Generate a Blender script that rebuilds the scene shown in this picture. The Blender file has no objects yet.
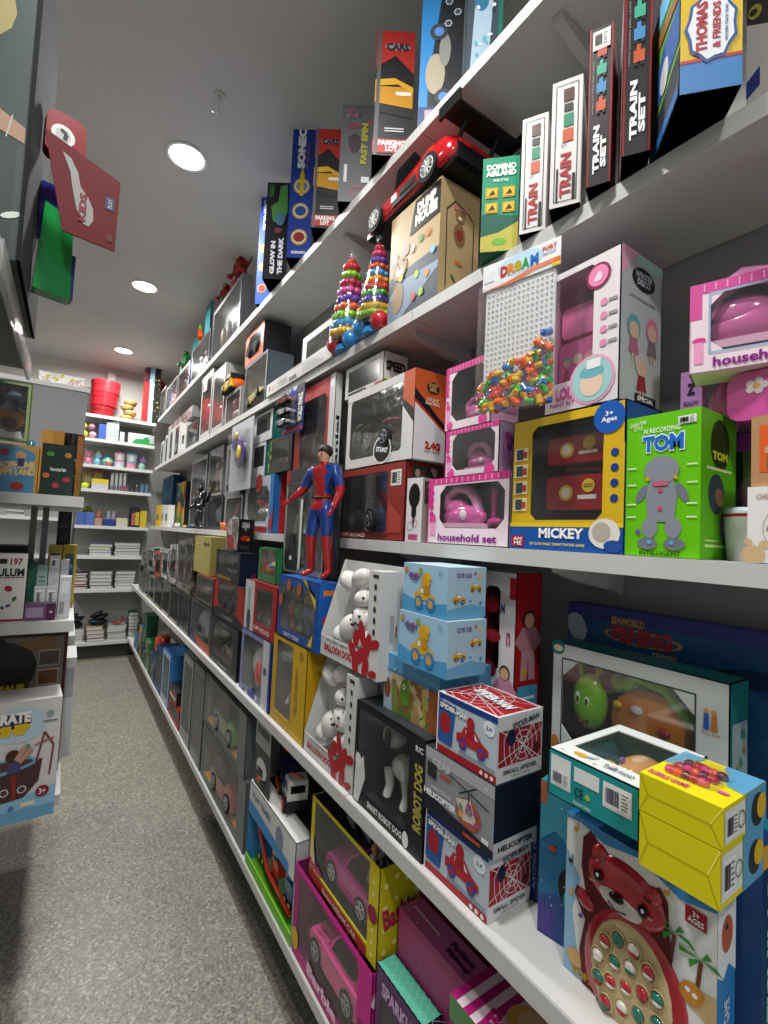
import bpy, math, random
from mathutils import Vector, Matrix, Euler
PI=math.pi
sc=bpy.context.scene; COL=sc.collection
sc.view_settings.view_transform='Standard'; sc.view_settings.look='None'
sc.view_settings.gamma=1; sc.view_settings.use_curve_mapping=False
# ---------------------------------------------------------------- camera
FPX=472.0; CAMH=1.52
def _v(q): return Vector((q[0]-384,-(q[1]-512),-FPX))
_y=_v((68,521)).normalized(); _x=_v((1090,570)); _x=(_x-_y*_x.dot(_y)).normalized(); _z=_x.cross(_y)
RW=Matrix((_x,_y,_z))                       # camera vector -> world vector
cd=bpy.data.cameras.new('camera'); cam=bpy.data.objects.new('camera',cd); COL.objects.link(cam)
cd.sensor_fit='HORIZONTAL'; cd.sensor_width=36; cd.lens=36*FPX/768; cd.clip_start=.01
cam.matrix_world=Matrix.Translation((0,0,CAMH))@RW.to_4x4()
sc.camera=cam
def ray(p): return RW@_v(p)
def onx(p,X): r=ray(p); t=X/r.x; return r.y*t, CAMH+r.z*t
def ony(p,Y): r=ray(p); t=Y/r.y; return r.x*t, CAMH+r.z*t
# ---------------------------------------------------------------- materials
MC={}
def lin(c): return c/12.92 if c<=.04045 else ((c+.055)/1.055)**2.4
def rgb(h):
    h=h.lstrip('#'); 
    if len(h)==3: h=''.join(k*2 for k in h)
    return tuple(lin(int(h[i:i+2],16)/255) for i in (0,2,4))+(1,)
def M(h,rough=.42,metal=0,coat=0,emit=0):
    k=(h,rough,metal,coat,emit)
    if k in MC: return MC[k]
    m=bpy.data.materials.new('colour_'+h.strip('#')); m.use_nodes=True; b=m.node_tree.nodes['Principled BSDF']
    b.inputs['Base Color'].default_value=rgb(h); b.inputs['Roughness'].default_value=rough; b.inputs['Metallic'].default_value=metal
    b.inputs['Specular IOR Level'].default_value=.5 if coat or metal else .28; b.inputs['Coat Weight'].default_value=coat; b.inputs['Coat Roughness'].default_value=.1
    if emit: b.inputs['Emission Color'].default_value=rgb(h); b.inputs['Emission Strength'].default_value=emit
    MC[k]=m; return m
def G(h): return M(h,.16,0,.5)             # glossy plastic
def busy(cols,scale=30,rough=.4,seed=0):
    """small printed patches in a few inks"""
    k=('busy',tuple(cols),scale,rough,seed)
    if k in MC: return MC[k]
    m=bpy.data.materials.new('printed_patches'); m.use_nodes=True; nt=m.node_tree; b=nt.nodes['Principled BSDF']; b.inputs['Roughness'].default_value=rough; b.inputs['Specular IOR Level'].default_value=.3
    tc=nt.nodes.new('ShaderNodeTexCoord'); mp=nt.nodes.new('ShaderNodeMapping'); mp.inputs['Location'].default_value=(seed*1.7,seed*.9,seed)
    nz=nt.nodes.new('ShaderNodeTexNoise'); nz.inputs['Scale'].default_value=scale*.8; nz.inputs['Detail'].default_value=3
    mx=nt.nodes.new('ShaderNodeMixRGB'); mx.inputs[0].default_value=.12
    vo=nt.nodes.new('ShaderNodeTexVoronoi'); vo.inputs['Scale'].default_value=scale
    sp=nt.nodes.new('ShaderNodeSeparateColor'); rp=nt.nodes.new('ShaderNodeValToRGB'); rp.color_ramp.interpolation='CONSTANT'
    L=nt.links.new
    L(tc.outputs['Object'],mp.inputs[0]); L(mp.outputs[0],nz.inputs['Vector']); L(mp.outputs[0],mx.inputs[1]); L(nz.outputs['Color'],mx.inputs[2]); L(mx.outputs[0],vo.inputs['Vector'])
    L(vo.outputs['Color'],sp.inputs[0]); L(sp.outputs[0],rp.inputs[0])
    e=rp.color_ramp.elements; n=len(cols)
    while len(e)<n: e.new(.5)
    for i,c in enumerate(cols): e[i].position=i/n; e[i].color=rgb(c)
    L(rp.outputs[0],b.inputs['Base Color']); MC[k]=m; return m
def shade(h,k):
    h=h.lstrip('#'); h=''.join(c*2 for c in h) if len(h)==3 else h
    return '#'+''.join('%02x'%max(8,min(235,int(int(h[i:i+2],16)*k))) for i in (0,2,4))
def printed(h,scale=34,seed=0,extra=()): return busy([shade(h,.45),h,shade(h,.75),shade(h,1.35),shade(h,.3)]+list(extra),scale,seed=seed)
def film(tint='#ffffff',gl=.16,haze=.012,bump=0):
    k=('film',tint,gl,haze,bump)
    if k in MC: return MC[k]
    m=bpy.data.materials.new('clear_film'); m.use_nodes=True; nt=m.node_tree; nt.nodes.clear(); N=nt.nodes.new; L=nt.links.new
    o=N('ShaderNodeOutputMaterial'); t=N('ShaderNodeBsdfTransparent'); t.inputs[0].default_value=rgb(tint)
    g=N('ShaderNodeBsdfGlossy'); g.inputs['Roughness'].default_value=.12; mx=N('ShaderNodeMixShader'); mx.inputs[0].default_value=gl
    L(t.outputs[0],mx.inputs[1]); L(g.outputs[0],mx.inputs[2]); last=mx
    if bump:
        tc=N('ShaderNodeTexCoord'); nz=N('ShaderNodeTexNoise'); nz.inputs['Scale'].default_value=bump; nz.inputs['Detail'].default_value=2; bp=N('ShaderNodeBump'); bp.inputs['Strength'].default_value=.35; bp.inputs['Distance'].default_value=.008
        L(tc.outputs['Object'],nz.inputs['Vector']); L(nz.outputs[0],bp.inputs['Height']); L(bp.outputs[0],g.inputs['Normal'])
    if haze:
        d=N('ShaderNodeBsdfDiffuse'); d.inputs[0].default_value=(.8,.8,.8,1); m2=N('ShaderNodeMixShader'); m2.inputs[0].default_value=haze
        L(mx.outputs[0],m2.inputs[1]); L(d.outputs[0],m2.inputs[2]); last=m2
    L(last.outputs[0],o.inputs[0]); MC[k]=m; return m
def noisy(c1,c2,scale,rough=.6,detail=2,c3=None,bump=0):
    m=bpy.data.materials.new('speckled'); m.use_nodes=True; nt=m.node_tree; b=nt.nodes['Principled BSDF']; b.inputs['Roughness'].default_value=rough
    tc=nt.nodes.new('ShaderNodeTexCoord'); nz=nt.nodes.new('ShaderNodeTexNoise'); nz.inputs['Scale'].default_value=scale; nz.inputs['Detail'].default_value=detail
    rp=nt.nodes.new('ShaderNodeValToRGB'); e=rp.color_ramp.elements; e[0].position=.38; e[1].position=.62; e[0].color=rgb(c1); e[1].color=rgb(c2)
    if c3: x=e.new(.5); x.color=rgb(c3)
    nt.links.new(tc.outputs['Object'],nz.inputs['Vector']); nt.links.new(nz.outputs[0],rp.inputs[0]); nt.links.new(rp.outputs[0],b.inputs['Base Color'])
    return m
def mat(m): return M(m) if isinstance(m,str) else m
# ---------------------------------------------------------------- mesh builder
class MB:
    def __init__(s): s.v=[];s.f=[];s.m=[];s.s=[];s.mats=[]
    def mi(s,m):
        m=mat(m)
        if m not in s.mats: s.mats.append(m)
        return s.mats.index(m)
    def add(s,vs,fs,m,smooth=False):
        b=len(s.v); s.v+= [tuple(p) for p in vs]; i=s.mi(m)
        for f in fs: s.f.append(tuple(b+k for k in f)); s.m.append(i); s.s.append(smooth)
    def poly(s,pts,m): s.add(pts,[tuple(range(len(pts)))],m)
    def box(s,a,b,m,top=None,front=None,side=None):
        x0,y0,z0=a; x1,y1,z1=b
        v=[(x0,y0,z0),(x1,y0,z0),(x1,y1,z0),(x0,y1,z0),(x0,y0,z1),(x1,y0,z1),(x1,y1,z1),(x0,y1,z1)]
        bb=len(s.v); s.v+=v
        for f,mm in (((0,3,2,1),m),((4,5,6,7),top or m),((0,1,5,4),front or m),((1,2,6,5),side or m),((2,3,7,6),m),((3,0,4,7),side or m)):
            s.f.append(tuple(bb+k for k in f)); s.m.append(s.mi(mm)); s.s.append(False)
    def rbox(s,a,b,r,m,n=4,axis='y'):
        """box whose outline in the plane across `axis` has rounded corners"""
        x0,y0,z0=a;x1,y1,z1=b
        if axis=='y': p0,p1,q0,q1,e0,e1=x0,x1,z0,z1,y0,y1; F=lambda p,q,e:(p,e,q)
        elif axis=='z': p0,p1,q0,q1,e0,e1=x0,x1,y0,y1,z0,z1; F=lambda p,q,e:(p,q,e)
        else: p0,p1,q0,q1,e0,e1=y0,y1,z0,z1,x0,x1; F=lambda p,q,e:(e,p,q)
        pts=[]
        for cx,cy,a0 in ((p1-r,q1-r,0),(p0+r,q1-r,PI/2),(p0+r,q0+r,PI),(p1-r,q0+r,1.5*PI)):
            for k in range(n+1):
                t=a0+PI/2*k/n; pts.append((cx+r*math.cos(t),cy+r*math.sin(t)))
        s.prism([F(p,q,e0) for p,q in pts],[F(p,q,e1) for p,q in pts],m)
    def prism(s,A,B,m,smooth=False,mend=None):
        n=len(A); s.add(A+B,[(i,(i+1)%n,n+(i+1)%n,n+i) for i in range(n)],m,smooth); s.poly(A[::-1],mend or m); s.poly(B,mend or m)
    def ext(s,pts,y0,y1,m,mend=None):
        """outline given in (x,z), extruded along y"""
        s.prism([(p[0],y0,p[1]) for p in pts],[(p[0],y1,p[1]) for p in pts],m,False,mend)
    def extx(s,pts,x0,x1,m,mend=None):
        s.prism([(x0,p[0],p[1]) for p in pts],[(x1,p[0],p[1]) for p in pts],m,False,mend)
    def cyl(s,p0,p1,r0,r1,m,n=16,smooth=True,mend=None):
        p0=Vector(p0);p1=Vector(p1); d=(p1-p0).normalized(); a=d.orthogonal().normalized(); b=d.cross(a)
        A=[p0+(a*math.cos(2*PI*k/n)+b*math.sin(2*PI*k/n))*r0 for k in range(n)]; B=[p1+(a*math.cos(2*PI*k/n)+b*math.sin(2*PI*k/n))*r1 for k in range(n)]
        s.prism(A,B,m,smooth,mend)
    def ell(s,c,r,m,nu=16,nv=10,rot=None):
        if isinstance(r,(int,float)): r=(r,r,r)
        V=[];F=[]; R=Euler(rot).to_matrix() if rot else None; c=Vector(c)
        for j in range(nv+1):
            t=PI*j/nv
            for i in range(nu):
                p=2*PI*i/nu; q=Vector((r[0]*math.sin(t)*math.cos(p),r[1]*math.sin(t)*math.sin(p),r[2]*math.cos(t)))
                if R: q=R@q
                V.append(c+q)
        for j in range(nv):
            for i in range(nu): F.append((j*nu+i,(j+1)*nu+i,(j+1)*nu+(i+1)%nu,j*nu+(i+1)%nu))
        s.add(V,F,m,True)
    def tube(s,pts,r,m,n=8,closed=False):
        pts=[Vector(p) for p in pts]; k=len(pts); rr=r if isinstance(r,(list,tuple)) else [r]*k; V=[];F=[]; a=None
        for i,p in enumerate(pts):
            d=(pts[(i+1)%k] if (closed or i<k-1) else p)-(pts[i-1] if (closed or i>0) else p); d.normalize()
            a=d.orthogonal() if a is None else a-d*a.dot(d); a.normalize(); b=d.cross(a)
            V+=[p+(a*math.cos(2*PI*j/n)+b*math.sin(2*PI*j/n))*rr[i] for j in range(n)]
        for i in range(k if closed else k-1):
            for j in range(n): F.append((i*n+j,((i+1)%k)*n+j,((i+1)%k)*n+(j+1)%n,i*n+(j+1)%n))
        if not closed: F+= [tuple(range(n))[::-1],tuple((k-1)*n+j for j in range(n))]
        s.add(V,F,m,True)
    def torus(s,c,R_,r,m,axis='z',n=20,sq=1):
        c=Vector(c); P=[]
        for k in range(n):
            t=2*PI*k/n; x,y=R_*math.cos(t),R_*math.sin(t)*sq
            P.append(c+Vector({'z':(x,y,0),'y':(x,0,y),'x':(0,x,y)}[axis]))
        s.tube(P,r,m,8,True)
    def lathe(s,prof,c,m,n=20,mats=None):
        V=[];F=[]
        for r,z in prof: V+=[(c[0]+r*math.cos(2*PI*k/n),c[1]+r*math.sin(2*PI*k/n),c[2]+z) for k in range(n)]
        for j in range(len(prof)-1):
            s.add([],[],m)
        b=len(s.v); s.v+=V
        for j in range(len(prof)-1):
            mm=mats[j] if mats else m
            for k in range(n): s.f.append((b+j*n+k,b+j*n+(k+1)%n,b+(j+1)*n+(k+1)%n,b+(j+1)*n+k)); s.m.append(s.mi(mm)); s.s.append(True)
    def wheel(s,c,r,w,axis='y',tyre='#151515',hub='#9a9a9a',n=18,spokes=5):
        d=Vector({'y':(0,1,0),'x':(1,0,0)}[axis]); c=Vector(c)
        s.cyl(c-d*w/2,c+d*w/2,r,r,M(tyre,.7),n); 
        for q in (-1,1): 
            s.cyl(c+d*q*w*.5,c+d*q*w*.53,r*.68,r*.62,M('#202020',.4),n); s.cyl(c+d*q*w*.53,c+d*q*w*.57,r*.17,r*.15,hub,10)
            for k in range(spokes):
                t=2*PI*k/spokes; e=Vector({'y':(math.cos(t),0,math.sin(t)),'x':(0,math.cos(t),math.sin(t))}[axis])
                s.cyl(c+d*q*w*.54+e*r*.1,c+d*q*w*.54+e*r*.64,r*.09,r*.07,hub,5)
            s.torus(c+d*q*w*.53,r*.66,r*.05,hub,axis,n)
    def mesh(s,name):
        me=bpy.data.meshes.new(name); me.from_pydata(s.v,[],s.f)
        for m in s.mats: me.materials.append(m)
        me.polygons.foreach_set('material_index',s.m); me.polygons.foreach_set('use_smooth',s.s); me.validate(); me.update(); return me
    def xf(s,mt,i0=0):
        s.v=s.v[:i0]+[tuple(mt@Vector(p)) for p in s.v[i0:]]
TXC={}
def text_mesh(t,bold=.0):
    k=(t,bold)
    if k in TXC: return TXC[k]
    c=bpy.data.curves.new('t','FONT'); c.body=t; c.size=1; c.offset=bold; c.resolution_u=2; c.align_x='CENTER'; c.space_line=.85
    o=bpy.data.objects.new('t',c); COL.objects.link(o); bpy.context.view_layer.update()
    me=bpy.data.meshes.new_from_object(o.evaluated_get(bpy.context.evaluated_depsgraph_get()))
    V=[(v.co.x,v.co.y) for v in me.vertices]; F=[tuple(p.vertices) for p in me.polygons]
    bpy.data.objects.remove(o); bpy.data.curves.remove(c); bpy.data.meshes.remove(me)
    xs=[p[0] for p in V] or [0]; ys=[p[1] for p in V] or [0]
    cx=(min(xs)+max(xs))/2; cy=(min(ys)+max(ys))/2; w=max(xs)-min(xs) or 1; h=max(ys)-min(ys) or 1
    r=([((x-cx)/w,(y-cy)/h) for x,y in V],F); TXC[k]=r; return r
class Face:
    """a printed face: u to the right, v up, unit square scaled to w x h"""
    def __init__(s,mb,o,u,v,w,h):
        s.mb=mb;s.o=Vector(o);s.u=Vector(u);s.v=Vector(v);s.n=s.u.cross(s.v);s.w=w;s.h=h;s.k=1
    def P(s,a,b,l=1): l=l+s.k*.012; return s.o+s.u*(a*s.w)+s.v*(b*s.h)+s.n*(.0005*l)
    def rect(s,a,b,c,d,m,l=1): s.k=(s.k+1)%70; s.mb.poly([s.P(a,b,l),s.P(c,b,l),s.P(c,d,l),s.P(a,d,l)],m)
    def poly(s,pts,m,l=1): s.k=(s.k+1)%70; s.mb.poly([s.P(p[0],p[1],l) for p in pts],m)
    def ell(s,a,b,r,m,l=1,asp=1,n=18,rot=0):
        """radius r as a fraction of the width; asp = height/width"""
        pts=[]; s.k=(s.k+1)%70
        for k in range(n):
            t=2*PI*k/n; x=r*s.w*math.cos(t); y=r*s.w*asp*math.sin(t); c,q=math.cos(rot),math.sin(rot)
            pts.append(s.P(a+(x*c-y*q)/s.w,b+(x*q+y*c)/s.h,l))
        s.mb.poly(pts,m)
    def ring(s,a,b,r,t,m,l=1,n=20):
        I=[];O=[]; s.k=(s.k+1)%70
        for k in range(n):
            q=2*PI*k/n
            for L_,rr in ((I,r-t),(O,r)): L_.append(s.P(a+rr*math.cos(q),b+rr*s.w/s.h*math.sin(q),l))
        s.mb.add(O+I,[(k,(k+1)%n,n+(k+1)%n,n+k) for k in range(n)],m)
    def text(s,t,a,b,tw,th,m,l=2,rot=0,bold=.02):
        """tw, th: size of the text block as fractions of face width / height (before rotation)"""
        s.k=(s.k+1)%70; V,F=text_mesh(t,bold); W=tw*s.w;H=th*s.h
        if rot in (90,-90): W=th*s.h;H=tw*s.w
        c,q=math.cos(math.radians(rot)),math.sin(math.radians(rot))
        out=[]
        for x,y in V:
            x*=W;y*=H; out.append(s.P(a+(x*c-y*q)/s.w,b+(x*q+y*c)/s.h,l))
        s.mb.add(out,F,m)
    def line(s,pts,t,m,l=1):
        s.k=(s.k+1)%70
        for p,q in zip(pts,pts[1:]):
            A=Vector((p[0]*s.w,p[1]*s.h));B=Vector((q[0]*s.w,q[1]*s.h)); d=(B-A)
            if d.length<1e-6: continue
            d.normalize(); nn=Vector((-d.y,d.x))*t/2
            s.mb.poly([s.P(c.x/s.w,c.y/s.h,l) for c in (A-nn,B-nn,B+nn,A+nn)],m)
    def blobs(s,n,cols,seed,r=(.02,.06),box=(0.05,.05,.95,.95),l=1):
        R=random.Random(seed)
        for k in range(n): s.ell(R.uniform(box[0],box[2]),R.uniform(box[1],box[3]),R.uniform(*r),R.choice(cols),l+.02*k,R.uniform(.5,1.3),9,R.uniform(0,3))
    def codes(s,a,b,c,d,l=2,col='#222222',seed=1):
        """a small barcode and lines of fine print"""
        R=random.Random(seed); n=14
        s.rect(a,b,c,d,'#e8e8e6',l)
        for k in range(n):
            x=a+(c-a)*(.08+.5*k/n); s.rect(x,b+(d-b)*.15,x+(c-a)*.018*R.choice((1,2)),d-(d-b)*.15,col,l+1)
        for k in range(5):
            y=b+(d-b)*(.15+.16*k); s.rect(a+(c-a)*.66,y,a+(c-a)*R.uniform(.8,.95),y+(d-b)*.05,col,l+1)
# ---------------------------------------------------------------- things
def tag(o,label,cat,group=None,kind=None):
    if label: o['label']=label
    if cat: o['category']=cat
    if group: o['group']=group
    if kind: o['kind']=kind
    return o
class T:
    """one thing; local x = to the right along its front, y = into its depth, z = up"""
    def __init__(s,name,label,cat,loc,ang=0,group=None,tilt=(0,0)):
        s.name=name;s.label=label;s.cat=cat;s.loc=Vector(loc);s.rot=Euler((tilt[0],tilt[1],ang));s.group=group;s.root=None
    def solo(s,mb):
        s.clip(mb)
        o=bpy.data.objects.new(s.name,mb.mesh(s.name)); COL.objects.link(o); o.location=s.loc; o.rotation_euler=s.rot; tag(o,s.label,s.cat,s.group); s.root=o; return o
    def clip(s,mb):
        if s.cat in ('toy box','doll box','carton','play set','game box'): mb.v=[(p[0],p[1],max(p[2],.0004)) for p in mb.v]
    def part(s,name,mb,parent=None,label=None,stuff=False):
        s.clip(mb)
        if s.root is None:
            s.root=bpy.data.objects.new(s.name,None); s.root.empty_display_size=.03; COL.objects.link(s.root); s.root.location=s.loc; s.root.rotation_euler=s.rot; tag(s.root,s.label,s.cat,s.group)
        o=bpy.data.objects.new(name,mb.mesh(name)); COL.objects.link(o); o.parent=parent or s.root
        if label: o['label']=label
        if stuff: o['kind']='stuff'
        return o
    def child(s,name):
        """an empty-free part group is not used; parts are meshes"""
def on_shelf(name,label,cat,near,left,top,X,z0=None,a=0,side=None,d=None,group=None,tilt=(0,0),depth_max=None):
    """stand a box on a shelf so that its nearest upright edge is X metres from the aisle line"""
    Yn,zb=onx(near,X)
    if z0 is None: z0=zb
    h=onx(top,X)[1]-z0
    a=math.radians(a); nx,ny=-math.sin(a),math.cos(a)       # from the near corner towards the far end
    r=ray(left); # solve X+nx*w = r.x*t ; Yn+ny*w = r.y*t
    w=(r.x*Yn-r.y*X)/(r.y*nx-r.x*ny)
    dx,dy=math.cos(a),math.sin(a)
    if side is not None:
        q=ray(side); d=(q.x*Yn-q.y*X)/(q.y*dx-q.x*dy)
    if depth_max and d>depth_max: d=depth_max
    t=T(name,label,cat,(X+nx*w,Yn+ny*w,z0),a-PI/2,group,tilt); t.w,t.d,t.h=w,d,h
    t.info=(name,round(X,3),round(Yn,3),round(z0,3),round(w,3),round(d,3),round(h,3)); print('PLACED',*t.info)
    return t
def put(name,label,cat,X,Yn,z0,w,d,h,a=0,group=None,tilt=(0,0)):
    a=math.radians(a); nx,ny=-math.sin(a),math.cos(a)
    t=T(name,label,cat,(X+nx*w,Yn+ny*w,z0),a-PI/2,group,tilt); t.w,t.d,t.h=w,d,h; return t
def faces(mb,w,d,h):
    return (Face(mb,(0,0,0),(1,0,0),(0,0,1),w,h),Face(mb,(w,0,0),(0,1,0),(0,0,1),d,h),Face(mb,(0,0,h),(1,0,0),(0,1,0),w,d))
def carton(t,front,side=None,top=None):
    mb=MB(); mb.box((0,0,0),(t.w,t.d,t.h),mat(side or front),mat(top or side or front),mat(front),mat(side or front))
    return (mb,)+faces(mb,t.w,t.d,t.h)
def wcarton(t,front,side=None,top=None,inner='#222222',win=(.1,.12,.9,.9),ch=0,back=None,topwin=False,sidewin=False,th=.002):
    """carton with a cut-out front window: the shell and its inside walls"""
    w,d,h=t.w,t.d,t.h; mb=MB(); side=mat(side or front); top=mat(top or side); inn=mat(inner); bk=mat(back or inner); F=mat(front)
    mb.box((0,d-th,0),(w,d,h),side); mb.poly([(th,d-th-.0003,th),(w-th,d-th-.0003,th),(w-th,d-th-.0003,h-th),(th,d-th-.0003,h-th)],bk)
    mb.box((0,0,0),(w,d,th),side); mb.poly([(th,th,th+.0003),(w-th,th,th+.0003),(w-th,d-th,th+.0003),(th,d-th,th+.0003)],inn)
    if not topwin:
        mb.box((0,0,h-th),(w,d,h),side,top); mb.poly([(th,th,h-th-.0003),(w-th,th,h-th-.0003),(w-th,d-th,h-th-.0003),(th,d-th,h-th-.0003)],inn)
    mb.box((0,0,0),(th,d,h),side); mb.poly([(th+.0003,th,th),(th+.0003,d-th,th),(th+.0003,d-th,h-th),(th+.0003,th,h-th)],inn)
    if not sidewin:
        mb.box((w-th,0,0),(w,d,h),side); mb.poly([(w-th-.0003,th,th),(w-th-.0003,d-th,th),(w-th-.0003,d-th,h-th),(w-th-.0003,th,h-th)],inn)
    a,b,c,e=win; a*=w;c*=w;b*=h;e*=h
    def fr(x0,z0,x1,z1):
        if x1-x0>1e-4 and z1-z0>1e-4: mb.box((x0,0,z0),(x1,th,z1),F)
    fr(0,0,a,h);fr(c,0,w,h);fr(a,0,c,b);fr(a,e,c,h)
    if ch:
        k=ch*min(w,h)
        for (x,z,sx,sz) in ((a,b,1,1),(c,b,-1,1),(c,e,-1,-1),(a,e,1,-1)):
            mb.ext([(x,z),(x+sx*k,z),(x,z+sz*k)],0,th,F)
    return (mb,)+faces(mb,w,d,h)
def wfilm(t,win=(.1,.12,.9,.9),m=None,y=.0012):
    a,b,c,e=win; mb=MB(); w,h=t.w,t.h; mb.box((a*w-.001,y,b*h-.001),(c*w+.001,y+.0004,e*h+.001),m or film(gl=.10)); return mb
def shrink(t,m=None,e=.0018):
    mb=MB(); mb.box((-e,-e,0),(t.w+e,t.d+e,t.h+e),m or film(gl=.12,bump=9)); return mb
# ---------------------------------------------------------------- room
ZC=3.38; ZA,ZB,ZCS,ZD,ZE=2.765,2.19,1.507,.835,.24
XU,XL,XB=.80,.65,1.10
def struct(name,mb):
    o=bpy.data.objects.new(name,mb.mesh(name)); COL.objects.link(o); o['kind']='structure'; return o
def terrazzo():
    m=bpy.data.materials.new('terrazzo'); m.use_nodes=True; nt=m.node_tree; b=nt.nodes['Principled BSDF']; N=nt.nodes.new; L=nt.links.new
    tc=N('ShaderNodeTexCoord'); v=N('ShaderNodeTexVoronoi'); v.inputs['Scale'].default_value=120; v2=N('ShaderNodeTexVoronoi'); v2.inputs['Scale'].default_value=260
    s=N('ShaderNodeSeparateColor'); r=N('ShaderNodeValToRGB'); r.color_ramp.interpolation='CONSTANT'
    e=r.color_ramp.elements
    cols=['#6a675e','#858176','#9c988c','#757167','#bbb8ac','#817d72','#4a473f','#7a766b']
    while len(e)<len(cols): e.new(.5)
    for i,c in enumerate(cols): e[i].position=i/len(cols); e[i].color=rgb(c)
    s2=N('ShaderNodeSeparateColor'); r2=N('ShaderNodeValToRGB'); r2.color_ramp.elements[0].color=rgb('#6c685e'); r2.color_ramp.elements[1].color=rgb('#b4b1a4')
    nz=N('ShaderNodeTexNoise'); nz.inputs['Scale'].default_value=3; nz.inputs['Detail'].default_value=4
    mx=N('ShaderNodeMixRGB'); mx.inputs[0].default_value=.5; m2=N('ShaderNodeMixRGB'); m2.blend_type='MULTIPLY'; m2.inputs[0].default_value=.25
    for q in (v,v2,nz): L(tc.outputs['Object'],q.inputs['Vector'])
    L(v.outputs['Color'],s.inputs[0]); L(s.outputs[0],r.inputs[0]); L(v2.outputs['Color'],s2.inputs[0]); L(s2.outputs[1],r2.inputs[0])
    L(r.outputs[0],mx.inputs[1]); L(r2.outputs[0],mx.inputs[2]); L(mx.outputs[0],m2.inputs[1]); L(nz.outputs[0],m2.inputs[2]); L(m2.outputs[0],b.inputs['Base Color'])
    b.inputs['Roughness'].default_value=.38; return m
mb=MB(); mb.box((-2.4,-2.2,-.05),(1.2,6.6,0),terrazzo()); struct('floor',mb)
mb=MB(); mb.box((-2.4,-2.2,ZC),(1.2,6.6,ZC+.05),noisy('#b2b2b1','#b6b6b5',2,.8)); struct('ceiling',mb)
wm=noisy('#b9b7b2','#c2c0bb',1.5,.8)
mb=MB(); mb.box((1.14,-2.2,0),(1.2,6.6,ZC),wm); struct('wall_right',mb)
mb=MB(); mb.box((-2.4,6.52,0),(1.14,6.6,ZC),wm); struct('wall_back',mb)
mb=MB(); mb.box((-2.46,-2.2,0),(-2.4,6.6,ZC),wm); struct('wall_left',mb)
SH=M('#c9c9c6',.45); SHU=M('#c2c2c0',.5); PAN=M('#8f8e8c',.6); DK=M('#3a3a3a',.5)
def shelving(name,label,loc,ang,length,boards,back,base=True,ends=(0,0),panel=True,brackets=(),seam=1.0,endpanel=False,panc=None):
    """boards: (height of top, front y, depth). local x runs along the shelf, y into its depth"""
    t=T(name,label,'shelving',loc,ang)
    if panel:
        mb=MB(); n=max(1,round(length/seam))
        for k in range(n):
            mb.box((k*length/n+.002,back-.008,.0),((k+1)*length/n-.002,back,boards[0][0]+.12 if len(boards)==5 else boards[0][0]),panc or PAN)
            mb.box((k*length/n-.012,back-.014,0),(k*length/n+.012,back-.004,boards[0][0]),M('#777674',.6))
        t.part('back_panel',mb)
    for z,y0,dep in boards:
        mb=MB(); n=max(1,round(length/seam))
        for k in range(n):
            a,b=k*length/n+.0015,(k+1)*length/n-.0015
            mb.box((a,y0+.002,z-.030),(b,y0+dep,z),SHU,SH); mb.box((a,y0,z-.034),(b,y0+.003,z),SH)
        s=t.part('shelf',mb)
    for x,i_ in brackets:
        for z,y0,dep in boards[i_:i_+1]:
            mb=MB(); y1=y0+dep
            pts=[(y0+.05,z-.031),(y1,z-.031),(y1,z-.10)]+[(y1-.04-(dep-.11)*q,z-.085+.035*q**1.4) for q in (0,.3,.6,.85)]+[(y0+.055,z-.045)]
            mb.extx(pts[::-1],x-.012,x+.012,M('#b4b3b0',.5)); t.part('bracket',mb)
    if base:
        z,y0,dep=boards[-1]; mb=MB(); mb.box((.0,y0+.14,0),(length,y0+.155,z-.034),M('#4a4a48',.6)); t.part('kick_board',mb)
    if endpanel:
        mb=MB(); mb.box((length,back-endpanel,0),(length+.02,back,boards[0][0]),M('#b5b5b2',.5)); t.part('end_panel',mb)
    return t
# local frame for the long right-hand unit: x = -Y world, y = +X world
L0=6.0
ru=shelving('shelving_unit','long white metal shelving unit full of toys down the whole aisle',(0,6.1,0),-PI/2,7.0,
  [(ZA,XU,XB-XU-.012),(ZB,XU,XB-XU-.012),(ZCS,XU,XB-XU-.012),(ZD,XL,XB-XL-.012),(ZE,XL,XB-XL-.012)],XB,brackets=[(6.1-y,i) for y,i in ((.66,0),(1.66,0),(1.16,1),(2.16,1),(.62,2),(1.17,2))])
bz=[2.72,2.45,2.16,1.89,1.485,1.15,.78,.20]
bu=shelving('shelving_unit','narrow white wall shelving at the end of the aisle with tubs and papers',(.06,6.12,0),0,.58+.15,[(z,0,.38) for z in bz],.385,panc=M('#a5a4a1',.6))
bz2=[2.72,2.1,1.55,1.15,.78,.2]
bu2=shelving('shelving_unit','white wall shelving seen through the gap behind the endcap posts',(-1.6,6.12,0),0,1.6,[(z,0,.38) for z in bz2],.385,panc=M('#a5a4a1',.6))
# ceiling downlights
def downlight(x,y,i,label):
    t=T('downlight',label,'ceiling light',(x,y,ZC),0,None)
    mb=MB(); mb.lathe([(.084,0),(.097,-.001),(.099,-.006),(.086,-.009),(.081,-.004)],(0,0,0),M('#dddddd',.4),28); t.part('trim_ring',mb)
    mb=MB(); mb.cyl((0,0,-.005),(0,0,-.003),.083,.083,M('#fff6e6',.5,0,0,9),28); t.part('diffuser',mb)
    l=bpy.data.lights.new('lamp','AREA'); l.shape='DISK'; l.size=.19; l.energy=LW; l.color=(1,.985,.96); l.spread=math.radians(170)
    o=bpy.data.objects.new('lamp',l); COL.objects.link(o); o.parent=t.root; o.location=(0,0,-.012)
LW=31
for i,(y,lb) in enumerate(((2.50,'largest round recessed downlight, nearest on the ceiling'),(4.08,'middle one of the three round recessed ceiling downlights'),(5.75,'smallest round recessed downlight, nearest the end wall'))): downlight(.372,y,i,lb)
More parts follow.
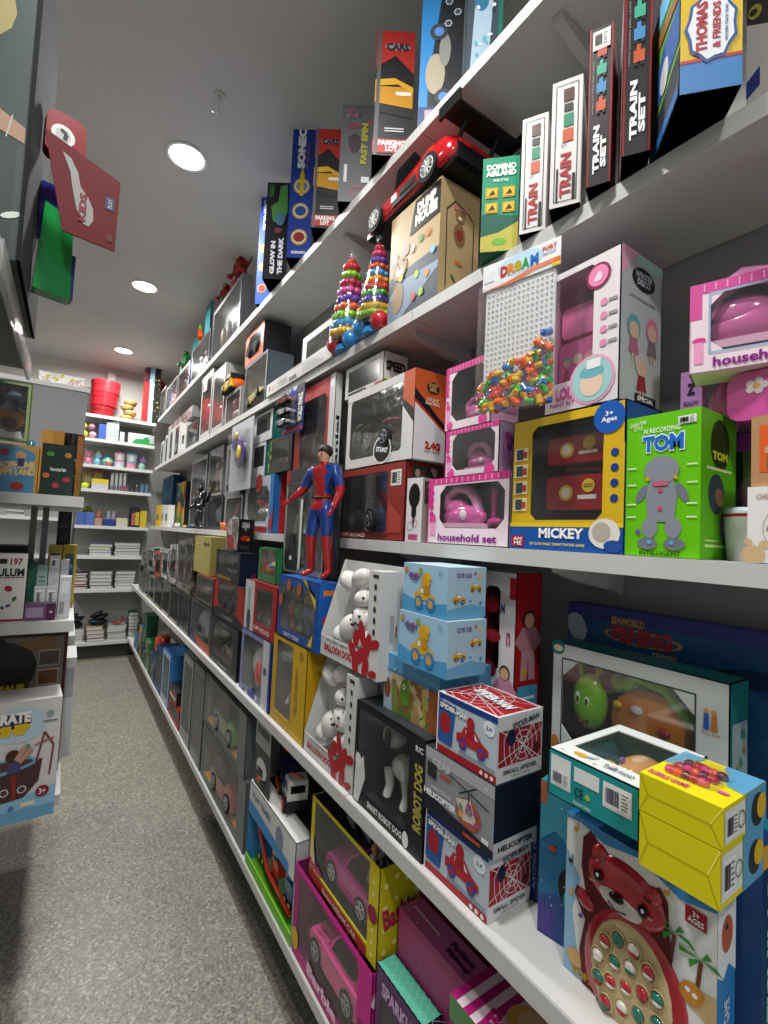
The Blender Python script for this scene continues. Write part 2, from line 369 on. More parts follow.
for i,(x,y) in enumerate(((.10,.62),(-.3,-.95))): downlight(x,y,i,['round recessed downlight above the nearest shelves','round recessed downlight behind the viewer'][i])  # unseen lamps, moved off the downlight row to light the near goods
for x,y,lb in ((-1.3,1.3,'round recessed downlight over the neighbouring aisle'),(-1.3,4.3,'round recessed downlight deep over the neighbouring aisle')): downlight(x,y,0,lb)
# clear hook on the ceiling
t=T('ceiling_hook','small clear plastic hook hanging from a round ceiling pad','hook',(.415,2.05,ZC))
mb=MB(); mb.cyl((0,0,-.006),(0,0,0),.022,.024,M('#a9a8a4',.4),16); mb.ell((.0,0,-.008),.004,'#333333',8,6); t.part('pad',mb)
mb=MB(); mb.tube([(0,0,-.006),(.0,0,-.05),(.005,0,-.085),(-.025,0,-.09),(-.03,0,-.06)],.0035,film(gl=.35,haze=.12)); t.part('hook_arm',mb)
w=bpy.data.worlds.new('world'); sc.world=w; w.use_nodes=True; w.node_tree.nodes['Background'].inputs[0].default_value=(.85,.92,1,1); w.node_tree.nodes['Background'].inputs[1].default_value=.5
sc.view_settings.exposure=.0
# ---------------------------------------------------------------- toy makers (added to a mesh builder, posed by a matrix)
def pose(loc=(0,0,0),rz=0,rx=0,ry=0,s=1): return Matrix.Translation(loc)@Euler((math.radians(rx),math.radians(ry),math.radians(rz))).to_matrix().to_4x4()@Matrix.Scale(s,4)
def loft(mb,secs,m,mats=None,smooth=True):
    n=len(secs[0]); b=len(mb.v)
    for s_ in secs: mb.v+=[tuple(p) for p in s_]
    for j in range(len(secs)-1):
        for k in range(n):
            mm=mats(j,k) if mats else m
            mb.f.append((b+j*n+k,b+j*n+(k+1)%n,b+(j+1)*n+(k+1)%n,b+(j+1)*n+k)); mb.m.append(mb.mi(mm)); mb.s.append(smooth)
    mb.f.append(tuple(b+k for k in range(n))[::-1]); mb.m.append(mb.mi(m)); mb.s.append(False)
    mb.f.append(tuple(b+(len(secs)-1)*n+k for k in range(n))); mb.m.append(mb.mi(m)); mb.s.append(False)
def car(mb,mt,L=.2,col='#b3121a',glass='#15181c',wing=False,wheel='#8d8d8d',kind='sport'):
    """nose towards +x, wheels on z=0"""
    i=len(mb.v); C_=G(col) if isinstance(col,str) else col; g=M(glass,.12)
    if kind=='sport': S=[(-.5,.10,.17,.19,.17,.15),(-.44,.05,.19,.225,.205,.17),(-.3,.04,.2,.26,.215,.15),(-.12,.04,.19,.31,.21,.13),(.06,.04,.18,.30,.205,.13),(.22,.04,.175,.205,.205,.16),(.4,.04,.14,.16,.2,.16),(.5,.05,.09,.10,.16,.12)]
    else: S=[(-.5,.10,.24,.27,.2,.19),(-.46,.07,.26,.40,.22,.18),(-.2,.06,.26,.46,.225,.18),(.08,.06,.26,.45,.225,.18),(.2,.06,.26,.30,.22,.19),(.42,.06,.24,.27,.22,.19),(.5,.08,.16,.18,.2,.18)]
    if kind=='conv': S=[(-.5,.10,.24,.25,.2,.19),(-.46,.07,.27,.275,.22,.2),(-.2,.06,.26,.265,.225,.2),(.12,.06,.26,.265,.225,.2),(.2,.06,.26,.28,.22,.2),(.42,.06,.24,.25,.22,.2),(.5,.08,.16,.18,.2,.18)]; mb.box((-.3,-.17,.24),(.14,.17,.275),'#2a1624'); mb.tube([(.1,-.18,.26),(.02,-.17,.4),(.02,.17,.4),(.1,.18,.26)],.014,C_)
    secs=[[(x,-wb,z0),(x,-wb,zb),(x,-wt,zt),(x,wt,zt),(x,wb,zb),(x,wb,z0)] for x,z0,zb,zt,wb,wt in S]
    n=len(S)
    def mm(j,k):
        if kind!='conv' and k in (1,3) and 1<=j<=n-4: return g
        if kind!='conv' and k==2 and (j in (1,n-4)): return g
        return C_
    loft(mb,secs,C_,mm,False)
    for x in (-.3,.3):
        for y in (-.2,.2): mb.wheel((x,y,.085 if kind=='sport' else .11),.085 if kind=='sport' else .11,.06,'y','#121212',wheel,14)
    mb.box((-.47,-.18,.03),(.47,.18,.06),'#101010')
    for y in (-.13,.13): mb.ell((.475,y,.115),(.02,.035,.018),M('#e8e8dc',.1),8,6)
    if wing:
        mb.box((-.6,-.25,.325),(-.48,.25,.34),'#141414')
        for y in (-.25,.25): mb.box((-.62,y-.005,.30),(-.46,y+.005,.365),'#141414')
        for y in (-.12,.12): mb.cyl((-.53,y,.33),(-.44,y,.2),.012,.016,'#141414',8)
    mb.xf(mt@Matrix.Scale(L,4),i)
def bike(mb,mt,L=.2,col='#b3121a'):
    i=len(mb.v)
    for x in (-.3,.3):
        mb.torus((x,0,.18),.14,.045,M('#141414',.7),'y',20); mb.cyl((x,-.03,.18),(x,.03,.18),.07,.07,'#777',10)
    mb.ell((.0,0,.33),(.2,.07,.09),G(col),14,8); mb.ell((-.22,0,.38),(.14,.05,.04),'#161616',10,6,(0,-.2,0)); mb.tube([(.3,0,.18),(.18,0,.46)],.022,'#888'); mb.tube([(.2,-.15,.5),(.18,0,.46),(.2,.15,.5)],.018,'#222')
    mb.ell((-.02,0,.2),(.12,.07,.1),'#5a5a5a',10,6); mb.tube([(-.3,0,.18),(-.05,0,.22)],.02,'#888'); mb.ell((.24,0,.42),(.06,.06,.06),G(col),8,6)
    mb.xf(mt@Matrix.Scale(L,4),i)
def buggy(mb,mt,L=.2,col='#2a2a2a',acc='#b02020'):
    i=len(mb.v)
    for x in (-.33,.33):
        for y in (-.27,.27): mb.wheel((x,y,.17),.17,.13,'y','#171717',acc,16)
    mb.box((-.35,-.14,.2),(.38,.14,.3),col); mb.ext([(-.2,.3),(-.12,.5),(.1,.5),(.3,.3)],-.12,.12,acc)
    for y in (-.13,.13): mb.tube([(-.35,y,.3),(-.15,y,.55),(.12,y,.55),(.36,y,.28)],.017,'#444')
    mb.tube([(-.3,-.25,.2),(-.3,.25,.2)],.02,'#666'); mb.tube([(.3,-.25,.2),(.3,.25,.2)],.02,'#666')
    mb.xf(mt@Matrix.Scale(L,4),i)
def doll(mb,mt,H=.28,dress='#d94f9a',hair='#d9b45a',skin='#e3b491'):
    """slim standing doll, facing -y"""
    i=len(mb.v); K=M(skin,.4)
    mb.ell((0,0,.93),(.045,.045,.06),K,12,8); mb.ell((0,.02,.94),(.06,.055,.075),M(hair,.5),12,8); mb.ell((0,.04,.84),(.06,.035,.12),M(hair,.5),10,8); mb.ell((0,-.012,.925),(.042,.04,.055),K,12,8)
    mb.cyl((0,0,.8),(0,0,.88),.018,.018,K,8); mb.lathe([(.0,.82),(.065,.8),(.06,.7),(.042,.62),(.06,.55),(.13,.33),(0,.33)],(0,0,0),M(dress,.5),14)
    for q in (-1,1):
        mb.tube([(q*.065,0,.79),(q*.1,-.01,.66),(q*.11,-.05,.54)],[.02,.016,.012],K,8); mb.tube([(q*.035,0,.4),(q*.035,0,.2),(q*.035,0,.03)],[.032,.024,.014],K,8); mb.ell((q*.035,-.02,.015),(.016,.035,.015),M(dress,.3),8,6)
    for q in (-1,1): mb.ell((q*.015,-.052,.935),(.006,.004,.005),'#222',6,4)
    mb.ell((0,-.052,.905),(.01,.004,.004),'#b03050',6,4)
    mb.xf(mt@Matrix.Scale(H,4),i)
def iron(mb,mt,L=.12,col='#d86aa8'):
    """toy iron, side-on, tip towards +x"""
    i=len(mb.v); c=G(col)
    mb.ell((-.03,0,.18),(.47,.17,.2),c,20,12); mb.ell((-.2,0,.3),(.26,.15,.18),c,16,10); mb.ext([(-.47,0),(.5,0),(.46,.07),(-.47,.07)],-.15,.15,M('#e9b9d4',.3))
    mb.tube([(-.4,0,.3),(-.42,0,.52),(-.2,0,.66),(.08,0,.6),(.24,0,.42),(.3,0,.22)],.085,G('#e79ac6'),10); mb.ell((.1,-.16,.2),(.08,.03,.08),M('#f3e6ef',.3),10,6)
    mb.xf(mt@Matrix.Scale(L,4),i)
def robotdog(mb,mt,s=.2,col='#d9d9d6'):
    i=len(mb.v); c=G(col)
    mb.ell((0,0,.38),(.24,.15,.15),c,16,10); mb.ell((.27,0,.66),(.17,.14,.14),c,16,10); mb.ell((.4,0,.62),(.1,.09,.07),M('#1b1b1b',.1),12,8); mb.tube([(.16,0,.45),(.24,0,.58)],.06,'#333',8)
    for q in (-1,1):
        mb.ell((.2,q*.15,.68),(.05,.03,.12),'#222',10,6); mb.ell((.35,q*.08,.71),(.025,.02,.03),'#1a1a1a',8,6)
        for x in (-.15,.17): mb.tube([(x,q*.14,.36),(x-.05,q*.15,.2),(x,q*.15,.06)],[.06,.05,.045],c,8); mb.ell((x+.03,q*.15,.04),(.08,.055,.04),'#2a2a2a',10,6)
    mb.tube([(-.22,0,.45),(-.3,0,.55),(-.3,0,.65)],.025,'#333',8)
    mb.xf(mt@Matrix.Scale(s,4),i)
def balloon(mb,mt,s=.2,col='#ecebe6',spots=True):
    """balloon dog, profile towards +x"""
    i=len(mb.v); c=G(col)
    mb.ell((0,0,.36),(.22,.14,.14),c); mb.ell((.27,0,.67),(.18,.14,.13),c,14,8,(0,.3,0)); mb.ell((.14,0,.52),(.13,.12,.11),c)
    for q in (-1,1):
        mb.ell((.1,q*.1,.84),(.115,.09,.14),c,12,8,(0,-.3,0)); mb.ell((.19,q*.13,.15),(.125,.1,.15),c); mb.ell((-.19,q*.13,.15),(.125,.1,.15),c)
    mb.ell((-.25,0,.56),(.085,.08,.15),c,12,8,(0,-.35,0))
    if spots:
        R=random.Random(3)
        for k in range(9): mb.ell((R.uniform(-.16,.16),-.13,.38+R.uniform(-.08,.08)),(.018,.008,.018),'#1a1a1a',6,4)
        mb.ell((.33,-.11,.72),(.018,.012,.02),'#1a1a1a',6,4); mb.ell((.45,0,.66),(.02,.02,.02),'#1a1a1a',6,4)
    mb.xf(mt@Matrix.Scale(s,4),i)
def teddy(mb,mt,s=.2,col='#b98d63',belly='#e5caa2',dot='#222'):
    i=len(mb.v); c=M(col,.6)
    mb.ell((0,0,.33),(.2,.15,.24),c); mb.ell((0,-.09,.32),(.13,.09,.17),M(belly,.6)); mb.ell((0,0,.7),(.2,.17,.18),c); mb.ell((0,-.14,.65),(.09,.07,.07),M(belly,.6)); mb.ell((0,-.21,.68),(.028,.02,.02),dot,8,6)
    for q in (-1,1):
        mb.ell((q*.15,0,.85),(.065,.04,.065),c); mb.ell((q*.08,-.155,.74),(.022,.015,.028),dot,8,6); mb.ell((q*.22,-.05,.4),(.06,.07,.14),c,10,8,(0,q*.5,0)); mb.ell((q*.12,-.06,.1),(.08,.11,.1),c)
    mb.xf(mt@Matrix.Scale(s,4),i)
def mini_robot(mb,mt,H=.2,c1='#8c1a1e',c2='#2a2c30'):
    i=len(mb.v); a=M(c1,.3); b=M(c2,.3)
    mb.rbox((-.17,-.1,.42),(.17,.1,.72),.05,a); mb.rbox((-.11,-.08,.34),(.11,.08,.44),.03,b); mb.rbox((-.09,-.09,.75),(.09,.08,.93),.03,a); mb.box((-.06,-.1,.83),(.06,-.085,.87),'#d8c84a'); mb.prism([(-.05,-.02,.72),(.05,-.02,.72),(.05,.03,.72),(-.05,.03,.72)],[(-.04,-.02,.77),(.04,-.02,.77),(.04,.03,.77),(-.04,.03,.77)],b)
    for q in (-1,1):
        mb.ell((q*.22,0,.66),(.075,.08,.08),a,10,8); mb.tube([(q*.24,0,.62),(q*.3,-.03,.5),(q*.27,-.12,.4)],[.05,.045,.05],b,8); mb.rbox((q*.27-.05,-.2,.34),(q*.27+.05,-.08,.44),.02,a)
        mb.tube([(q*.09,0,.38),(q*.13,-.04,.22)],[.065,.055],b,8); mb.rbox((q*.14-.07,-.12,.0),(q*.14+.07,.08,.24),.025,a); mb.prism([(q*.1,.06,.6),(q*.34,.12,.86),(q*.16,.06,.5)],[(q*.1,.09,.6),(q*.34,.15,.86),(q*.16,.09,.5)],b)
    mb.xf(mt@Matrix.Scale(H,4),i)
def blaster(mb,mt,L=.3,c1='#c8421c',c2='#6ab03a'):
    i=len(mb.v); a=M(c1,.3); b=M(c2,.3)
    mb.ext([(-.5,.1),(.2,.1),(.3,.16),(.3,.3),(-.35,.32),(-.5,.24)],-.06,.06,a); mb.cyl((.3,0,.24),(.52,0,.24),.04,.045,b,12); mb.ext([(-.3,-.14),(-.18,-.14),(-.1,.11),(-.24,.11)],-.04,.04,b); mb.ext([(.02,-.06),(.1,-.06),(.12,.11),(.0,.11)],-.035,.035,a); mb.cyl((-.2,0,.38),(.15,0,.38),.045,.045,b,12); mb.box((-.1,-.02,.3),(.05,.02,.36),a)
    mb.xf(mt@Matrix.Scale(L,4),i)
# flat printed pictures --------------------------------------------------
def p_car(F,a,b,w,col,l=2,wh='#e0c030',ride=None):
    """side view of a toy car printed with its centre at (a,b), w = fraction of face width"""
    asp=F.w/F.h
    q=lambda x,y:(a+x*w,b+y*w*asp)
    F.poly([q(-.5,-.12),(q(.5,-.12)),q(.5,.02),q(.3,.1),q(.1,.28),q(-.25,.28),q(-.36,.1),q(-.5,.08)],col,l)
    F.poly([q(-.2,.1),q(.2,.1),q(.08,.23),q(-.2,.23)],'#cfe3ee',l+1)
    for x in (-.28,.3): F.ell(*q(x,-.13),w*.13,'#2a4aa0' if ride else '#1c1c1c',l+2,1,14); F.ell(*q(x,-.13),w*.075,wh,l+3,1,12)
    if ride: F.ell(*q(-.05,.4),w*.13,ride,l+1,1.1,12); F.poly([q(-.16,.3),q(.06,.3),q(.1,.1),q(-.2,.1)],ride,l+1)
def p_fig(F,a,b,s,top,bot,skin='#d9a684',hair='#3a2a20',l=2):
    """simple child figure printed, s = height as fraction of face height"""
    k=s*F.h/F.w
    q=lambda x,y:(a+x*k,b+y*s)
    F.poly([q(-.16,0),q(-.02,0),q(0,.3),q(.02,0),q(.16,0),q(.14,.45),q(-.14,.45)],bot,l)
    F.poly([q(-.16,.42),q(.16,.42),q(.3,.55),q(.14,.76),q(-.14,.76),q(-.3,.55)],top,l+1)
    F.ell(*q(0,.87),k*.13,hair,l+2,1.05,14); F.ell(*q(0,.85),k*.105,skin,l+3,1.05,14)
def web(F,col,l=2,cx=.5,cy=.45):
    for k in range(12):
        t=2*PI*k/12+.2; F.line([(cx,cy),(min(1,max(0,cx+1.0*math.cos(t))),min(1,max(0,cy+1.0*math.sin(t))))],.0016,col,l)
    for r in (.12,.22,.33,.45):
        pts=[(min(1,max(0,cx+r*math.cos(2*PI*k/12+.2)*(1 if k%2 else .93))),min(1,max(0,cy+r*F.w/F.h*math.sin(2*PI*k/12+.2)))) for k in range(13)]
        F.line(pts,.0014,col,l)
# ================================================================ third shelf (eye height), nearest to farthest
Z3=ZCS+.0005
# white carton with beige paw prints
t=on_shelf('toy_box','white carton with beige paw prints at the shelf end beside the green box','toy box',(812,568),(747,566),(812,484),.80,Z3,0,d=.1)
mb,F,S,P=carton(t,'#ecebe8')
F.ring(.75,.45,.5,.012,'#b49a84',1); F.text('BABY ANIMAL',.62,.45,.6,.06,'#9a8574'); F.text('CHOCO',.35,.87,.4,.07,'#b59b7c'); F.ell(.7,.87,.22,'#d8bd96',1,.6)
for x,y,r in ((.1,.1,.2),(.28,.24,.09),(.5,.18,.09),(.02,.27,.07),(.66,.1,.16),(.85,.24,.08)): F.ell(x,y,r,'#d8b98c',1)
t.solo(mb)
t2=on_shelf('toy_box','brown cardboard carton with orange panel on the white paw print carton','toy box',(812,484),(751,484),(812,408),.805,ZCS+t.h+.001,0,d=.09)
mb,F,S,P=carton(t2,'#b98f63'); F.rect(.15,.2,1,.86,'#e2622a'); F.rect(.28,.24,1,.42,'#3f7f3f',2); F.rect(.24,.46,.9,.56,'#caa477',2); F.ell(.6,.7,.2,'#f0b060',2)
t2.solo(mb)
t=on_shelf('toy_tub','small red and white tub pushed behind the green box','tub',(741,561),(722,560),(741,522),.88,Z3,0,d=.06)
mb=MB(); mb.lathe([(0,0),(.033,0),(.038,.07),(.04,.075),(.036,.085),(0,.085)],(.03,.03,0),M('#e6e6e6',.3),20,[M('#b3271e',.3),M('#e6e6e6',.3),M('#b3271e',.3),M('#cfe4ee',.3),M('#cfe4ee',.3)]); t.solo(mb)
# green talking-pet carton (the pet itself is a stand-in: plain grey bottle shape)
t=on_shelf('toy_box','bright green carton with a grey toy printed on it, tallest green box on the shelf','toy box',(699.5,560),(624.5,555.5),(704,405.5),.815,Z3,0,side=(735,561)); TOM=t
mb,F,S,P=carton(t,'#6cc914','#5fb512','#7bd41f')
F.text('TOM',.52,.79,.55,.115,'#1f6fd0',4,0,.05); F.text('TOM',.52,.79,.58,.135,'#e8f4ff',3,0,.09); F.text('AI RECORDING',.5,.885,.5,.035,'#e9f8d8',3); F.text('LEARN THE\nSTYLE',.17,.93,.24,.06,'#dff2c0',3,8)
F.rect(.72,.9,.95,.955,'#f4f4f2',3); F.codes(.73,.905,.94,.95,4)
g1,g2='#8d929c','#767b86'
F.poly([(.33,.24),(.68,.24),(.72,.42),(.66,.55),(.36,.55),(.3,.42)],g1,2); F.ell(.51,.6,.235,g1,3,.85); F.ell(.36,.2,.11,g1,2,1.3); F.ell(.67,.2,.11,g1,2,1.3); F.ell(.33,.09,.14,g2,3,.6); F.ell(.69,.09,.14,g2,3,.6)
F.ell(.24,.44,.06,g2,2,2.4,14,-.5); F.ell(.78,.44,.06,g2,2,2.4,14,.5)
for x,y,c in ((.5,.46,'#d24d6e'),(.5,.335,'#d24d6e'),(.36,.1,'#58b5e6'),(.66,.1,'#58b5e6'),(.33,.545,'#e0a040'),(.7,.545,'#e0a040')): F.ell(x,y,.03,c,5)
F.rect(.4,.49,.6,.52,'#d0607c',5); F.ell(.2,.17,.035,'#7b4fae',4)
for y in (.62,.36,.27,.5): F.rect(.03,y,.16,y+.01,'#e4f6c8',3); F.rect(.84,y,.97,y+.01,'#e4f6c8',3)
F.text('INTELLIGENT',.5,.025,.55,.03,'#274d0a',3)
S.ell(.52,.78,.27,'#2c3b12',1,1.2); S.text('TOM',.5,.7,.42,.06,'#d8e030',3,0,.05); S.ell(.42,.44,.22,'#2f4550',1,1.15); S.ell(.5,.42,.13,'#b98a6a',2,.8,12,-.7); S.ell(.72,.22,.2,'#52585f',1,1.2); S.ell(.72,.2,.13,'#84888f',2)
S.rect(.12,.08,.85,.1,'#c6ef9a'); S.rect(.12,.12,.5,.13,'#c6ef9a'); S.rect(.15,.6,.85,.62,'#d6f5b0')
t.solo(mb)
# small purple carton, pink egg, pink carry case, large household set behind
t=put('toy_box','small lilac carton standing on a stack behind the green box','toy box',.95,.392,1.7315,.034,.05,.123,12,None); 
mb,F,S,P=carton(t,'#b77fc4','#d9a8d2'); F.text('Z',.5,.72,.4,.18,'#2a1a3a',2,0,.06); F.text('BEAUTY',.5,.5,.7,.07,'#3a2450'); F.ell(.5,.12,.35,'#7fc0e8',1); t.solo(mb)
t=put('toy_box','plain purple carton lying under the pink carry case','toy box',.96,.19,Z3,.235,.11,.222,0)
mb,F,S,P=wcarton(t,'#7c2f86','#6b2674',None,'#2a2230',(.08,.15,.92,.85)); t.part('carton',mb); t.part('window_film',wfilm(t,(.08,.15,.92,.85)))
mb=MB(); 
for k in range(5): mb.ell((.04+.045*k,.05,.1),(.018,.02,.05),M(['#d7d1d8','#b04a9a','#e0b040'][k%3],.4))
t.part('toy',mb)
t=put('toy_egg','glossy pink toy egg between the lilac carton and the pink case','toy egg',.94,.333,1.7315,.05,.05,.10,0)
mb=MB(); mb.lathe([(0,0),(.016,.001),(.026,.02),(.027,.045),(.02,.075),(.01,.095),(0,.099)],(.025,.025,0),G('#d75fa6'),20); t.solo(mb)
t=put('carry_case','rounded pink plastic carry case with round latch under the largest household set','toy case',.885,.185,1.7315,.143,.13,.078,0)
mb=MB(); mb.rbox((0,0,0),(t.w,t.d,t.h),.02,G('#d0559e'),5); t.part('shell',mb)
mb=MB(); mb.cyl((.075,-.006,.036),(.075,.003,.036),.018,.02,G('#e07ab8'),18); mb.cyl((.075,-.009,.036),(.075,-.005,.036),.006,.006,'#7a2a58',10); t.part('latch',mb)
mb=MB(); F=Face(mb,(0,-.0005,0),(1,0,0),(0,0,1),t.w,t.h)
for k in range(5): F.ell(.28+.07*math.cos(k*1.256),.68+.1*math.sin(k*1.256),.04,'#f3e3ee',1)
F.ell(.28,.68,.03,'#e9b64a',2); t.part('flower_sticker',mb)
def household(name_label,near,left,top,X,z0,a,side=None,d=.06,big=False,words=True,col='#d83a8c'):
    t=on_shelf('household_set',name_label,'toy box',near,left,top,X,z0,a,side=side,d=d)
    win=(.16,.24,.95,.88) if words else (.13,.13,.93,.9)
    mb,F,S,P=wcarton(t,'#f1dfe8','#e7c6d8','#e58fbc','#3b3038',win,.13,back='#4a3f48')
    F.rect(0,.9,1,1,col); F.rect(0,.55,.07,.9,col); F.rect(0,0,.015,1,col,2)
    for k in range(12): F.rect(.1+.07*k,.915,.115+.07*k,.985,'#f0a5cc',2)
    if words: F.text('household set' ,.52,.10,.72,.11,'#8b1d86',3,0,.03)
    else: F.ell(.12,.08,.07,'#e24a9a',2); F.ell(.85,.07,.09,'#e24a9a',2)
    F.ell(.075,.36,.045,'#e24a9a',2,1.4); F.rect(.045,.12,.11,.32,'#f0a0c8',2)
    for k in range(4): F.ell(.055,.45+.11*k,.03,'#d83a8c',2)
    S.rect(.1,.2,.9,.8,'#e9a0c6'); S.blobs(6,['#d05098','#f6e6ee','#a04a9a'],3,(.08,.16),(.2,.25,.8,.75),2)
    t.part('carton',mb); t.part('window_film',wfilm(t,win))
    mb=MB(); s=min(t.w*.52,t.h*.86); iron(mb,pose((t.w*(.4 if words else .5),t.d*.42,t.h*(.25 if words else .15))),s*1.08,'#e268b0')
    if words:
        mb.cyl((t.w*.72,t.d*.5,t.h*.42),(t.w*.72,t.d*.5,t.h*.8),.006,.009,G('#d23a8e'),8); mb.ell((t.w*.74,t.d*.5,t.h*.34),(t.w*.09,.015,t.h*.07),G('#d23a8e'))
    t.part('toy_iron',mb); return t
t=on_shelf('household_set','largest pink household set box, leaning back above the pink case','toy box',(850,355),(689,376.5),(850,247),.895,1.8115,17,d=.075)
win=(.15,.22,1.0,.86)
mb,F,S,P=wcarton(t,'#efdce6','#e7c6d8','#dd86b6','#3b3038',(.15,.22,.95,.86),.12,back='#3d383c')
F.rect(0,.88,1,1,'#d8569e'); F.rect(0,.6,.09,.88,'#d8569e'); F.text('household set',.53,.1,.72,.11,'#8b1d86',3,0,.03); F.ell(.07,.36,.05,'#d8408e',2,.5); F.rect(.035,.1,.1,.34,'#f0a0c8',2)
F.line([(.145,.21),(.145,.87),(.955,.87),(.955,.21),(.145,.21)],.0022,'#8fb6dc',3)
for k in range(10): F.rect(.1+.08*k,.9,.11+.08*k,.98,'#efb0d0',2)
t.part('carton',mb); t.part('window_film',wfilm(t,(.15,.22,.95,.86))); mb=MB(); iron(mb,pose((t.w*.56,t.d*.45,t.h*.26)),.185,'#d068a6'); t.part('toy_iron',mb)
# MICKEY carton: window with red cases
t=on_shelf('toy_box','yellow and blue carton with a window showing two red cases','toy box',(623,555.5),(510,545),(625,398.5),.812,Z3,0,d=.17); MK=t
win=(.2,.22,.84,.93)
mb,F,S,P=wcarton(t,'#d9b320','#1b4f9e','#1f4f9e','#2b2f38',win,.05,back='#34373f')
F.rect(0,0,1,.19,'#1c55a8'); F.rect(0,.17,1,.2,'#e8c82c',2); F.text('MICKEY',.5,.125,.4,.075,'#ffffff',4,0,.04); F.text('SO CUTE MAGIC SMART PHONE GAME',.46,.045,.5,.02,'#f0e060',3)
F.rect(.02,.02,.15,.1,'#b8231f',3); F.text('AM\nME',.085,.06,.09,.06,'#ffffff',4)
F.rect(.84,.2,1,.72,'#d9b320',2); F.ell(.88,.9,.12,'#1d5bb4',3,1); F.text('3+\nAges',.88,.9,.12,.08,'#ffffff',4)
for k in range(4): F.ell(.93,.66-.1*k,.03,'#1d3f86',4); 
for k in range(4):
    F.rect(.03,.68-.13*k,.17,.78-.13*k,'#f4e7b0',3); F.rect(.05,.69-.13*k,.12,.77-.13*k,'#4a4f5a',4); F.rect(.12,.7-.13*k,.16,.75-.13*k,'#b8443a',4)
F.ell(.86,.13,.12,'#e9e4da',3,.9); F.ell(.84,.14,.07,'#b9b2a6',4); F.ell(.93,.05,.07,'#2a4fa0',4,.6)
S.rect(.1,.1,.9,.9,'#1e57b0'); P.text('SMART PHONE',.5,.3,.6,.2,'#cfd8ea',2)
t.part('carton',mb); t.part('window_film',wfilm(t,win)); mb=MB()
for z0,hh in ((.30,.25),(.64,.2)):
    mb.rbox((t.w*.27,.03,t.h*z0),(t.w*.8,.1,t.h*(z0+hh)),.012,G('#a3161c'),4); F=Face(mb,(t.w*.27,.03,t.h*z0),(1,0,0),(0,0,1),t.w*.53,t.h*hh)
    F.ell(.35,.5,.12,'#e0b020',2); F.ell(.35,.5,.08,'#efe3d0',3); F.rect(.55,.3,.85,.42,'#e8e0d8',2); F.ell(.72,.68,.1,'#e6c22a',3)
    if z0<.5: F.text('GO!',.72,.68,.14,.12,'#222',4)
mb.tube([(t.w*.35,.06,t.h*.55),(t.w*.38,.06,t.h*.61),(t.w*.68,.06,t.h*.61),(t.w*.72,.06,t.h*.55)],.005,'#8c1418',8); t.part('toy_case',mb)
MKZ=ZCS+t.h
# white and pink doll carton standing on it
t=on_shelf('doll_box','large white and pink doll carton with a pink window, on the yellow and blue carton','toy box',(618.5,397),(545,418),(624.4,241),.812,MKZ+.002,0,side=(660,409))
win=(.0,.2,.68,.93)
mb,F,S,P=wcarton(t,'#e3dcdf','#b9bcc0','#d3cfd0','#e08ab8',(.03,.2,.66,.95),.03,back='#e28ab8')
F.rect(0,0,.66,.19,'#dcc9d2'); F.text('LOL',.28,.12,.24,.09,'#c9458d',3,0,.05); F.text('PAINT SET',.26,.05,.36,.03,'#a04070',3)
F.ell(.66,.17,.3,'#e9a3c4',3); F.ell(.66,.17,.27,'#9fcfcd',4); F.ell(.66,.14,.15,'#eccbb4',5); F.ell(.66,.22,.16,'#6fb4bb',5,.5); F.rect(.6,.24,.78,.3,'#efeff0',6,)
F.ell(.72,.85,.16,'#8e2f55',3); F.ell(.72,.85,.13,'#e98bb4',4); F.blobs(3,['#ffd5e6','#a8335f'],4,(.03,.06),(.68,.82,.78,.9),5)
for k in range(4): F.ell(.8,.66-.09*k,.045,'#e08fb4',3); F.rect(.86,.65-.09*k,.97,.67-.09*k,'#9a9a9a',3)
S.rect(0,.93,1,1,'#a8cfc6'); S.poly([(0,1),(.4,1),(0,.8)],'#e7a9c0',2); S.ell(.52,.84,.28,'#23262b',2,.55); S.text('WINTER\nDISCO',.52,.84,.42,.09,'#c6cbd3',3,0,.04); S.text('HOT WAX DRAWING',.5,.7,.6,.02,'#555',3)
for x,y,h_,d_ in ((.3,.5,'#5fa9ae','#b06a86'),(.74,.53,'#d8799c','#7f7278'),(.5,.27,'#c9c3bd','#9c2f38')):
    S.ell(x,y,.15,h_,3,1.1); S.ell(x,y-.02,.11,'#dcb7a0',4); S.poly([(x-.07,y-.07),(x+.07,y-.07),(x+.12,y-.17),(x-.12,y-.17)],d_,4); S.rect(x-.05,y-.22,x-.02,y-.17,'#dcb7a0',4); S.rect(x+.02,y-.22,x+.05,y-.17,'#dcb7a0',4)
S.rect(.35,.02,.85,.08,'#1f1f22',3,); S.text('SPECIAL',.6,.05,.4,.03,'#ffffff',4)
t.part('carton',mb); t.part('window_film',wfilm(t,(.03,.2,.66,.95),film(gl=.12,bump=14)))
mb=MB(); mb.rbox((t.w*.05,.03,t.h*.22),(t.w*.62,.09,t.h*.52),.015,G('#e064a2')); mb.rbox((t.w*.06,.035,t.h*.56),(t.w*.62,.08,t.h*.78),.012,G('#e67cb0'))
F=Face(mb,(t.w*.05,.03,t.h*.22),(1,0,0),(0,0,1),t.w*.57,t.h*.3)
for k,c in enumerate(('#5fa9ae','#c9c3bd','#e08fb4')): F.ell(.22+.28*k,.55,.12,c,2); F.ell(.22+.28*k,.5,.09,'#e0bba5',3); F.poly([(.14+.28*k,.1),(.3+.28*k,.1),(.26+.28*k,.35),(.18+.28*k,.35)],'#a83a58',2)
t.part('toy_case',mb)
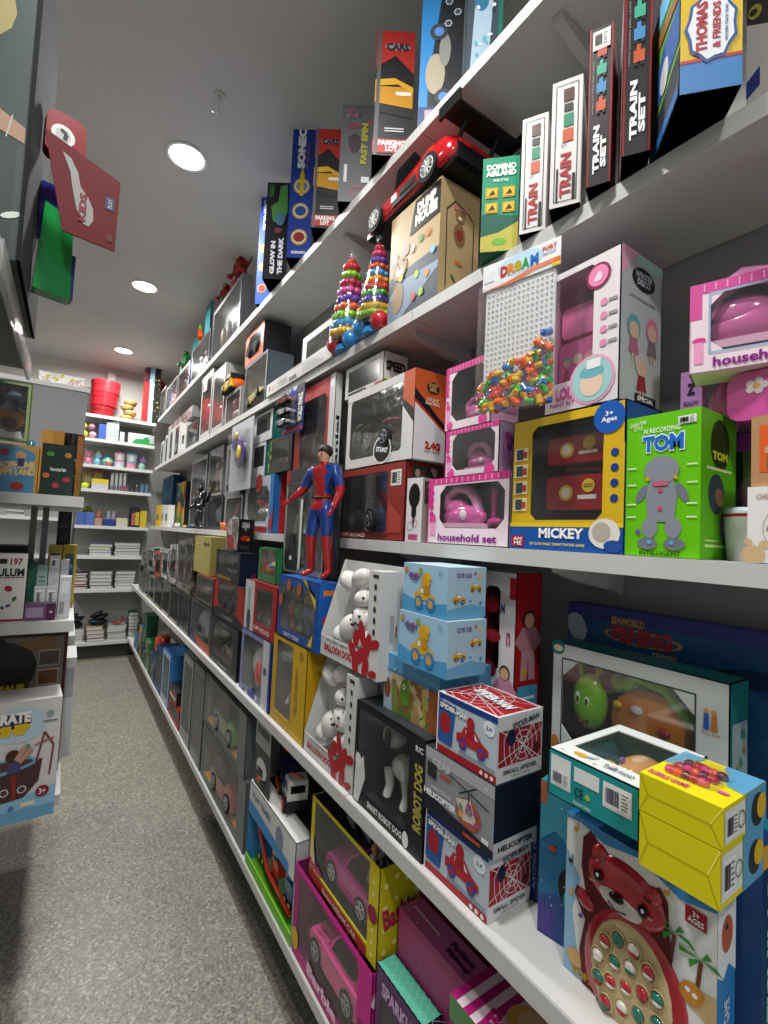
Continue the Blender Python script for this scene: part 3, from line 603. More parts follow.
# three small household sets left of MICKEY
t=household('household set box on the shelf board, bottom one left of the yellow and blue carton',(508,549),(427,542),(509,470.5),.812,Z3,0,d=.075); HZ=ZCS+t.h
t=household('small pink toy iron box, middle of the stack beside the yellow and blue carton',(498,475),(445,475),(498.5,420),.815,HZ+.001,0,d=.1,words=False)
HZ2=t.loc.z+t.h
t=household('small pink toy iron box partly behind the peg bag, topmost of its stack',(490,419),(445,422),(491,352),.815,HZ2+.001,0,d=.1,words=False)
# small white doll box
t=on_shelf('doll_box','small white and pink box with black blot print beside the bottom household set','toy box',(420.5,542),(405,540),(420.5,477.5),.812,Z3,8,side=(441,480),depth_max=.16)
mb,F,S,P=carton(t,'#dfdadb','#a99d96'); F.ell(.5,.72,.36,'#17171a',2,1.6); F.rect(.35,.4,.65,.6,'#17171a',2); F.poly([(.4,.42),(.6,.42),(.5,.2)],'#17171a',2); F.ring(.55,.3,.2,.03,'#d0709c',3); F.ring(.3,.25,.2,.03,'#7aa6c0',3); F.rect(.2,.04,.8,.12,'#c04a7c',3)
S.rect(.1,.6,.9,.95,'#4a403a'); S.blobs(5,['#b8a898','#8a6a5a'],8,(.06,.12),(.2,.65,.8,.9),2); t.solo(mb)
# red car box, stunt box, speed box
t=on_shelf('car_box','brick red remote control car box with a wide window, under the orange stunt car box','toy box',(403,541),(335,538),(403,460.5),.812,Z3,0,side=(441,541),depth_max=.2); RC=t
win=(.05,.1,.78,.9)
mb,F,S,P=wcarton(t,'#8c2f28','#7d2a24','#8f332b','#23262b',win,.04,back=printed('#33383c',26,2,('#6a2a26',))); F.codes(.82,.7,.95,.9,2); F.poly([(.8,.1),(.97,.1),(.97,.3),(.8,.5)],'#a8443a',2); F.ell(.5,.06,.3,'#5a2320',2,.1)
F.text('OFF-ROAD',.3,.05,.4,.05,'#d8c8b8',3); S.rect(.15,.72,.9,.96,'#463c38',1); S.blobs(6,['#b8a494','#7a5a48','#2a2a2a'],5,(.06,.12),(.2,.76,.85,.92),2); S.text('R/C CAR',.5,.12,.6,.07,'#e0c8b8',2)
t.part('carton',mb); t.part('window_film',wfilm(t,win,film(gl=.16,bump=8))); mb=MB(); buggy(mb,pose((t.w*.42,.075,t.h*.12),-8),.215,'#33363b','#4d545c'); t.part('toy_car',mb)
t=on_shelf('car_box','white and orange STUNT car box with a big window, on the brick red box','toy box',(412,460),(345,466),(412,369),.812,ZCS+RC.h+.002,0,side=(443.5,463),depth_max=.19); ST=t
win=(.06,.12,.86,.9)
mb,F,S,P=wcarton(t,'#d8d6d2','#c9cbcc','#b9552a','#2a2828',win,.05,back=printed('#3c3636',26,5,('#8a8a88','#6a2226')))
F.rect(.86,0,1,1,'#c2572a',2); F.poly([(.86,0),(1,0),(1,.55),(.86,.7)],'#1f1f20',3); F.poly([(.86,0),(1,0),(1,.4),(.86,.62)],'#d8d8d8',4); F.rect(0,.9,.86,1,'#d1cfca',2); F.ell(.6,.17,.13,'#ece8e2',3,.9); F.ell(.6,.17,.115,'#222',4,.85); F.text('STUNT',.6,.17,.17,.06,'#eeeeee',5,-10,.05)
S.rect(0,0,1,1,'#c2572a',1); S.poly([(0,0),(1,0),(1,.42),(0,.78)],'#1c1c1e',2); S.poly([(0,0),(1,0),(1,.36),(0,.66)],'#c43a22',3); S.poly([(0,0),(1,0),(1,.33),(0,.62)],'#d9dadb',4)
S.ell(.55,.82,.2,'#2c1d18',5,.7); S.text('STUNT\nDEVIL',.55,.82,.28,.09,'#d8b070',6); S.text('STUNT\nRACING',.55,.66,.45,.08,'#e8d8cc',6); S.text('2.4G',.6,.17,.5,.09,'#b8281c',6,0,.06); S.text('RADIO CONTROL',.6,.1,.5,.02,'#333',6)
t.part('carton',mb); t.part('window_film',wfilm(t,win,film(gl=.2,bump=16))); mb=MB(); buggy(mb,pose((t.w*.48,.066,t.h*.2),-6,0,0),.19,'#5c2a30','#77777c'); mb.ell((t.w*.8,.03,t.h*.75),(.02,.012,.03),G('#a83038')); mb.ell((t.w*.55,.05,t.h*.55),(.05,.03,.015),G('#8c3a48')); t.part('toy_car',mb)
t=on_shelf('car_box','long white SPEED car box on top of the stunt car box','toy box',(383,378),(345,394),(383,350.5),.83,ZCS+RC.h+ST.h+.004,0,side=(408,366),depth_max=.16)
win=(.08,.2,.9,.85)
mb,F,S,P=wcarton(t,'#d7d7d3','#c8c8c4','#d0d0cc','#2a2a2a',win,0,back=printed('#4a443a',40,1,('#a09a8a',))); F.text('SPEED',.35,.1,.5,.13,'#1d1d1d',3,0,.06); F.rect(.7,.0,1,.1,'#5a9a3a',2); F.rect(.8,.1,1,.16,'#b0322a',2); S.text('SPEED',.5,.6,.8,.3,'#1c1c1c',2,0,.06); S.rect(0,0,1,.12,'#b0322a'); S.rect(0,.12,1,.2,'#5a9a3a')
t.part('carton',mb); t.part('window_film',wfilm(t,win)); mb=MB(); 
for k in range(3): car(mb,pose((t.w*(.22+.28*k),.05,t.h*.22)),.05,['#c0a030','#8a8a8a','#b09048'][k])
t.part('toy_car',mb)
# Daniel box (stands on the tall clear box behind)
t=on_shelf('figure_box','tall red and white window box with black handwriting, left of the stunt car box','toy box',(331.7,462),(293,469),(334.6,373),.815,1.70,0,side=(343.5,373.5),depth_max=.14); DN=t
win=(.16,.2,.82,.86)
mb,F,S,P=wcarton(t,'#b3302c','#cfcfcc','#c23a34','#2d2326',win,.06,back=printed('#3a2a2e',22,6,('#77706e',))); F.rect(.88,0,1,1,'#d3d3d0',2); F.poly([(.5,0),(.88,0),(.88,.15),(.6,.13)],'#d3d3d0',2); F.rect(.9,.88,.98,.96,'#f2f2f0',4); F.text('Daniel',.3,.09,.3,.07,'#e8b8b0',3,20)
S.text('Daniel',.5,.32,.5,.6,'#161616',2,90,.03); S.rect(0,0,1,.05,'#aaa'); t.part('carton',mb); t.part('window_film',wfilm(t,win,film(gl=.16,bump=7))); mb=MB(); bike(mb,pose((t.w*.5,.06,t.h*.24)),.24,'#6a2226'); t.part('toy_motorbike',mb)
# carton under it on the shelf (hidden behind the clear box)
t=on_shelf('figure_box','grey mottled carton behind the tall clear fronted black box','toy box',(331,538),(290,537),(331,470),.83,Z3,0,d=.15)
mb,F,S,P=carton(t,busy(['#2a2c30','#3f4448','#8a8a8a','#1c1e22'],24),'#50545a'); t.h=.19; mb=MB(); mb.box((0,0,0),(t.w,t.d,1.70-Z3-.001),busy(['#2a2c30','#3f4448','#8a8a8a','#1c1e22'],24)); t.solo(mb)
# WORLD FINALS blister hung on the board above
t=on_shelf('blister_pack','small blue and silver WORLD FINALS blister pack standing before the red window box','blister pack',(300.5,429),(280.5,433),(302,381.5),.775,None,0,d=.03,depth_max=.03)
mb=MB(); mb.box((0,.008,0),(t.w,.011,t.h),'#1d3f8c'); F=Face(mb,(0,.008,0),(1,0,0),(0,0,1),t.w,t.h); F.rect(.7,.15,1,1,'#17181b'); F.text('WORLD FINALS',.85,.5,.22,.6,'#ffffff',3,90,.04); F.rect(0,.04,1,.1,'#b23a30',2); F.rect(0,.88,.7,1,'#2a58b8',2); F.blobs(5,['#e9e9e9','#c9b040'],2,(.04,.08),(.05,.88,.65,.98),3); t.part('card',mb)
mb=MB()
for k in range(3): car(mb,pose((t.w*.35,-.004,t.h*(.16+.24*k)),0,0,0),t.w*.62,['#9aa4b0','#b9bcc4','#8c4440'][k])
t.part('toy_car',mb); mb=MB(); mb.rbox((t.w*.03,-.02,t.h*.1),(t.w*.68,.007,t.h*.88),.004,film(gl=.16)); t.part('blister',mb)
# peg board bag hanging in front of the second board


Yn,zb=onx((551,398),.775); ztop=onx((559,240),.775)[1]
t=on_shelf('peg_board_bag','clear bag with a white peg board and loose coloured pegs, hanging from the second board','craft toy',(553,402),(479,417),(560,241),.765,None,12,d=.012)
w_,h_=t.w,t.h
mb=MB(); mb.box((-.004,.002,h_*.86),(w_+.006,.004,h_*1.04),'#e9ebec'); F=Face(mb,(-.004,.002,h_*.86),(1,0,0),(0,0,1),w_+.01,h_*.18)
F.ell(.5,.62,.3,'#bcd9ec',1,.42); F.poly([(0,0),(.3,.05),(.7,.28),(1,.3),(1,.14),(.7,.12),(.4,-.05)],'#e0702a',2)
for c,x,col in (('D',.3,'#c8241e'),('R',.4,'#d88a1e'),('e',.48,'#b3a020'),('A',.58,'#2f9a46'),('M',.69,'#2b66b8')): F.text(c,x,.52,.1,.4,col,3,0,.05)
F.text('PORT',.87,.75,.17,.15,'#c8421e',3,0,.04); F.text('CREATIVITY',.87,.55,.16,.08,'#5a4a7a',3); F.rect(.02,.3,.16,.7,'#dfe3e6',2); F.rect(.9,.0,1,.12,'#e8c42a',3); t.part('header_card',mb)
mb=MB(); mb.rbox((.004,.006,.006),(w_-.004,.010,h_*.855),.006,M('#d9dadb',.35)); wh=M('#e6e7e8',.3); nx_=15; nz_=22
for i_ in range(nx_):
    for j_ in range(nz_): mb.cyl((.012+(w_-.024)*i_/(nx_-1),.006,.014+(h_*.84-.02)*j_/(nz_-1)),(.012+(w_-.024)*i_/(nx_-1),.003,.014+(h_*.84-.02)*j_/(nz_-1)),.0026,.0018,wh,6)
t.part('peg_board',mb)
mb=MB(); R=random.Random(5); pc=['#cf2a24','#e8b41e','#2468c0','#3aa63c','#e8601e','#e8b41e','#e8601e']
for k in range(140):
    x=R.uniform(.008,w_-.008); lim=h_*(.2+.26*(x/w_)**1.2); z=R.uniform(.008,lim); y=R.uniform(-.01,.0); p=Vector((x,y,z)); q=Vector((R.uniform(-1,1),R.uniform(-.4,.4),R.uniform(-1,1))).normalized()*.0088
    c=G(R.choice(pc)); mb.cyl(p-q,p+q,.0068,.0074,c,8); mb.cyl(p+q,p+q*1.55,.0038,.0038,c,6)
t.part('pegs',mb,stuff=True)
mb=MB(); mb.rbox((-.002,-.0165,0),(w_+.002,.0115,h_*.87),.006,film(gl=.07,haze=.05,bump=7)); t.part('plastic_bag',mb)
# ================================================================ fourth shelf (waist height), nearest part
Z4=ZD+.0005
# large red bear whack game
t=on_shelf('toy_box','big blue and white carton with a red bear whacking game in its window','toy box',(716,1063),(562.5,1003),(714,896),.72,Z4,0,d=.055); BR_=t
t.h=onx((714,896),.72)[1]-Z4
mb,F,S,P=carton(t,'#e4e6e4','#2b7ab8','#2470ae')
F.poly([(0,.0),(.16,0),(.1,.2),(.06,.4),(.12,.62),(.02,.75),(0,.76)],'#8ab4cf',1); F.poly([(.72,0),(1,0),(1,.42),(.92,.3),(.85,.12)],'#8fb2cc',1); F.poly([(.8,.38),(1,.32),(1,.5),(.82,.46)],'#d2b483',1)
F.poly([(0,.97),(0,1),(1,1),(1,.92),(.8,.88),(.55,.97),(.3,.93),(.12,.98)],'#3f8ac0',2)
for a_,b_ in ((.75,.62),(.9,.57)):
    F.line([(a_,b_-.1),(a_+.02,b_+.06)],.005,'#6a4228',3)
    for k in range(6):
        q=k*PI/3; F.poly([(a_+.02,b_+.07),(a_+.02+.1*math.cos(q)-.02,b_+.07+.05*math.sin(q)+.01),(a_+.02+.12*math.cos(q),b_+.05+.06*math.sin(q))],'#3f8f3a',4)
F.ell(.87,.44,.075,'#c9882c',4,.8,14,.7); F.ell(.85,.45,.015,'#f4f4f4',5); F.ell(.89,.44,.015,'#f4f4f4',5); F.poly([(.76,.37),(.8,.4),(.83,.36),(.79,.33)],'#b35a33',4)
F.rect(.83,.79,.95,.88,'#a5202a',4); F.text('3+\nAGES',.89,.835,.09,.065,'#ffffff',5)
for x,y,c in ((.08,.92,'#d8a030'),(.72,.87,'#d8a030'),(.05,.5,'#d8a030'),(.13,.4,'#7a5a9a'),(.04,.7,'#2a2a30'),(.2,.96,'#6aa0c8')): F.ell(x,y,.016,c,3); F.rect(x+.012,y,x+.02,y+.05,c,3)
F.ell(.1,.12,.07,'#c9a066',3,.8); F.text('GOPHER',.2,.05,.26,.05,'#b78a2c',4,0,.05)
# dark window cut shape and the bear in relief
out=[(.13,.72),(.14,.9),(.2,.97),(.28,.9),(.6,.83),(.68,.88),(.73,.82),(.74,.68),(.76,.5),(.72,.38),(.8,.27),(.9,.12),(.86,.05),(.8,.04),(.78,0),(.16,0),(.13,.2),(.17,.4),(.08,.52),(.1,.58),(.17,.57)]
F.poly(out,'#5a1014',3)
t.part('carton',mb)
mb=MB(); w_,h_=t.w,t.h; red=G('#a91f2a'); U=lambda a,b:(a*w_,-.004,b*h_)
mb.ell((.45*w_,.0,.73*h_),(.275*w_,.012,.165*h_),red,24,14,(0,.12,0)); mb.ell((.27*w_,.0,.86*h_),(.06*w_,.01,.06*h_),red); mb.ell((.64*w_,.0,.81*h_),(.06*w_,.01,.05*h_),red)
mb.ell((.51*w_,.0,.22*h_),(.35*w_,.012,.40*h_),red,24,14); mb.ell((.17*w_,.0,.52*h_),(.08*w_,.009,.05*h_),red,12,8,(0,.5,0)); mb.ell((.86*w_,.0,.16*h_),(.05*w_,.009,.15*h_),red,12,8,(0,-.55,0))
t.part('bear_toy',mb)
mb=MB(); mb.ell((.44*w_,-.009,.665*h_),(.15*w_,.005,.062*h_),M('#d9cfc9',.3),20,10,(0,.1,0)); mb.ell((.43*w_,-.015,.7*h_),(.052*w_,.005,.026*h_),M('#17100f',.15)); 
for x in (.29,.6): mb.ell((x*w_,-.013,(.755-.12*(x-.29))*h_),(.033*w_,.004,.037*h_),M('#150c0c',.1)); mb.ell(((x+.008)*w_,-.0172,(.768-.12*(x-.29))*h_),(.011*w_,.001,.012*h_),'#ffffff',8,6)
mb.tube([(.37*w_,-.0145,.65*h_),(.43*w_,-.016,.628*h_),(.5*w_,-.0145,.64*h_)],.0009,'#2a1412',6)
for x in (.24,.64): mb.ell((x*w_,-.0115,.7*h_),(.02*w_,.001,.008*h_),'#e0a070',8,6)
for x,z in ((.25,.84),(.62,.79)): mb.ell((x*w_,-.0115,z*h_),(.028*w_,.0015,.006*h_),'#3a0c0e',8,6,(0,.3 if x>.4 else -.3,0))
t.part('bear_face',mb)
mb=MB(); mb.ell((.51*w_,-.006,.24*h_),(.275*w_,.01,.335*h_),M('#cdb888',.35),24,12); t.part('belly_board',mb)
k=0
for r_,n_ in ((.205,12),(.11,6),(0,1)):
    for q in range(n_):
        an=2*PI*q/max(1,n_)+.3; x=.51*w_+r_*w_*math.cos(an); z=.24*h_+r_*1.25*h_*math.sin(an)*.95
        if z<.005: continue
        c1=['#1f6a58','#a3242c','#d8d4c8'][k%3]; c2=['#d8d4c8','#d8d4c8','#a3242c','#1f6a58'][k%4]; k+=1; mb=MB()
        mb.torus((x,-.0145,z),.046*w_,.0016,M('#b9a274',.4),'y',16,1.15); mb.ell((x,-.0155,z+.006*h_),(.038*w_,.005,.030*h_),G(c1),12,8); mb.ell((x,-.0162,z-.012*h_),(.031*w_,.005,.02*h_),M(c2,.3),10,6); t.part('pop_up_head',mb)
mb=MB(); S=Face(mb,(t.w,0,0),(0,1,0),(0,0,1),t.d,t.h); S.poly([(0,.6),(0,1),(1,1),(1,.55),(.6,.62),(.3,.56)],'#dfe3e2',1); S.ell(.5,.78,.3,'#b2593a',2,1.4); S.ell(.45,.82,.07,'#222',3); S.ell(.6,.95,.35,'#cfc8c0',2,.6); S.text('FISHING GAME',.5,.3,.3,.3,'#cfe2f0',2,90); t.part('printed_side',mb)
# navy fishing box behind it
t=put('toy_box','navy carton with FISHING down its edge, behind the red bear game','toy box',.785,.245,Z4,.20,.055,.30,0)
mb,F,S,P=carton(t,'#1c3f70','#15305c'); S.text('FISHING',.5,.55,.5,.6,'#8fd0c0',2,90,.04); S.rect(.0,.9,1,1,'#d8a020'); S.rect(.1,.03,.9,.2,'#b8862a'); t.solo(mb)
t=put('toy_box','teal underwater carton at the very edge behind the navy FISHING carton','toy box',.85,.20,Z4,.2,.06,.285,0)
mb,F,S,P=carton(t,busy(['#0f6a7a','#1b8a94','#0d4f66','#2aa0a0'],14),'#14707c'); S.ell(.5,.55,.4,'#111',2); S.ell(.5,.55,.25,'#e0a020',3); t.solo(mb)
# teal penguin fishing box
t=on_shelf('toy_box','tall blue underwater carton with a black penguin shape, left of the red bear game','toy box',(576,960),(537,934),(575,792),.755,Z4,12,d=.05)
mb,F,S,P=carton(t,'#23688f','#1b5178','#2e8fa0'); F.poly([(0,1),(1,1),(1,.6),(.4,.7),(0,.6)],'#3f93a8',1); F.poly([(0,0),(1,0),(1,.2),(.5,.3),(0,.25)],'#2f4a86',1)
F.ell(.35,.58,.09,'#b3402a',3,.9); F.ell(.43,.6,.03,'#222',4); F.ell(.8,.38,.28,'#0e1013',3,1.6); F.ell(.83,.3,.18,'#2a9c96',4,1.4); F.ell(.9,.5,.1,'#e8e8e8',5)
for k in range(7): F.line([(.05+.05*k,.02),(.03+.06*k,.18+.03*(k%3))],.004,'#4a3a86',3)
F.blobs(14,['#e8e8f0','#d0607a','#e0b040'],9,(.008,.02),(.05,.2,.7,.95),4); F.rect(0,.85,.18,1,'#b06a50',2); t.solo(mb)
# flat teal lamb box, lying on the two upright cartons
def flat(name,label,cat,near,left,top,X,z0,a,d,group=None): return on_shelf(name,label,cat,near,left,top,X,z0,a,d=d,group=group)
ZB_=ZD+BR_.h+.002
t=on_shelf('toy_box','teal and white carton lying flat with a see-through lid over a lamb toy','toy box',(639,844),(547.5,791),(639,789),.655,None,0,d=.20)
LZ=t.loc.z; print('LAMB z',LZ,'bear top',ZB_)
w_,d_,h_=t.w,t.d,t.h; mb=MB(); th=.002
mb.box((0,0,0),(w_,th,h_),'#1f8f92'); mb.box((0,d_-th,0),(w_,d_,h_),'#1f8f92'); mb.box((0,0,0),(th,d_,h_),'#1f8f92'); mb.box((w_-th,0,0),(w_,d_,h_),'#1f8f92'); mb.box((0,0,0),(w_,d_,th),'#23282b')
F=Face(mb,(0,0,0),(1,0,0),(0,0,1),w_,h_); F.rect(.04,.25,.28,.9,'#dfe4e4'); F.codes(.05,.3,.27,.6,2,'#667'); F.rect(.32,.55,.6,.85,'#dfe4e4'); F.rect(.64,.35,.93,.85,'#dfe4e4'); F.codes(.65,.4,.92,.82,2,'#556'); F.text('CE',.38,.34,.1,.2,'#0d3a3c',2,0,.02); F.ell(.48,.34,.03,'#8fc24a',2); F.text('MADE IN CHINA',.42,.12,.2,.07,'#c8e6e4',2)
def fr(x0,y0,x1,y1): mb.box((x0*w_,y0*d_,h_-th),(x1*w_,y1*d_,h_),'#dde2e0')
fr(0,0,1,.2);fr(0,.85,1,1);fr(0,.2,.12,.85);fr(.9,.2,1,.85)
P=Face(mb,(0,0,h_),(1,0,0),(0,1,0),w_,d_); P.ell(.3,.1,.08,'#d8a030',2,.6); P.blobs(10,['#8fb8c8','#e0b8c0','#8aa'],6,(.012,.03),(.05,.03,.7,.16),2); P.text('LAMB PIANO',.72,.1,.3,.06,'#7a8a94',2)
t.part('carton',mb)
mb=MB(); mb.box((.12*w_,.2*d_,h_-.0015),(.9*w_,.85*d_,h_-.001),film(gl=.12,bump=10)); t.part('window_film',mb)
mb=MB(); mb.ell((.6*w_,.55*d_,h_*.62),(.2*w_,.22*d_,h_*.3),G('#dfa45c')); mb.ell((.6*w_,.55*d_,h_*.78),(.1*w_,.13*d_,h_*.16),G('#e8c8a0')); mb.ell((.5*w_,.42*d_,h_*.85),(.025*w_,.025*d_,.006),'#7a6aa8'); mb.ell((.42*w_,.33*d_,h_*.6),(.1*w_,.1*d_,h_*.25),G('#b8a83c'))
for k in range(5): mb.ell(((.42+.08*k)*w_,.3*d_,h_*.72),(.02*w_,.02*d_,.004),['#c83a3a','#e0c03a','#3a8ac8'][k%3],8,6)
t.part('lamb_toy',mb)
LB=t
# two yellow cartons with ball windows
def yellowbox(lbl,near,left,top,z0,ball):
    t=on_shelf('toy_box',lbl,'toy box',near,left,top,.615,z0,0,d=.12)
    w_,d_,h_=t.w,t.d,t.h; mb,F,S,P=carton(t,'#dccf12','#dccf12','#e0d41c')
    F.line([(0,1),(.12,.5),(0,0)],.0012,'#b8ac10',1); F.line([(.12,.5),(.86,.5)],.0012,'#b8ac10',1); F.line([(.86,.5),(1,1)],.0016,'#f2ea60',1); F.line([(.86,.5),(1,0)],.0012,'#b8ac10',1)
    S.rect(.02,.12,.48,.9,'#dfe0da',1); S.codes(.04,.2,.3,.8,2,'#333'); S.ring(.38,.5,.08,.012,'#333',3); S.rect(.5,0,1,1,'#5c9ec4',1); S.ell(.78,.45,.16,'#2a2c30',2,1); S.ell(.86,.5,.12,'#d8b020',3)
    P.poly([(.55,1),(1,1),(1,.45),(.8,.5),(.6,.8)],'#5c9ec4',1); P.poly([(0,1),(.3,1),(.2,.6),(0,.5)],'#6fa8c8',1)
    if ball:
        P.ell(.42,.5,.3,'#8a7420',2,.55); P.ell(.45,.78,.22,'#d8c21e',3,.35); P.line([(.25,.8),(.65,.72)],.003,'#222',4); P.text('BUBBLE GAME',.3,.12,.5,.09,'#c8407a',3,0,.04); P.ell(.85,.3,.07,'#d860a0',3,.6)
    t.part('carton',mb)
    if ball:
        k=0
        for x in range(5):
            for y in range(3): mb=MB(); mb.ell(((.22+.1*x+.03*y)*w_,(.3+.16*y)*d_,h_+.003),(.007,.007,.006),G(['#c8286a','#d8502a','#5a1c2c','#a82030'][(k*7)%4])); k+=1; t.part('bubble_ball',mb)
        mb=MB(); mb.rbox((.15*w_,.22*d_,h_+.0005),(.78*w_,.75*d_,h_+.0105),.012,film(gl=.14),5,'z'); t.part('bubble_window',mb)
    return t
zL=onx((720,893),.615)[1]; 
t1=yellowbox('lower of the two yellow cartons lying flat on the red bear game',(720,893),(639,844),(721.5,852),LZ,False)
t2=yellowbox('upper yellow carton with a bubble window of pink and orange balls',(723,850),(639,807),(722,808),t1.loc.z+t1.h+.001,True)
# caterpillar piano
t=on_shelf('toy_box','wide teal and white carton with a green caterpillar toy behind its window','toy box',(729.4,790),(549,790),(729.4,684),.90,Z4,0,d=.075); CT=t
zt=onx((729.4,684),.90)[1]; t.h=zt-Z4
zl=onx((547.5,745.6),.90)[1]; t.loc.z=zl-.01; t.h=zt-zl+.01
win=(.075,.13,.85,.87)
mb,F,S,P=wcarton(t,'#c9cfcc','#1d7072','#1d7072','#1b2022',win,.16,back='#23282a')
F.line([(.075,.13),(.075,.87),(.85,.87),(.85,.13)],.0025,'#394244',2); F.ell(.04,.96,.05,'#1d7072',3,.9); F.ell(.045,.95,.035,'#d8c9a8',4,.6); 
for x,c in ((.9,'#2f5aa8'),(.935,'#b8742a')): F.ell(x,.78,.012,'#c9955f',4); F.poly([(x-.014,.65),(x+.014,.65),(x+.01,.765),(x-.01,.765)],c,3)
F.text('FULL FUN',.92,.63,.08,.015,'#b83a3a',4); F.ell(.035,.12,.03,'#b87a3a',3,1.3); F.text('Caterpillar',.2,.06,.2,.05,'#7c8a94',3)
S.rect(.1,.3,.9,.72,'#9ab0ae',1); S.blobs(8,['#3f8a6a','#caa04a','#a85a4a'],4,(.06,.12),(.2,.35,.8,.68),2)
t.part('carton',mb); t.part('window_film',wfilm(t,win,film(gl=.09)))
w_,h_=t.w,t.h; mb=MB(); gr=G('#7cc21a'); mb.ell((.215*w_,.03,.53*h_),(.11*w_,.026,.245*h_),gr,24,14); mb.tube([(.15*w_,.035,.7*h_),(.135*w_,.03,.85*h_)],.005,gr); mb.tube([(.25*w_,.035,.72*h_),(.27*w_,.03,.84*h_)],.005,gr)
mb.ell((.13*w_,.03,.855*h_),(.026*w_,.01,.05*h_),G('#c9a24a')); mb.ell((.275*w_,.03,.84*h_),(.026*w_,.01,.05*h_),G('#c9a24a'))
for k in range(6): mb.ell(((.37+.075*k)*w_,.052,(.74-.03*k+.02*(k%2))*h_),(.06*w_,.018,.09*h_),gr,14,8)
mb.tube([(.38*w_,.045,.72*h_),(.5*w_,.035,.84*h_),(.66*w_,.035,.8*h_),(.77*w_,.035,.62*h_),(.82*w_,.035,.3*h_)],[.01,.012,.012,.011,.008],gr,10); t.part('caterpillar_toy',mb)
mb=MB()
for x,z in ((.175,.55),(.235,.545)): mb.ell((x*w_,.008,z*h_),(.022*w_,.004,.06*h_),M('#f2f2ee',.15)); mb.ell(((x+.003)*w_,.0042,z*h_),(.010*w_,.002,.03*h_),'#1a1a1a',8,6)
mb.tube([(.16*w_,.009,.42*h_),(.2*w_,.003,.35*h_),(.25*w_,.007,.39*h_)],.0025,'#5a1a14',6); t.part('caterpillar_face',mb)
mb=MB(); org=G('#cf7f1e'); mb.ell((.59*w_,.032,.46*h_),(.24*w_,.018,.3*h_),org,24,12,(0,.12,0)); t.part('piano_body',mb)
for x,z,c,r in ((.42,.6,'#e0c020',.028),(.53,.6,'#d8d0d4',.036),(.68,.5,'#a3283a',.034),(.41,.36,'#7a5ab0',.03),(.52,.34,'#3f7f9a',.03),(.62,.3,'#7ab82a',.028),(.75,.33,'#e0a820',.02)):
    mb=MB(); mb.ell((x*w_,.014,z*h_),(r*w_,.006,r*.95*w_*.8),G(c),12,8); t.part('piano_button',mb)
u=put('toy_box','plain teal carton hidden under the caterpillar carton','toy box',.905,.335,Z4,.30,.07,t.loc.z-Z4-.001,0); mb,F,S,P=carton(u,'#2a6f74'); u.solo(mb)
# Sea world fishing box leaning behind
t=on_shelf('toy_box','long dark blue FISHING carton leaning against the back panel behind the caterpillar toy','toy box',(840,790),(564,790),(840,645),1.02,Z4,0,d=.035)
mb,F,S,P=carton(t,busy(['#23527f','#2b6190','#1f4b76','#356a98'],7),'#1e466e','#3a3f86'); F.rect(0,.95,1,1,'#34397c',2); F.ell(.36,.90,.17,'#c49a3a',3,.2); F.ell(.36,.9,.155,'#24508a',4,.17); F.text('SEAWORLD',.30,.955,.15,.03,'#c49a3a',5,0,.04); F.text('FISHING',.36,.905,.26,.065,'#a8383a',5,0,.06); F.text('SERIES',.46,.85,.1,.02,'#c8b88a',5)
F.ell(.05,.9,.05,'#9ab0ba',3,1.4,12,.4); F.ell(.45,.76,.25,'#8a3a2a',3,.1,16,-.12); F.ell(.75,.84,.14,'#14304a',3,.25,14,.15); F.ell(.9,.76,.09,'#16324e',3,.3,14,-.3); P.rect(0,0,1,1,'#3a3f80'); t.solo(mb)
# red and white doll box standing behind the two car cartons
t=on_shelf('doll_box','red and white carton with a girl in pink, beside the small blue car boxes','toy box',(514,679),(483,665),(515.7,573),.86,Z4,0,side=(539.5,668),depth_max=.10)
t.h=onx((515.7,573),.86)[1]-Z4; f0=.55
mb,F,S,P=wcarton(t,'#d9d7d8','#a3181e','#c9c9c9','#4a1418',(.0,.62,.5,.94),.1)
F.ell(.2,.62,.25,'#7a1620',3,.8); F.ell(.25,.87,.22,'#8c1a24',3); F.ell(.3,.75,.26,'#94202a',2,.6); F.rect(.8,.9,1,.98,'#b31c24',3); F.text('M',.6,.86,.14,.04,'#5a6aa0',3); F.text('n',.8,.75,.12,.05,'#a04060',3); p_fig(F,.72,.45,.2,'#c98aa0','#d8b0b8')
p_fig(S,.5,.6,.26,'#b07a84','#b98a94'); S.rect(.12,.46,.9,.58,'#4a9cc4',2); S.rect(.18,.49,.8,.5,'#e8f0f4',3); S.rect(.18,.53,.8,.54,'#e8f0f4',3); S.rect(0,0,1,.45,'#c9c9ca'); S.ell(.35,.63,.12,'#c9a23a',3)
t.part('carton',mb); mb=MB(); mb.ell((.3*t.w,.04,t.h*.78),(.2*t.w,.02,.1*t.h),G('#8c1a20')); t.part('toy',mb)
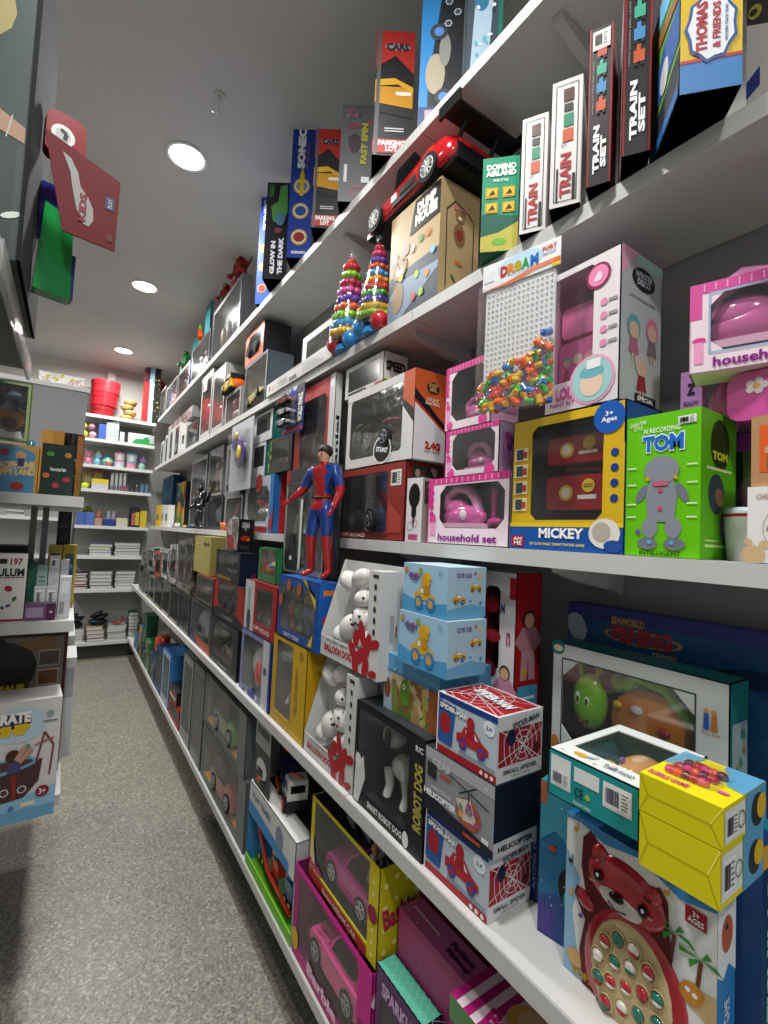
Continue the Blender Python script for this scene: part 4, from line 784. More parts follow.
# spider car stack
def spider(lbl,near,left,top,z0,side,X):
    t=on_shelf('toy_box',lbl,'toy box',near,left,top,X,z0,0,side=side,depth_max=.125)
    mb,F,S,P=carton(t,'#e2e2e2')
    F.rect(0,0,1,.95,'#b9c6cf',1); F.rect(0,.9,1,1,'#1d3f86',2); F.rect(0,0,1,.12,'#a82028',2); F.poly([(0,.88),(.34,.88),(.28,.2),(.0,.2)],'#2a5a9c',2); F.rect(0,0,.02,1,'#e8e8ea',3)
    F.ell(.15,.52,.1,'#a3222c',3,1.35); F.rect(.05,.18,.28,.36,'#2a5a9c',4)
    F.text('ULTIMATE',.25,.88,.3,.05,'#e8e8e8',4,-3); F.text('SPIDER-MAN',.3,.79,.5,.085,'#f2f2f2',4,-3,.05); F.text('SPIDER-MAN',.305,.785,.5,.085,'#1a2c5a',3,-3,.08)
    p_car(F,.62,.42,.52,'#b3262e',3,'#b3262e','#a3222c'); F.ell(.88,.78,.09,'#e2e8ec',3,1,8); F.text('2.4',.88,.78,.08,.06,'#24406a',4); F.rect(.4,.13,.98,.2,'#8f9aa2',2)
    for k in range(3): F.ell(.78+.08*k,.06,.025,'#e0e0e0',3)
    S.rect(0,.0,1,1,'#dcdcdc',1); S.rect(.02,.24,.98,.78,'#9e1f2b',2); web(S,'#e4dcdc',3,.55,.5); S.ell(.28,.66,.1,'#1d2340',4,1.2); S.ell(.85,.4,.07,'#5a1522',4,1.2); S.text('SPIDER-MAN',.6,.86,.6,.1,'#2c3448',4,8,.02); S.text('SMALL SPIDER',.5,.15,.75,.07,'#5f6368',4,0,.04); S.text('DIRECT SHIFT',.5,.07,.4,.03,'#8a8e92',4)
    P.rect(.03,.04,.97,.96,'#a81f2b',1); web(P,'#e6dede',2,.35,.45); P.text('SPIDER-MAN',.55,.55,.7,.22,'#f0eef0',4,-12,.06); P.text('SPIDER-MAN',.553,.54,.7,.22,'#1a2340',3,-12,.09)
    return t,mb
t,mb=spider('red web-printed toy car carton at the bottom of the stack under the helicopter',(486.5,929),(424,873),(488,855.5),Z4,(529,910),.67); t.solo(mb); z=t.loc.z+t.h+.001
t=on_shelf('toy_box','grey and navy HELICOPTER carton between two red web-printed cartons','toy box',(493,849.7),(423.5,804),(494,786.6),.665,z,0,side=(536,842),depth_max=.12)
mb,F,S,P=carton(t,'#8d9094','#12182a','#2a2e3a'); F.rect(0,.82,1,1,'#a8aaac',1); F.text('GEAR',.28,.82,.3,.13,'#c2c4c6',3,0,.05); F.text('HELICOPTER',.26,.3,.5,.1,'#f0f0f0',4,0,.05); F.text('INDUCTION',.28,.42,.3,.05,'#d8d8d8',4); F.poly([(0,0),(1,0),(1,.12),(.4,.2),(0,.3)],'#1d2230',2); F.rect(.05,.55,.2,.78,'#2b2d33',3); F.rect(.25,.65,.42,.7,'#b04a3a',3)
F.ell(.68,.38,.17,'#a7553f',3,.8); F.poly([(.5,.5),(.7,.6),(.8,.3),(.6,.25)],'#c9c3bd',3); F.blobs(10,['#8fb03a','#a04a7a','#d8a04a','#5a9a6a'],12,(.02,.04),(.56,.28,.8,.5),5); F.line([(.4,.78),(.95,.62)],.003,'#2a2c30',5); F.line([(.55,.6),(.78,.82)],.003,'#2a2c30',5); F.line([(.68,.7),(.68,.5)],.003,'#333',4); F.rect(.86,.15,.95,.22,'#ddd',4); F.text('C',.9,.9,.04,.04,'#eee',3); F.rect(.62,.05,.85,.1,'#b8482a',4)
S.rect(0,0,1,.22,'#c4c5c6',1); S.text('HELICOPTER',.5,.11,.8,.08,'#1b1d22',2,0,.05); t.solo(mb); z=t.loc.z+t.h+.001
t,mb=spider('red web-printed toy car carton on top of the helicopter carton',(496,786.6),(436.6,747),(496,717),z,(540.8,772),.67); t.solo(mb)
t=on_shelf('toy_box','narrow navy carton edge behind the lower red web-printed stack','toy box',(536,905),(500,890),(536,806),.79,Z4,0,d=.03)
mb,F,S,P=carton(t,'#1c2a5c'); F.text('RACING TRACK',.93,.5,.08,.7,'#7f93d0',2,90); t.solo(mb)
# blue / green animal carton carrying the two small car boxes
t=on_shelf('toy_box','wide light blue carton with a green crocodile picture under the small blue car boxes','toy box',(437,752),(383,715),(437,686),.70,1.0,0,d=.16); BG=t
zt=onx((437,672),.70)[1]; zb=onx((437,737),.70)[1]; t.loc.z=zb; t.h=zt-zb
print('BG',zb,zt)
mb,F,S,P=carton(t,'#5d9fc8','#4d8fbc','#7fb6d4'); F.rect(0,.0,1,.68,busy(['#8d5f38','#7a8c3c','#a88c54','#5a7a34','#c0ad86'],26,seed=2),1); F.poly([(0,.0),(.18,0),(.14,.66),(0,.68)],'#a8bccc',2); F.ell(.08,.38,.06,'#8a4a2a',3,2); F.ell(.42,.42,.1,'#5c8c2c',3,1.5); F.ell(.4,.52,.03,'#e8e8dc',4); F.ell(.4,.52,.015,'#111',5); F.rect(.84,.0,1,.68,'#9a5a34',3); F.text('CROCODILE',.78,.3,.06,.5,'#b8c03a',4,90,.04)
F.rect(0,.7,1,.72,'#4585b0',2); P.blobs(12,['#b8dcec','#e8d04a','#5fa0c8','#d87a5a'],3,(.02,.04),(.05,.05,.95,.95),1); P.text('KIDS',.8,.1,.25,.12,'#2a6aa0',2,0,.05); F.blobs(9,['#cfe4f0','#8fc4e0'],5,(.008,.016),(.1,.74,.9,.97),3)
t.solo(mb); z=t.loc.z+t.h+.001
def cutecar(lbl,near,left,top,z0,side,X):
    t=on_shelf('toy_box',lbl,'toy box',near,left,top,X,z0,0,side=side,depth_max=.12)
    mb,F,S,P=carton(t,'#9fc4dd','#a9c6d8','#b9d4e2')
    F.poly([(0,0),(1,0),(1,.3),(.5,.2),(0,.35)],'#4f9acb',1); S.poly([(0,0),(1,0),(1,.2),(.6,.28),(0,.18)],'#6aa6cc',1)
    p_car(F,.52,.36,.46,'#d9a92a',2,'#c08f2a',None); F.ell(.55,.68,.1,'#d8a21f',4,1.1); F.ell(.62,.76,.05,'#e0b52a',5); F.ell(.57,.5,.07,'#c08a1a',4); F.ell(.4,.22,.1,'#2f7fc0',4); F.ell(.4,.22,.055,'#c9a050',5); F.ell(.67,.22,.1,'#2f7fc0',4); F.ell(.67,.22,.055,'#c9a050',5)
    for x,c in ((.08,'#c08a3a'),(.2,'#7a6ab0'),(.32,'#c05a7a'),(.42,'#8aa040')): F.ell(x,.86-.1*(x>.15)*(x<.35),.045,c,3)
    F.text('ANIMAL\nCAR',.28,.72,.3,.14,'#6a5a8a',4,0,.06); F.ring(.86,.86,.035,.008,'#4a5a9a',4)
    p_car(S,.3,.38,.34,'#d9a92a',2,'#c08f2a'); p_car(S,.72,.6,.32,'#d9a92a',2,'#c08f2a'); S.text('CUTE CAR',.4,.84,.4,.09,'#7a6a9a',3,0,.05); S.ell(.82,.82,.05,'#d8c07a',3); S.ell(.7,.88,.04,'#c07a8a',3); S.blobs(5,['#2f7fc0'],8,(.03,.04),(.2,.28,.85,.35),4)
    return t,mb
t,mb=cutecar('light blue box with a yellow duck car, lower of the two small ones',(446.6,673),(398,651.6),(444.5,621),z,(485,667.5),.675); t.solo(mb); z=t.loc.z+t.h+.001
t,mb=cutecar('light blue box with a yellow duck car, upper of the two small ones',(446.6,614),(402.5,604),(445,567),z,(485,612),.68); t.solo(mb)
# black robot dog box
t=on_shelf('toy_box','black window carton with a white spotted robot dog, under the crocodile carton','toy box',(422,853),(353,789),(422.5,739),.665,Z4,0,d=.19)
win=(.04,.14,.8,.93)
mb,F,S,P=wcarton(t,'#191a1c','#222326','#2b2d2f','#3a3f42',win,0,back='#4a5053'); F.rect(.84,0,1,1,'#1d1e20',2); F.text('ROBOT DOG',.93,.5,.1,.55,'#a8a04a',4,90,.05); F.text('SMART ROBOT DOG',.5,.08,.5,.06,'#dcdcdc',4,0,.04); F.poly([(.02,.02),(.1,.02),(.2,.3),(.16,.5),(.1,.42),(.04,.5)],'#d8d8d4',4); F.ell(.08,.42,.05,'#e4e4e0',5,1.3); F.ell(.8,.08,.04,'#e0e0dc',4,1.5); F.text('R/C',.93,.9,.09,.05,'#eee',4)
P.rect(.05,.05,.95,.95,'#32363a'); t.part('carton',mb); t.part('window_film',wfilm(t,win,film(gl=.14,bump=9))); mb=MB(); robotdog(mb,pose((t.w*.52,.06,t.h*.16),180),.215,'#d4d4d0'); t.part('robot_dog',mb); RDZ=t.loc.z+t.h
# balloon dog display cartons
def bdog(lbl,near,left,top,z0,X,side,fh,bold):
    t=on_shelf('toy_box',lbl,'toy box',near,left,top,X,z0,0,side=side,depth_max=.14)
    w_,d_,h_=t.w,t.d,t.h; th=.002; mb=MB(); wt=M('#cfcfcd',.5); cw=w_*.18
    mb.box((0,d_-th,0),(w_,d_,h_),wt); mb.box((0,0,0),(w_,d_,th),wt); mb.box((0,0,0),(w_-cw,th,fh),wt)          # back, floor, low front
    mb.extx([(0,0),(d_,0),(d_,h_),(d_*.93,h_),(0,fh)],0,th,wt)                                                # sloping far side
    mb.box((w_-cw,0,0),(w_,d_*.8,h_*.96),wt)                                                                   # closed column
    F=Face(mb,(0,0,0),(1,0,0),(0,0,1),w_,h_); f=fh/h_
    F.text('BALLOON DOG',.34,f*.5,.5,f*.36,'#b03038',2,0,.05); F.text('WELCOME COMING',.32,f*.86,.4,f*.09,'#444',2)
    for k in range(5): F.ell(.92,.42+.1*k,.02,'#333',2,1.3)
    F.rect(.88,.9,.96,.93,'#333',2)
    for (x,y,r,s_,ro) in ((.72,f*.75,.12,.45,.6),(.83,f*1.25,.13,.42,1.2),(.66,f*1.5,.07,.8,1.4),(.75,f*1.8,.05,2.2,.3),(.66,f*.3,.05,2,0.3),(.82,f*.35,.05,2,-.2),(.94,f*1.5,.08,.5,.3),(.93,f*.25,.06,.5,.2),(.6,f*.95,.05,1.5,.8)): F.ell(x,y,r,'#a81e28',3,s_,14,ro)
    S=Face(mb,(w_,0,0),(0,1,0),(0,0,1),d_*.8,h_*.96); S.rect(.5,.35,.72,.6,'#a8a8aa'); S.rect(.8,.4,.86,.5,'#8a1f24',2)
    t.part('carton',mb); mb=MB(); c=G('#e2e1dc')
    for (x,z,rx,rz_,ro) in ((.30,.80,.15,.10,.3),(.50,.86,.12,.085,-.4),(.56,.66,.10,.085,0),(.56,.46,.14,.12,.2),(.34,.34,.16,.12,-.6),(.20,.20,.10,.10,.2),(.55,.22,.09,.10,0),(.70,.28,.08,.12,0)):
        z=max(z,fh/h_*.6+rz_+.01); mb.ell((x*w_,d_*.5,z*h_),(rx*w_,d_*.36,rz_*h_),c,18,12,(0,ro,0))
    R=random.Random(4)
    for k in range(9): mb.ell(((.56+R.uniform(-.09,.09))*w_,d_*.5-d_*.345,(.46+R.uniform(-.07,.07))*h_),(.016*w_,.0015,.014*h_),'#1a1a1a',8,4)
    mb.ell((.66*w_,d_*.2,.68*h_),(.02*w_,.003,.016*h_),'#1a1a1a',8,4); t.part('balloon_dog',mb); return t
t=bdog('white open display carton reading BALLOON DOG, lower one on the shelf board',(352,787),(304,738),(352,671),Z4,.668,(378,783),.055,0); z=t.loc.z+t.h
t=bdog('white open display carton reading BALLOON DOG, upper one under the third shelf',(377,682),(320,652),(378,567),z+.002,.668,(403,650),.06,0)
# ================================================================ second shelf from the top
def onz(p,Z): r=ray(p); t=(Z-CAMH)/r.z; return r.x*t,r.y*t
def on_z(name,label,cat,near,left,top,z0,a,d,group=None):
    """nearest lower corner found on the shelf surface"""
    X,Y=onz(near,z0); return on_shelf(name,label,cat,near,left,top,X,z0,a,d=d,group=group)
def lface(mb,t): return Face(mb,(0,t.d,0),(0,-1,0),(0,0,1),t.d,t.h)
def bface(mb,t): return Face(mb,(0,t.d,0),(1,0,0),(0,-1,0),t.w,t.d)

Z2=ZB+.002; Z1=ZA+.002
t=on_z('train_box','yellow and blue train carton with a cloud shaped sign, overhanging the second board','toy box',(742,84.6),(679.5,95),(735,-75),Z2,41,.16)
mb,F,S,P=carton(t,'#d8b60e','#17407c'); F.rect(0,0,1,.19,'#2a78b8',1); F.rect(0,.18,1,.2,'#b8281f',2)
cl=[(.5+.36*math.cos(q*PI/9)*(1.08 if q%2 else .96),.38+.19*math.sin(q*PI/9)*(1.06 if q%2 else .96)) for q in range(18)]
F.poly([(.5+(x-.5)*1.14,.38+(y-.38)*1.1) for x,y in cl],'#1d4f94',3); F.poly(cl,'#e6eaf0',4)
F.text('THOMAS',.34,.38,.19,.31,'#a81c26',5,90,.05); F.text('& FRIENDS',.58,.38,.13,.28,'#a81c26',5,90,.04); F.text('WOODEN TRACK TRAIN',.74,.38,.05,.22,'#3a4a7a',5,90)
L=lface(mb,t); L.rect(0,0,1,1,'#5f9a2c',1); L.poly([(0,0),(1,0),(1,.3),(0,.22)],'#28303a',2); L.poly([(.2,.3),(1,.35),(1,.6),(.5,.62),(.2,.5)],'#2a5a9c',3); L.ell(.55,.4,.14,'#b8bcc0',4,1.2); L.poly([(0,.75),(1,.62),(1,.7),(0,.84)],'#8a5a34',4); L.poly([(.3,.85),(.7,.8),(.7,1),(.3,1)],'#6fb0d8',3); L.rect(0,.0,1,.08,'#1f5f9c',5)
B=bface(mb,t); B.rect(0,0,1,1,'#1a5a9a',1); B.rect(.3,.2,.95,.8,'#b9c4cc',2); B.text('CE',.42,.6,.12,.16,'#222',3); B.text('WOODEN TOYS',.72,.6,.3,.06,'#333',3); B.text('MADE IN CHINA',.72,.4,.3,.05,'#333',3)
t.solo(mb)
def trainset(lbl,near,left,top,a,z):
    t=on_z('train_box',lbl,'toy box',near,left,top,Z2,a,.17)
    mb,F,S,P=carton(t,'#1b1517','#6e1218'); F.rect(0,0,.08,1,'#7e151b',1); F.rect(.92,0,1,1,'#7e151b',1)
    F.text('TRAIN',.38,.22,.26,.3,'#f0f0f0',3,90,.05); F.text('SET',.68,.2,.24,.2,'#f0f0f0',3,90,.05)
    for k,c in enumerate(('#b8502e','#3f7fb0','#3f9a80','#a8483a')): F.rect(.35,.46+.115*k,.75,.52+.115*k,c,3); F.ell(.42,.45+.115*k,.07,'#2a2a2a',4,1); F.ell(.66,.45+.115*k,.07,'#2a2a2a',4,1); F.rect(.45,.52+.115*k,.6,.55+.115*k,c,3)
    F.text('HORN SOUNDS REAL LIGHT',.2,.62,.06,.34,'#8a8078',3,90)
    if z: F.rect(.15,.85,.88,.97,'#d6d4cc',4); F.codes(.18,.86,.8,.96,5)
    L=lface(mb,t); L.rect(0,0,1,1,'#b5b0ae',1); L.rect(.85,0,1,1,'#7e151b',2); B=bface(mb,t); B.rect(0,0,1,1,'#141012',1); B.text('TRAIN',.4,.7,.5,.1,'#8a8a8a',2)
    t.solo(mb)
trainset('black and maroon TRAIN SET carton, taller one beside the yellow and blue carton',(650,150),(621.6,157),(646,-40),32,0)
trainset('black and maroon TRAIN SET carton with a barcode, beside the white TRAIN cartons',(610,181),(586,188),(609,25),26,1)
def trainw(lbl,near,left,top,a):
    t=on_z('train_box',lbl,'toy box',near,left,top,Z2,a,.17)
    mb,F,S,P=carton(t,'#d4d2cf','#c4c2be'); F.line([(.14,.04),(.86,.04),(.86,.96),(.14,.96),(.14,.04)],.0015,'#222',2); F.text('TRAIN',.5,.24,.36,.34,'#a82428',3,90,.03)
    F.rect(.38,.5,.72,.6,'#b8502e',3); F.rect(.4,.62,.72,.72,'#1d7a5c',3); F.rect(.4,.74,.7,.8,'#222',3); F.rect(.38,.82,.72,.92,'#4a1f1a',3); F.rect(.72,.04,.82,.24,'#1c1c1c',3); F.rect(.2,.04,.26,.3,'#1c1c1c',3); F.ring(.42,.48,.08,.02,'#555',4)
    B=bface(mb,t); B.rect(0,0,1,1,'#8a8988',1); B.ring(.6,.7,.12,.015,'#333',2); L=lface(mb,t); L.rect(0,0,1,1,'#c9c7c4'); t.solo(mb)
trainw('white carton with red TRAIN lettering, next to the barcoded black one',(580,202),(549,213),(577,79),30)
trainw('white carton with red TRAIN lettering, next to the green domino carton',(545,229),(519,236),(545,114.6),30)
t=on_shelf('train_box','dark car carton at the near end of the second board','toy box',(820,40),(746,112),(815,-120),.83,Z2,12,d=.12)
mb,F,S,P=carton(t,'#2e2a26','#222'); F.poly([(0,0),(1,0),(1,.3),(0,.45)],'#b0aca2',1); F.ell(.12,.5,.1,'#8f8a3a',2,1.4); F.ell(.1,.5,.06,'#222',3); F.poly([(0,.05),(.2,.1),(.2,.2),(0,.14)],'#1d2f6a',2); F.poly([(.0,.6),(.3,.75),(.3,1),(.1,1)],'#8a857a',2); t.solo(mb)
t=on_z('domino_box','tall green domino carton between the brown carton and white TRAIN cartons','toy box',(517,250),(479.5,262),(517.5,157),Z2,44,.12)
mb,F,S,P=carton(t,'#1c8a68','#156a50'); F.poly([(0,0),(1,0),(1,.36),(0,.4)],'#125a48',1); F.poly([(0,.0),(1,0),(1,.3),(.5,.2),(0,.16)],'#b8b04a',2); F.ell(.5,.1,.2,'#6ab03a',3,.5); F.text('DOMINO\nAIRLAND',.5,.86,.82,.13,'#e4f2ec',3,0,.06); F.text('FREE STYLE',.5,.75,.4,.025,'#e4f2ec',3)
for x in (.27,.73):
    for y in (.62,.46): F.rect(x-.17,y-.055,x+.17,y+.055,'#c99a1e',3); F.rect(x-.13,y-.04,x+.13,y+.04,'#e0b83a',4); F.poly([(x-.09,y-.03),(x+.1,y-.02),(x+.02,y+.03)],'#3a2a1a',5)
L=lface(mb,t); L.rect(0,0,1,1,'#157a5c'); t.solo(mb)
t=on_shelf('game_box','large brown kraft game carton with a mouse picture under the red sports car','toy box',(437,291),(387,331),(437,180),.805,Z2,0,side=(479,270),depth_max=.15); DM=t
mb,F,S,P=carton(t,'#b29a72','#ab926a','#a68d64')
F.rect(.0,.0,1,.42,'#39424e',1); F.poly([(0,0),(.3,0),(1,.25),(1,.3),(.2,.34),(0,.22)],'#7f93a8',2); F.poly([(.42,.7),(1,.7),(1,.98),(.52,.98)],'#1c1a19',3); F.text('DUMP\nMOUSE',.74,.84,.42,.2,'#f0ece2',4,0,.08)
mo='#9a7a58'; F.ell(.22,.2,.12,mo,4,1.7); F.ell(.24,.46,.15,mo,5,1.0); F.ell(.12,.58,.07,'#c98a8e',4,1.1); F.ell(.36,.6,.07,'#c98a8e',4,1.1); F.ell(.25,.43,.08,'#e8dcc8',6,.8); F.ell(.25,.46,.022,'#222',7); F.ell(.19,.52,.018,'#222',7); F.ell(.32,.52,.018,'#222',7); F.ell(.28,.36,.05,'#d8b23a',7)
for x,y,c in ((.6,.3,'#a8c83a'),(.8,.25,'#d8842a'),(.7,.12,'#a8c83a'),(.55,.12,'#c85a3a'),(.9,.42,'#7ab0c8'),(.66,.6,'#5a9a4a'),(.8,.6,'#c87a3a'),(.5,.56,'#b8b8b8')): F.ell(x,y,.045,c,5,1.1)
S.line([(.18,.1),(.15,.75),(.35,.85),(.7,.8),(.85,.75),(.85,.25),(.8,.12)],.003,'#1a1612',2); S.ell(.48,.58,.14,'#7d5a3e',3,1.6); S.ell(.48,.74,.12,'#8a6648',4,1); S.ell(.36,.8,.05,'#b86a70',4); S.ell(.6,.8,.05,'#b86a70',4); S.ell(.48,.72,.05,'#d8c8b0',5,.7); S.ell(.48,.58,.08,'#8a2a26',5,1.2); S.ell(.48,.34,.1,'#b86a3a',4,.4); S.line([(.3,.22),(.6,.08)],.006,'#2f4a24',4); P.text('DUMP MOUSE',.5,.5,.6,.2,'#333',2)
t.solo(mb)
# red remote control sports car on top of it
u=T('remote_control_car','shiny red sports car with black rear wing lying across the brown carton','toy car',(.89,1.175,Z2+DM.h+.001),PI/2)
mb=MB(); red=G('#b3141c'); mb.s=mb.s
S_=[(-.5,.09,.17,.19,.17,.15),(-.44,.05,.2,.235,.215,.17),(-.3,.045,.215,.27,.225,.15),(-.12,.045,.2,.31,.21,.13),(.06,.045,.185,.295,.205,.13),(.22,.04,.17,.2,.205,.16),(.4,.035,.13,.155,.2,.16),(.5,.04,.085,.095,.165,.12)]
Lc=.46; secs=[[(x*Lc,y*Lc,z*Lc) for x,y,z in ((x,-wb,z0),(x,-wb*1.02,(z0+zb)/2),(x,-wb,zb),(x,-wt,zt),(x,0,zt*1.04),(x,wt,zt),(x,wb,zb),(x,wb*1.02,(z0+zb)/2),(x,wb,z0))] for x,z0,zb,zt,wb,wt in S_]
loft(mb,secs,red); u.part('body',mb)
mb=MB()
for y0,y1 in ((-.212,-.15),(.15,.212)): mb.prism([(-.2*Lc,y0*Lc,.215*Lc),(.2*Lc,y0*Lc,.185*Lc),(.05*Lc,y1*Lc*1.02,.29*Lc),(-.14*Lc,y1*Lc*1.02,.3*Lc)][::-1 if y0>0 else 1],[(-.2*Lc,y0*Lc*1.02,.216*Lc),(.2*Lc,y0*Lc*1.02,.186*Lc),(.05*Lc,y1*Lc*1.04,.292*Lc),(-.14*Lc,y1*Lc*1.04,.302*Lc)][::-1 if y0>0 else 1],M('#101214',.08))
mb.ext([(.1*Lc,.29*Lc),(.24*Lc,.195*Lc),(.25*Lc,.2*Lc),(.1*Lc,.305*Lc)],-.13*Lc,.13*Lc,M('#101214',.08)); t_=u.part('windows',mb)
mb=MB(); mb.box((-.49*Lc,-.19*Lc,.02*Lc),(.47*Lc,.19*Lc,.06*Lc),'#0e0e0e'); mb.box((-.515*Lc,-.17*Lc,.05*Lc),(-.48*Lc,.17*Lc,.15*Lc),'#141414'); mb.box((-.3*Lc,.2*Lc,.06*Lc),(.1*Lc,.217*Lc,.09*Lc),'#141414')
for k in (-.12,.12): mb.box((-.52*Lc,k*Lc-.02,.14*Lc),(-.505*Lc,k*Lc+.02,.165*Lc),G('#d82020'))
t_=u.part('underbody',mb)
for x in (-.3,.31):
    for y in (-.205,.205): mb=MB(); mb.wheel((x*Lc,y*Lc,.085*Lc),.088*Lc,.06*Lc,'y','#101010','#b9b9b9',22,10); u.part('wheel',mb)
mb=MB(); mb.box((-.6*Lc,-.26*Lc,.285*Lc),(-.46*Lc,.26*Lc,.30*Lc),'#141414')
for k in (-.26,.26): mb.box((-.62*Lc,k*Lc-.004,.26*Lc),(-.44*Lc,k*Lc+.004,.335*Lc),'#141414')
for k in (-.13,.13): mb.cyl((-.53*Lc,k*Lc,.29*Lc),(-.45*Lc,k*Lc,.18*Lc),.006,.008,'#141414',8)
u.part('rear_wing',mb)
for a_,b_,c_ in ((.06,.12,'#e8e8e8'),(-.16,.02,'#151515')): mb=MB(); mb.box((a_*Lc,.2125*Lc,.1*Lc),(b_*Lc,.2185*Lc,.145*Lc),c_); u.part('door_sticker',mb)
# ring stackers
def stacker(lbl,px,X,hz,seed,tilt):
    Y=onx((px,345),X+.04)[0]; t=T('ring_stacker',lbl,'stacking toy',(X+.055,Y+.045,Z2),0,'rainbow ring stackers',tilt)
    cols=['#d8a818','#3a8fc8','#7ab82a','#d8521e','#5a3a9a','#c84a8a','#a8264a','#7ab82a','#c82a2a'] if seed else ['#8ab82a','#d8a818','#4a3a9a','#3f9a3a','#c82a2a','#d88a1e','#3a8fc8','#c84a2a','#5a3a9a','#c82a5a']
    mb=MB(); mb.cyl((0,0,.0),(0,0,.02),.05,.045,G('#2f86c8'),20); t.part('base',mb)
    z=.045
    for k in range(3):
        q=2*PI*k/3+2.3; mb=MB(); mb.ell((.05*math.cos(q),.05*math.sin(q),.0335),.033,G(['#2f86c8','#c02430','#2f86c8'][(k+seed)%3]),16,10); t.part('ball_foot',mb)
    n=len(cols); r=.066
    for k,c in enumerate(cols):
        mb=MB(); rr=r-.0052*k; th=(hz-.07)/n/2; mb.torus((0,0,z+th),rr-th*.9,th*1.02,G(c),'z',20); 
        for j in range(8):
            q=2*PI*j/8+k; mb.ell(((rr-th*.5)*math.cos(q),(rr-th*.5)*math.sin(q),z+th),(th*1.1,th*1.1,th*.95),G(c),8,6)
        t.part('ring',mb); z+=2*th*.98
    mb=MB(); mb.cyl((0,0,.02),(0,0,z+.01),.012,.008,'#d8d8d8',10); mb.ell((0,0,z+.012),(.016,.016,.014),G('#c02430')); t.part('pole',mb)
    mb=MB(); mb.lathe([(.07,.02),(.07,.06),(.035,z*.75),(.018,z+.02),(.006,z+.03),(.016,z+.05)],(0,0,0),film(gl=.18,bump=30),16); t.part('plastic_wrap',mb)
stacker('rainbow ring stacker toy, farther from the brown carton',350,.765,.37,1,(0,0))
stacker('rainbow ring stacker toy, touching the brown carton',378,.765,.325,0,(0,0))
# long flat white carton on the edge and what stands behind it
t=on_shelf('flat_carton','long flat white carton with printed codes lying along the second board','carton',(331,364),(266,399),(331,342),.79,Z2,0,d=.028); FZ=t
mb,F,S,P=carton(t,'#c6c5c3'); 
for k in range(3): F.rect(.05+.012*k,.25+.0*k,.057+.012*k,.7,'#8a4a4a'); F.rect(.12,.25+.17*k,.14,.33+.17*k,'#b86a3a')
for k in range(3): F.rect(.42+.04*k,.12,.452+.04*k,.42,'#5a4a48',2)
for k in range(9): F.rect(.2+.02*(k%3),.2+.06*k,.38,.22+.06*k,'#9a9a9a',1); F.rect(.62,.15+.08*k,.92-.02*k,.17+.08*k,'#a0a0a0',1)
F.rect(.42,.9,.6,.93,'#a83030',2); t.solo(mb)
def winbox(name,label,near,left,top,X,z0,side,front,inner,toy,a=0,win=(.14,.16,.86,.86),ch=.0,dm=.16,sidecol=None,d=None,group=None,toyname='toy',gl=.16):
    t=on_shelf(name,label,'toy box',near,left,top,X,z0,a,side=side,d=d,depth_max=dm,group=group)
    if z0>2 and z0<2.7: t.h=min(t.h,2.70-z0)
    mb,F,S,P=wcarton(t,front,sidecol or front,None,inner,win,ch,back=printed(inner,34,4,('#a8a49c',)))
    t.part('carton',mb); t.part('window_film',wfilm(t,win,film(gl=gl,bump=9))); m2=MB(); toy(m2,t); t.part(toyname,m2); return t,F,S,P
t,F,S,P=winbox('toy_box','white window box with a grey toy behind the long flat white carton',(332,372),(300,392),(331.5,317),.835,Z2,None,'#cfcfcd','#6a6a68',lambda m,t:robotdog(m,pose((t.w*.5,.04,t.h*.2),180),t.h*.5,'#8a8a88'),d=.08)
t,F,S,P=winbox('toy_box','white window box partly hidden by the farther ring stacker',(352,360),(334,371),(352,284),.92,Z2,None,'#cfcfcd','#4a4a48',lambda m,t:m.ell((t.w*.5,.04,t.h*.4),(t.w*.3,.02,t.h*.2),G('#c8c8c8')),d=.09)
t,F,S,P=winbox('toy_box','slate grey window carton with a golden car, under the orange framed box',(265,403),(242.5,417),(267.5,349),.835,Z2,(292,395),'#5a646c','#8a8474',lambda m,t:car(m,pose((t.w*.5,.05,t.h*.2),0,0,-12),t.w*.7,'#b0a070'),win=(.05,.05,.95,.95)); 
S.rect(.1,.55,.9,.8,'#8a98a4'); S.rect(0,.86,1,1,'#9aa4aa'); gz=t.loc.z+t.h
t,F,S,P=winbox('toy_box','orange framed window box with a tilted black machine pictured on its side',(263,347.5),(245,360),(263.6,311),.835,gz+.001,(295,338),'#c8664a','#3a3f48',lambda m,t:buggy(m,pose((t.w*.5,.05,t.h*.2)),t.w*.6,'#222','#444'),ch=.2,sidecol='#26272a')
S.rect(0,.8,1,.95,'#a8442a'); S.ell(.5,.45,.28,'#4a4c50',2,.8); S.ell(.4,.4,.14,'#1a1b1d',3); S.rect(.6,.05,.9,.15,'#c85a3a',2)
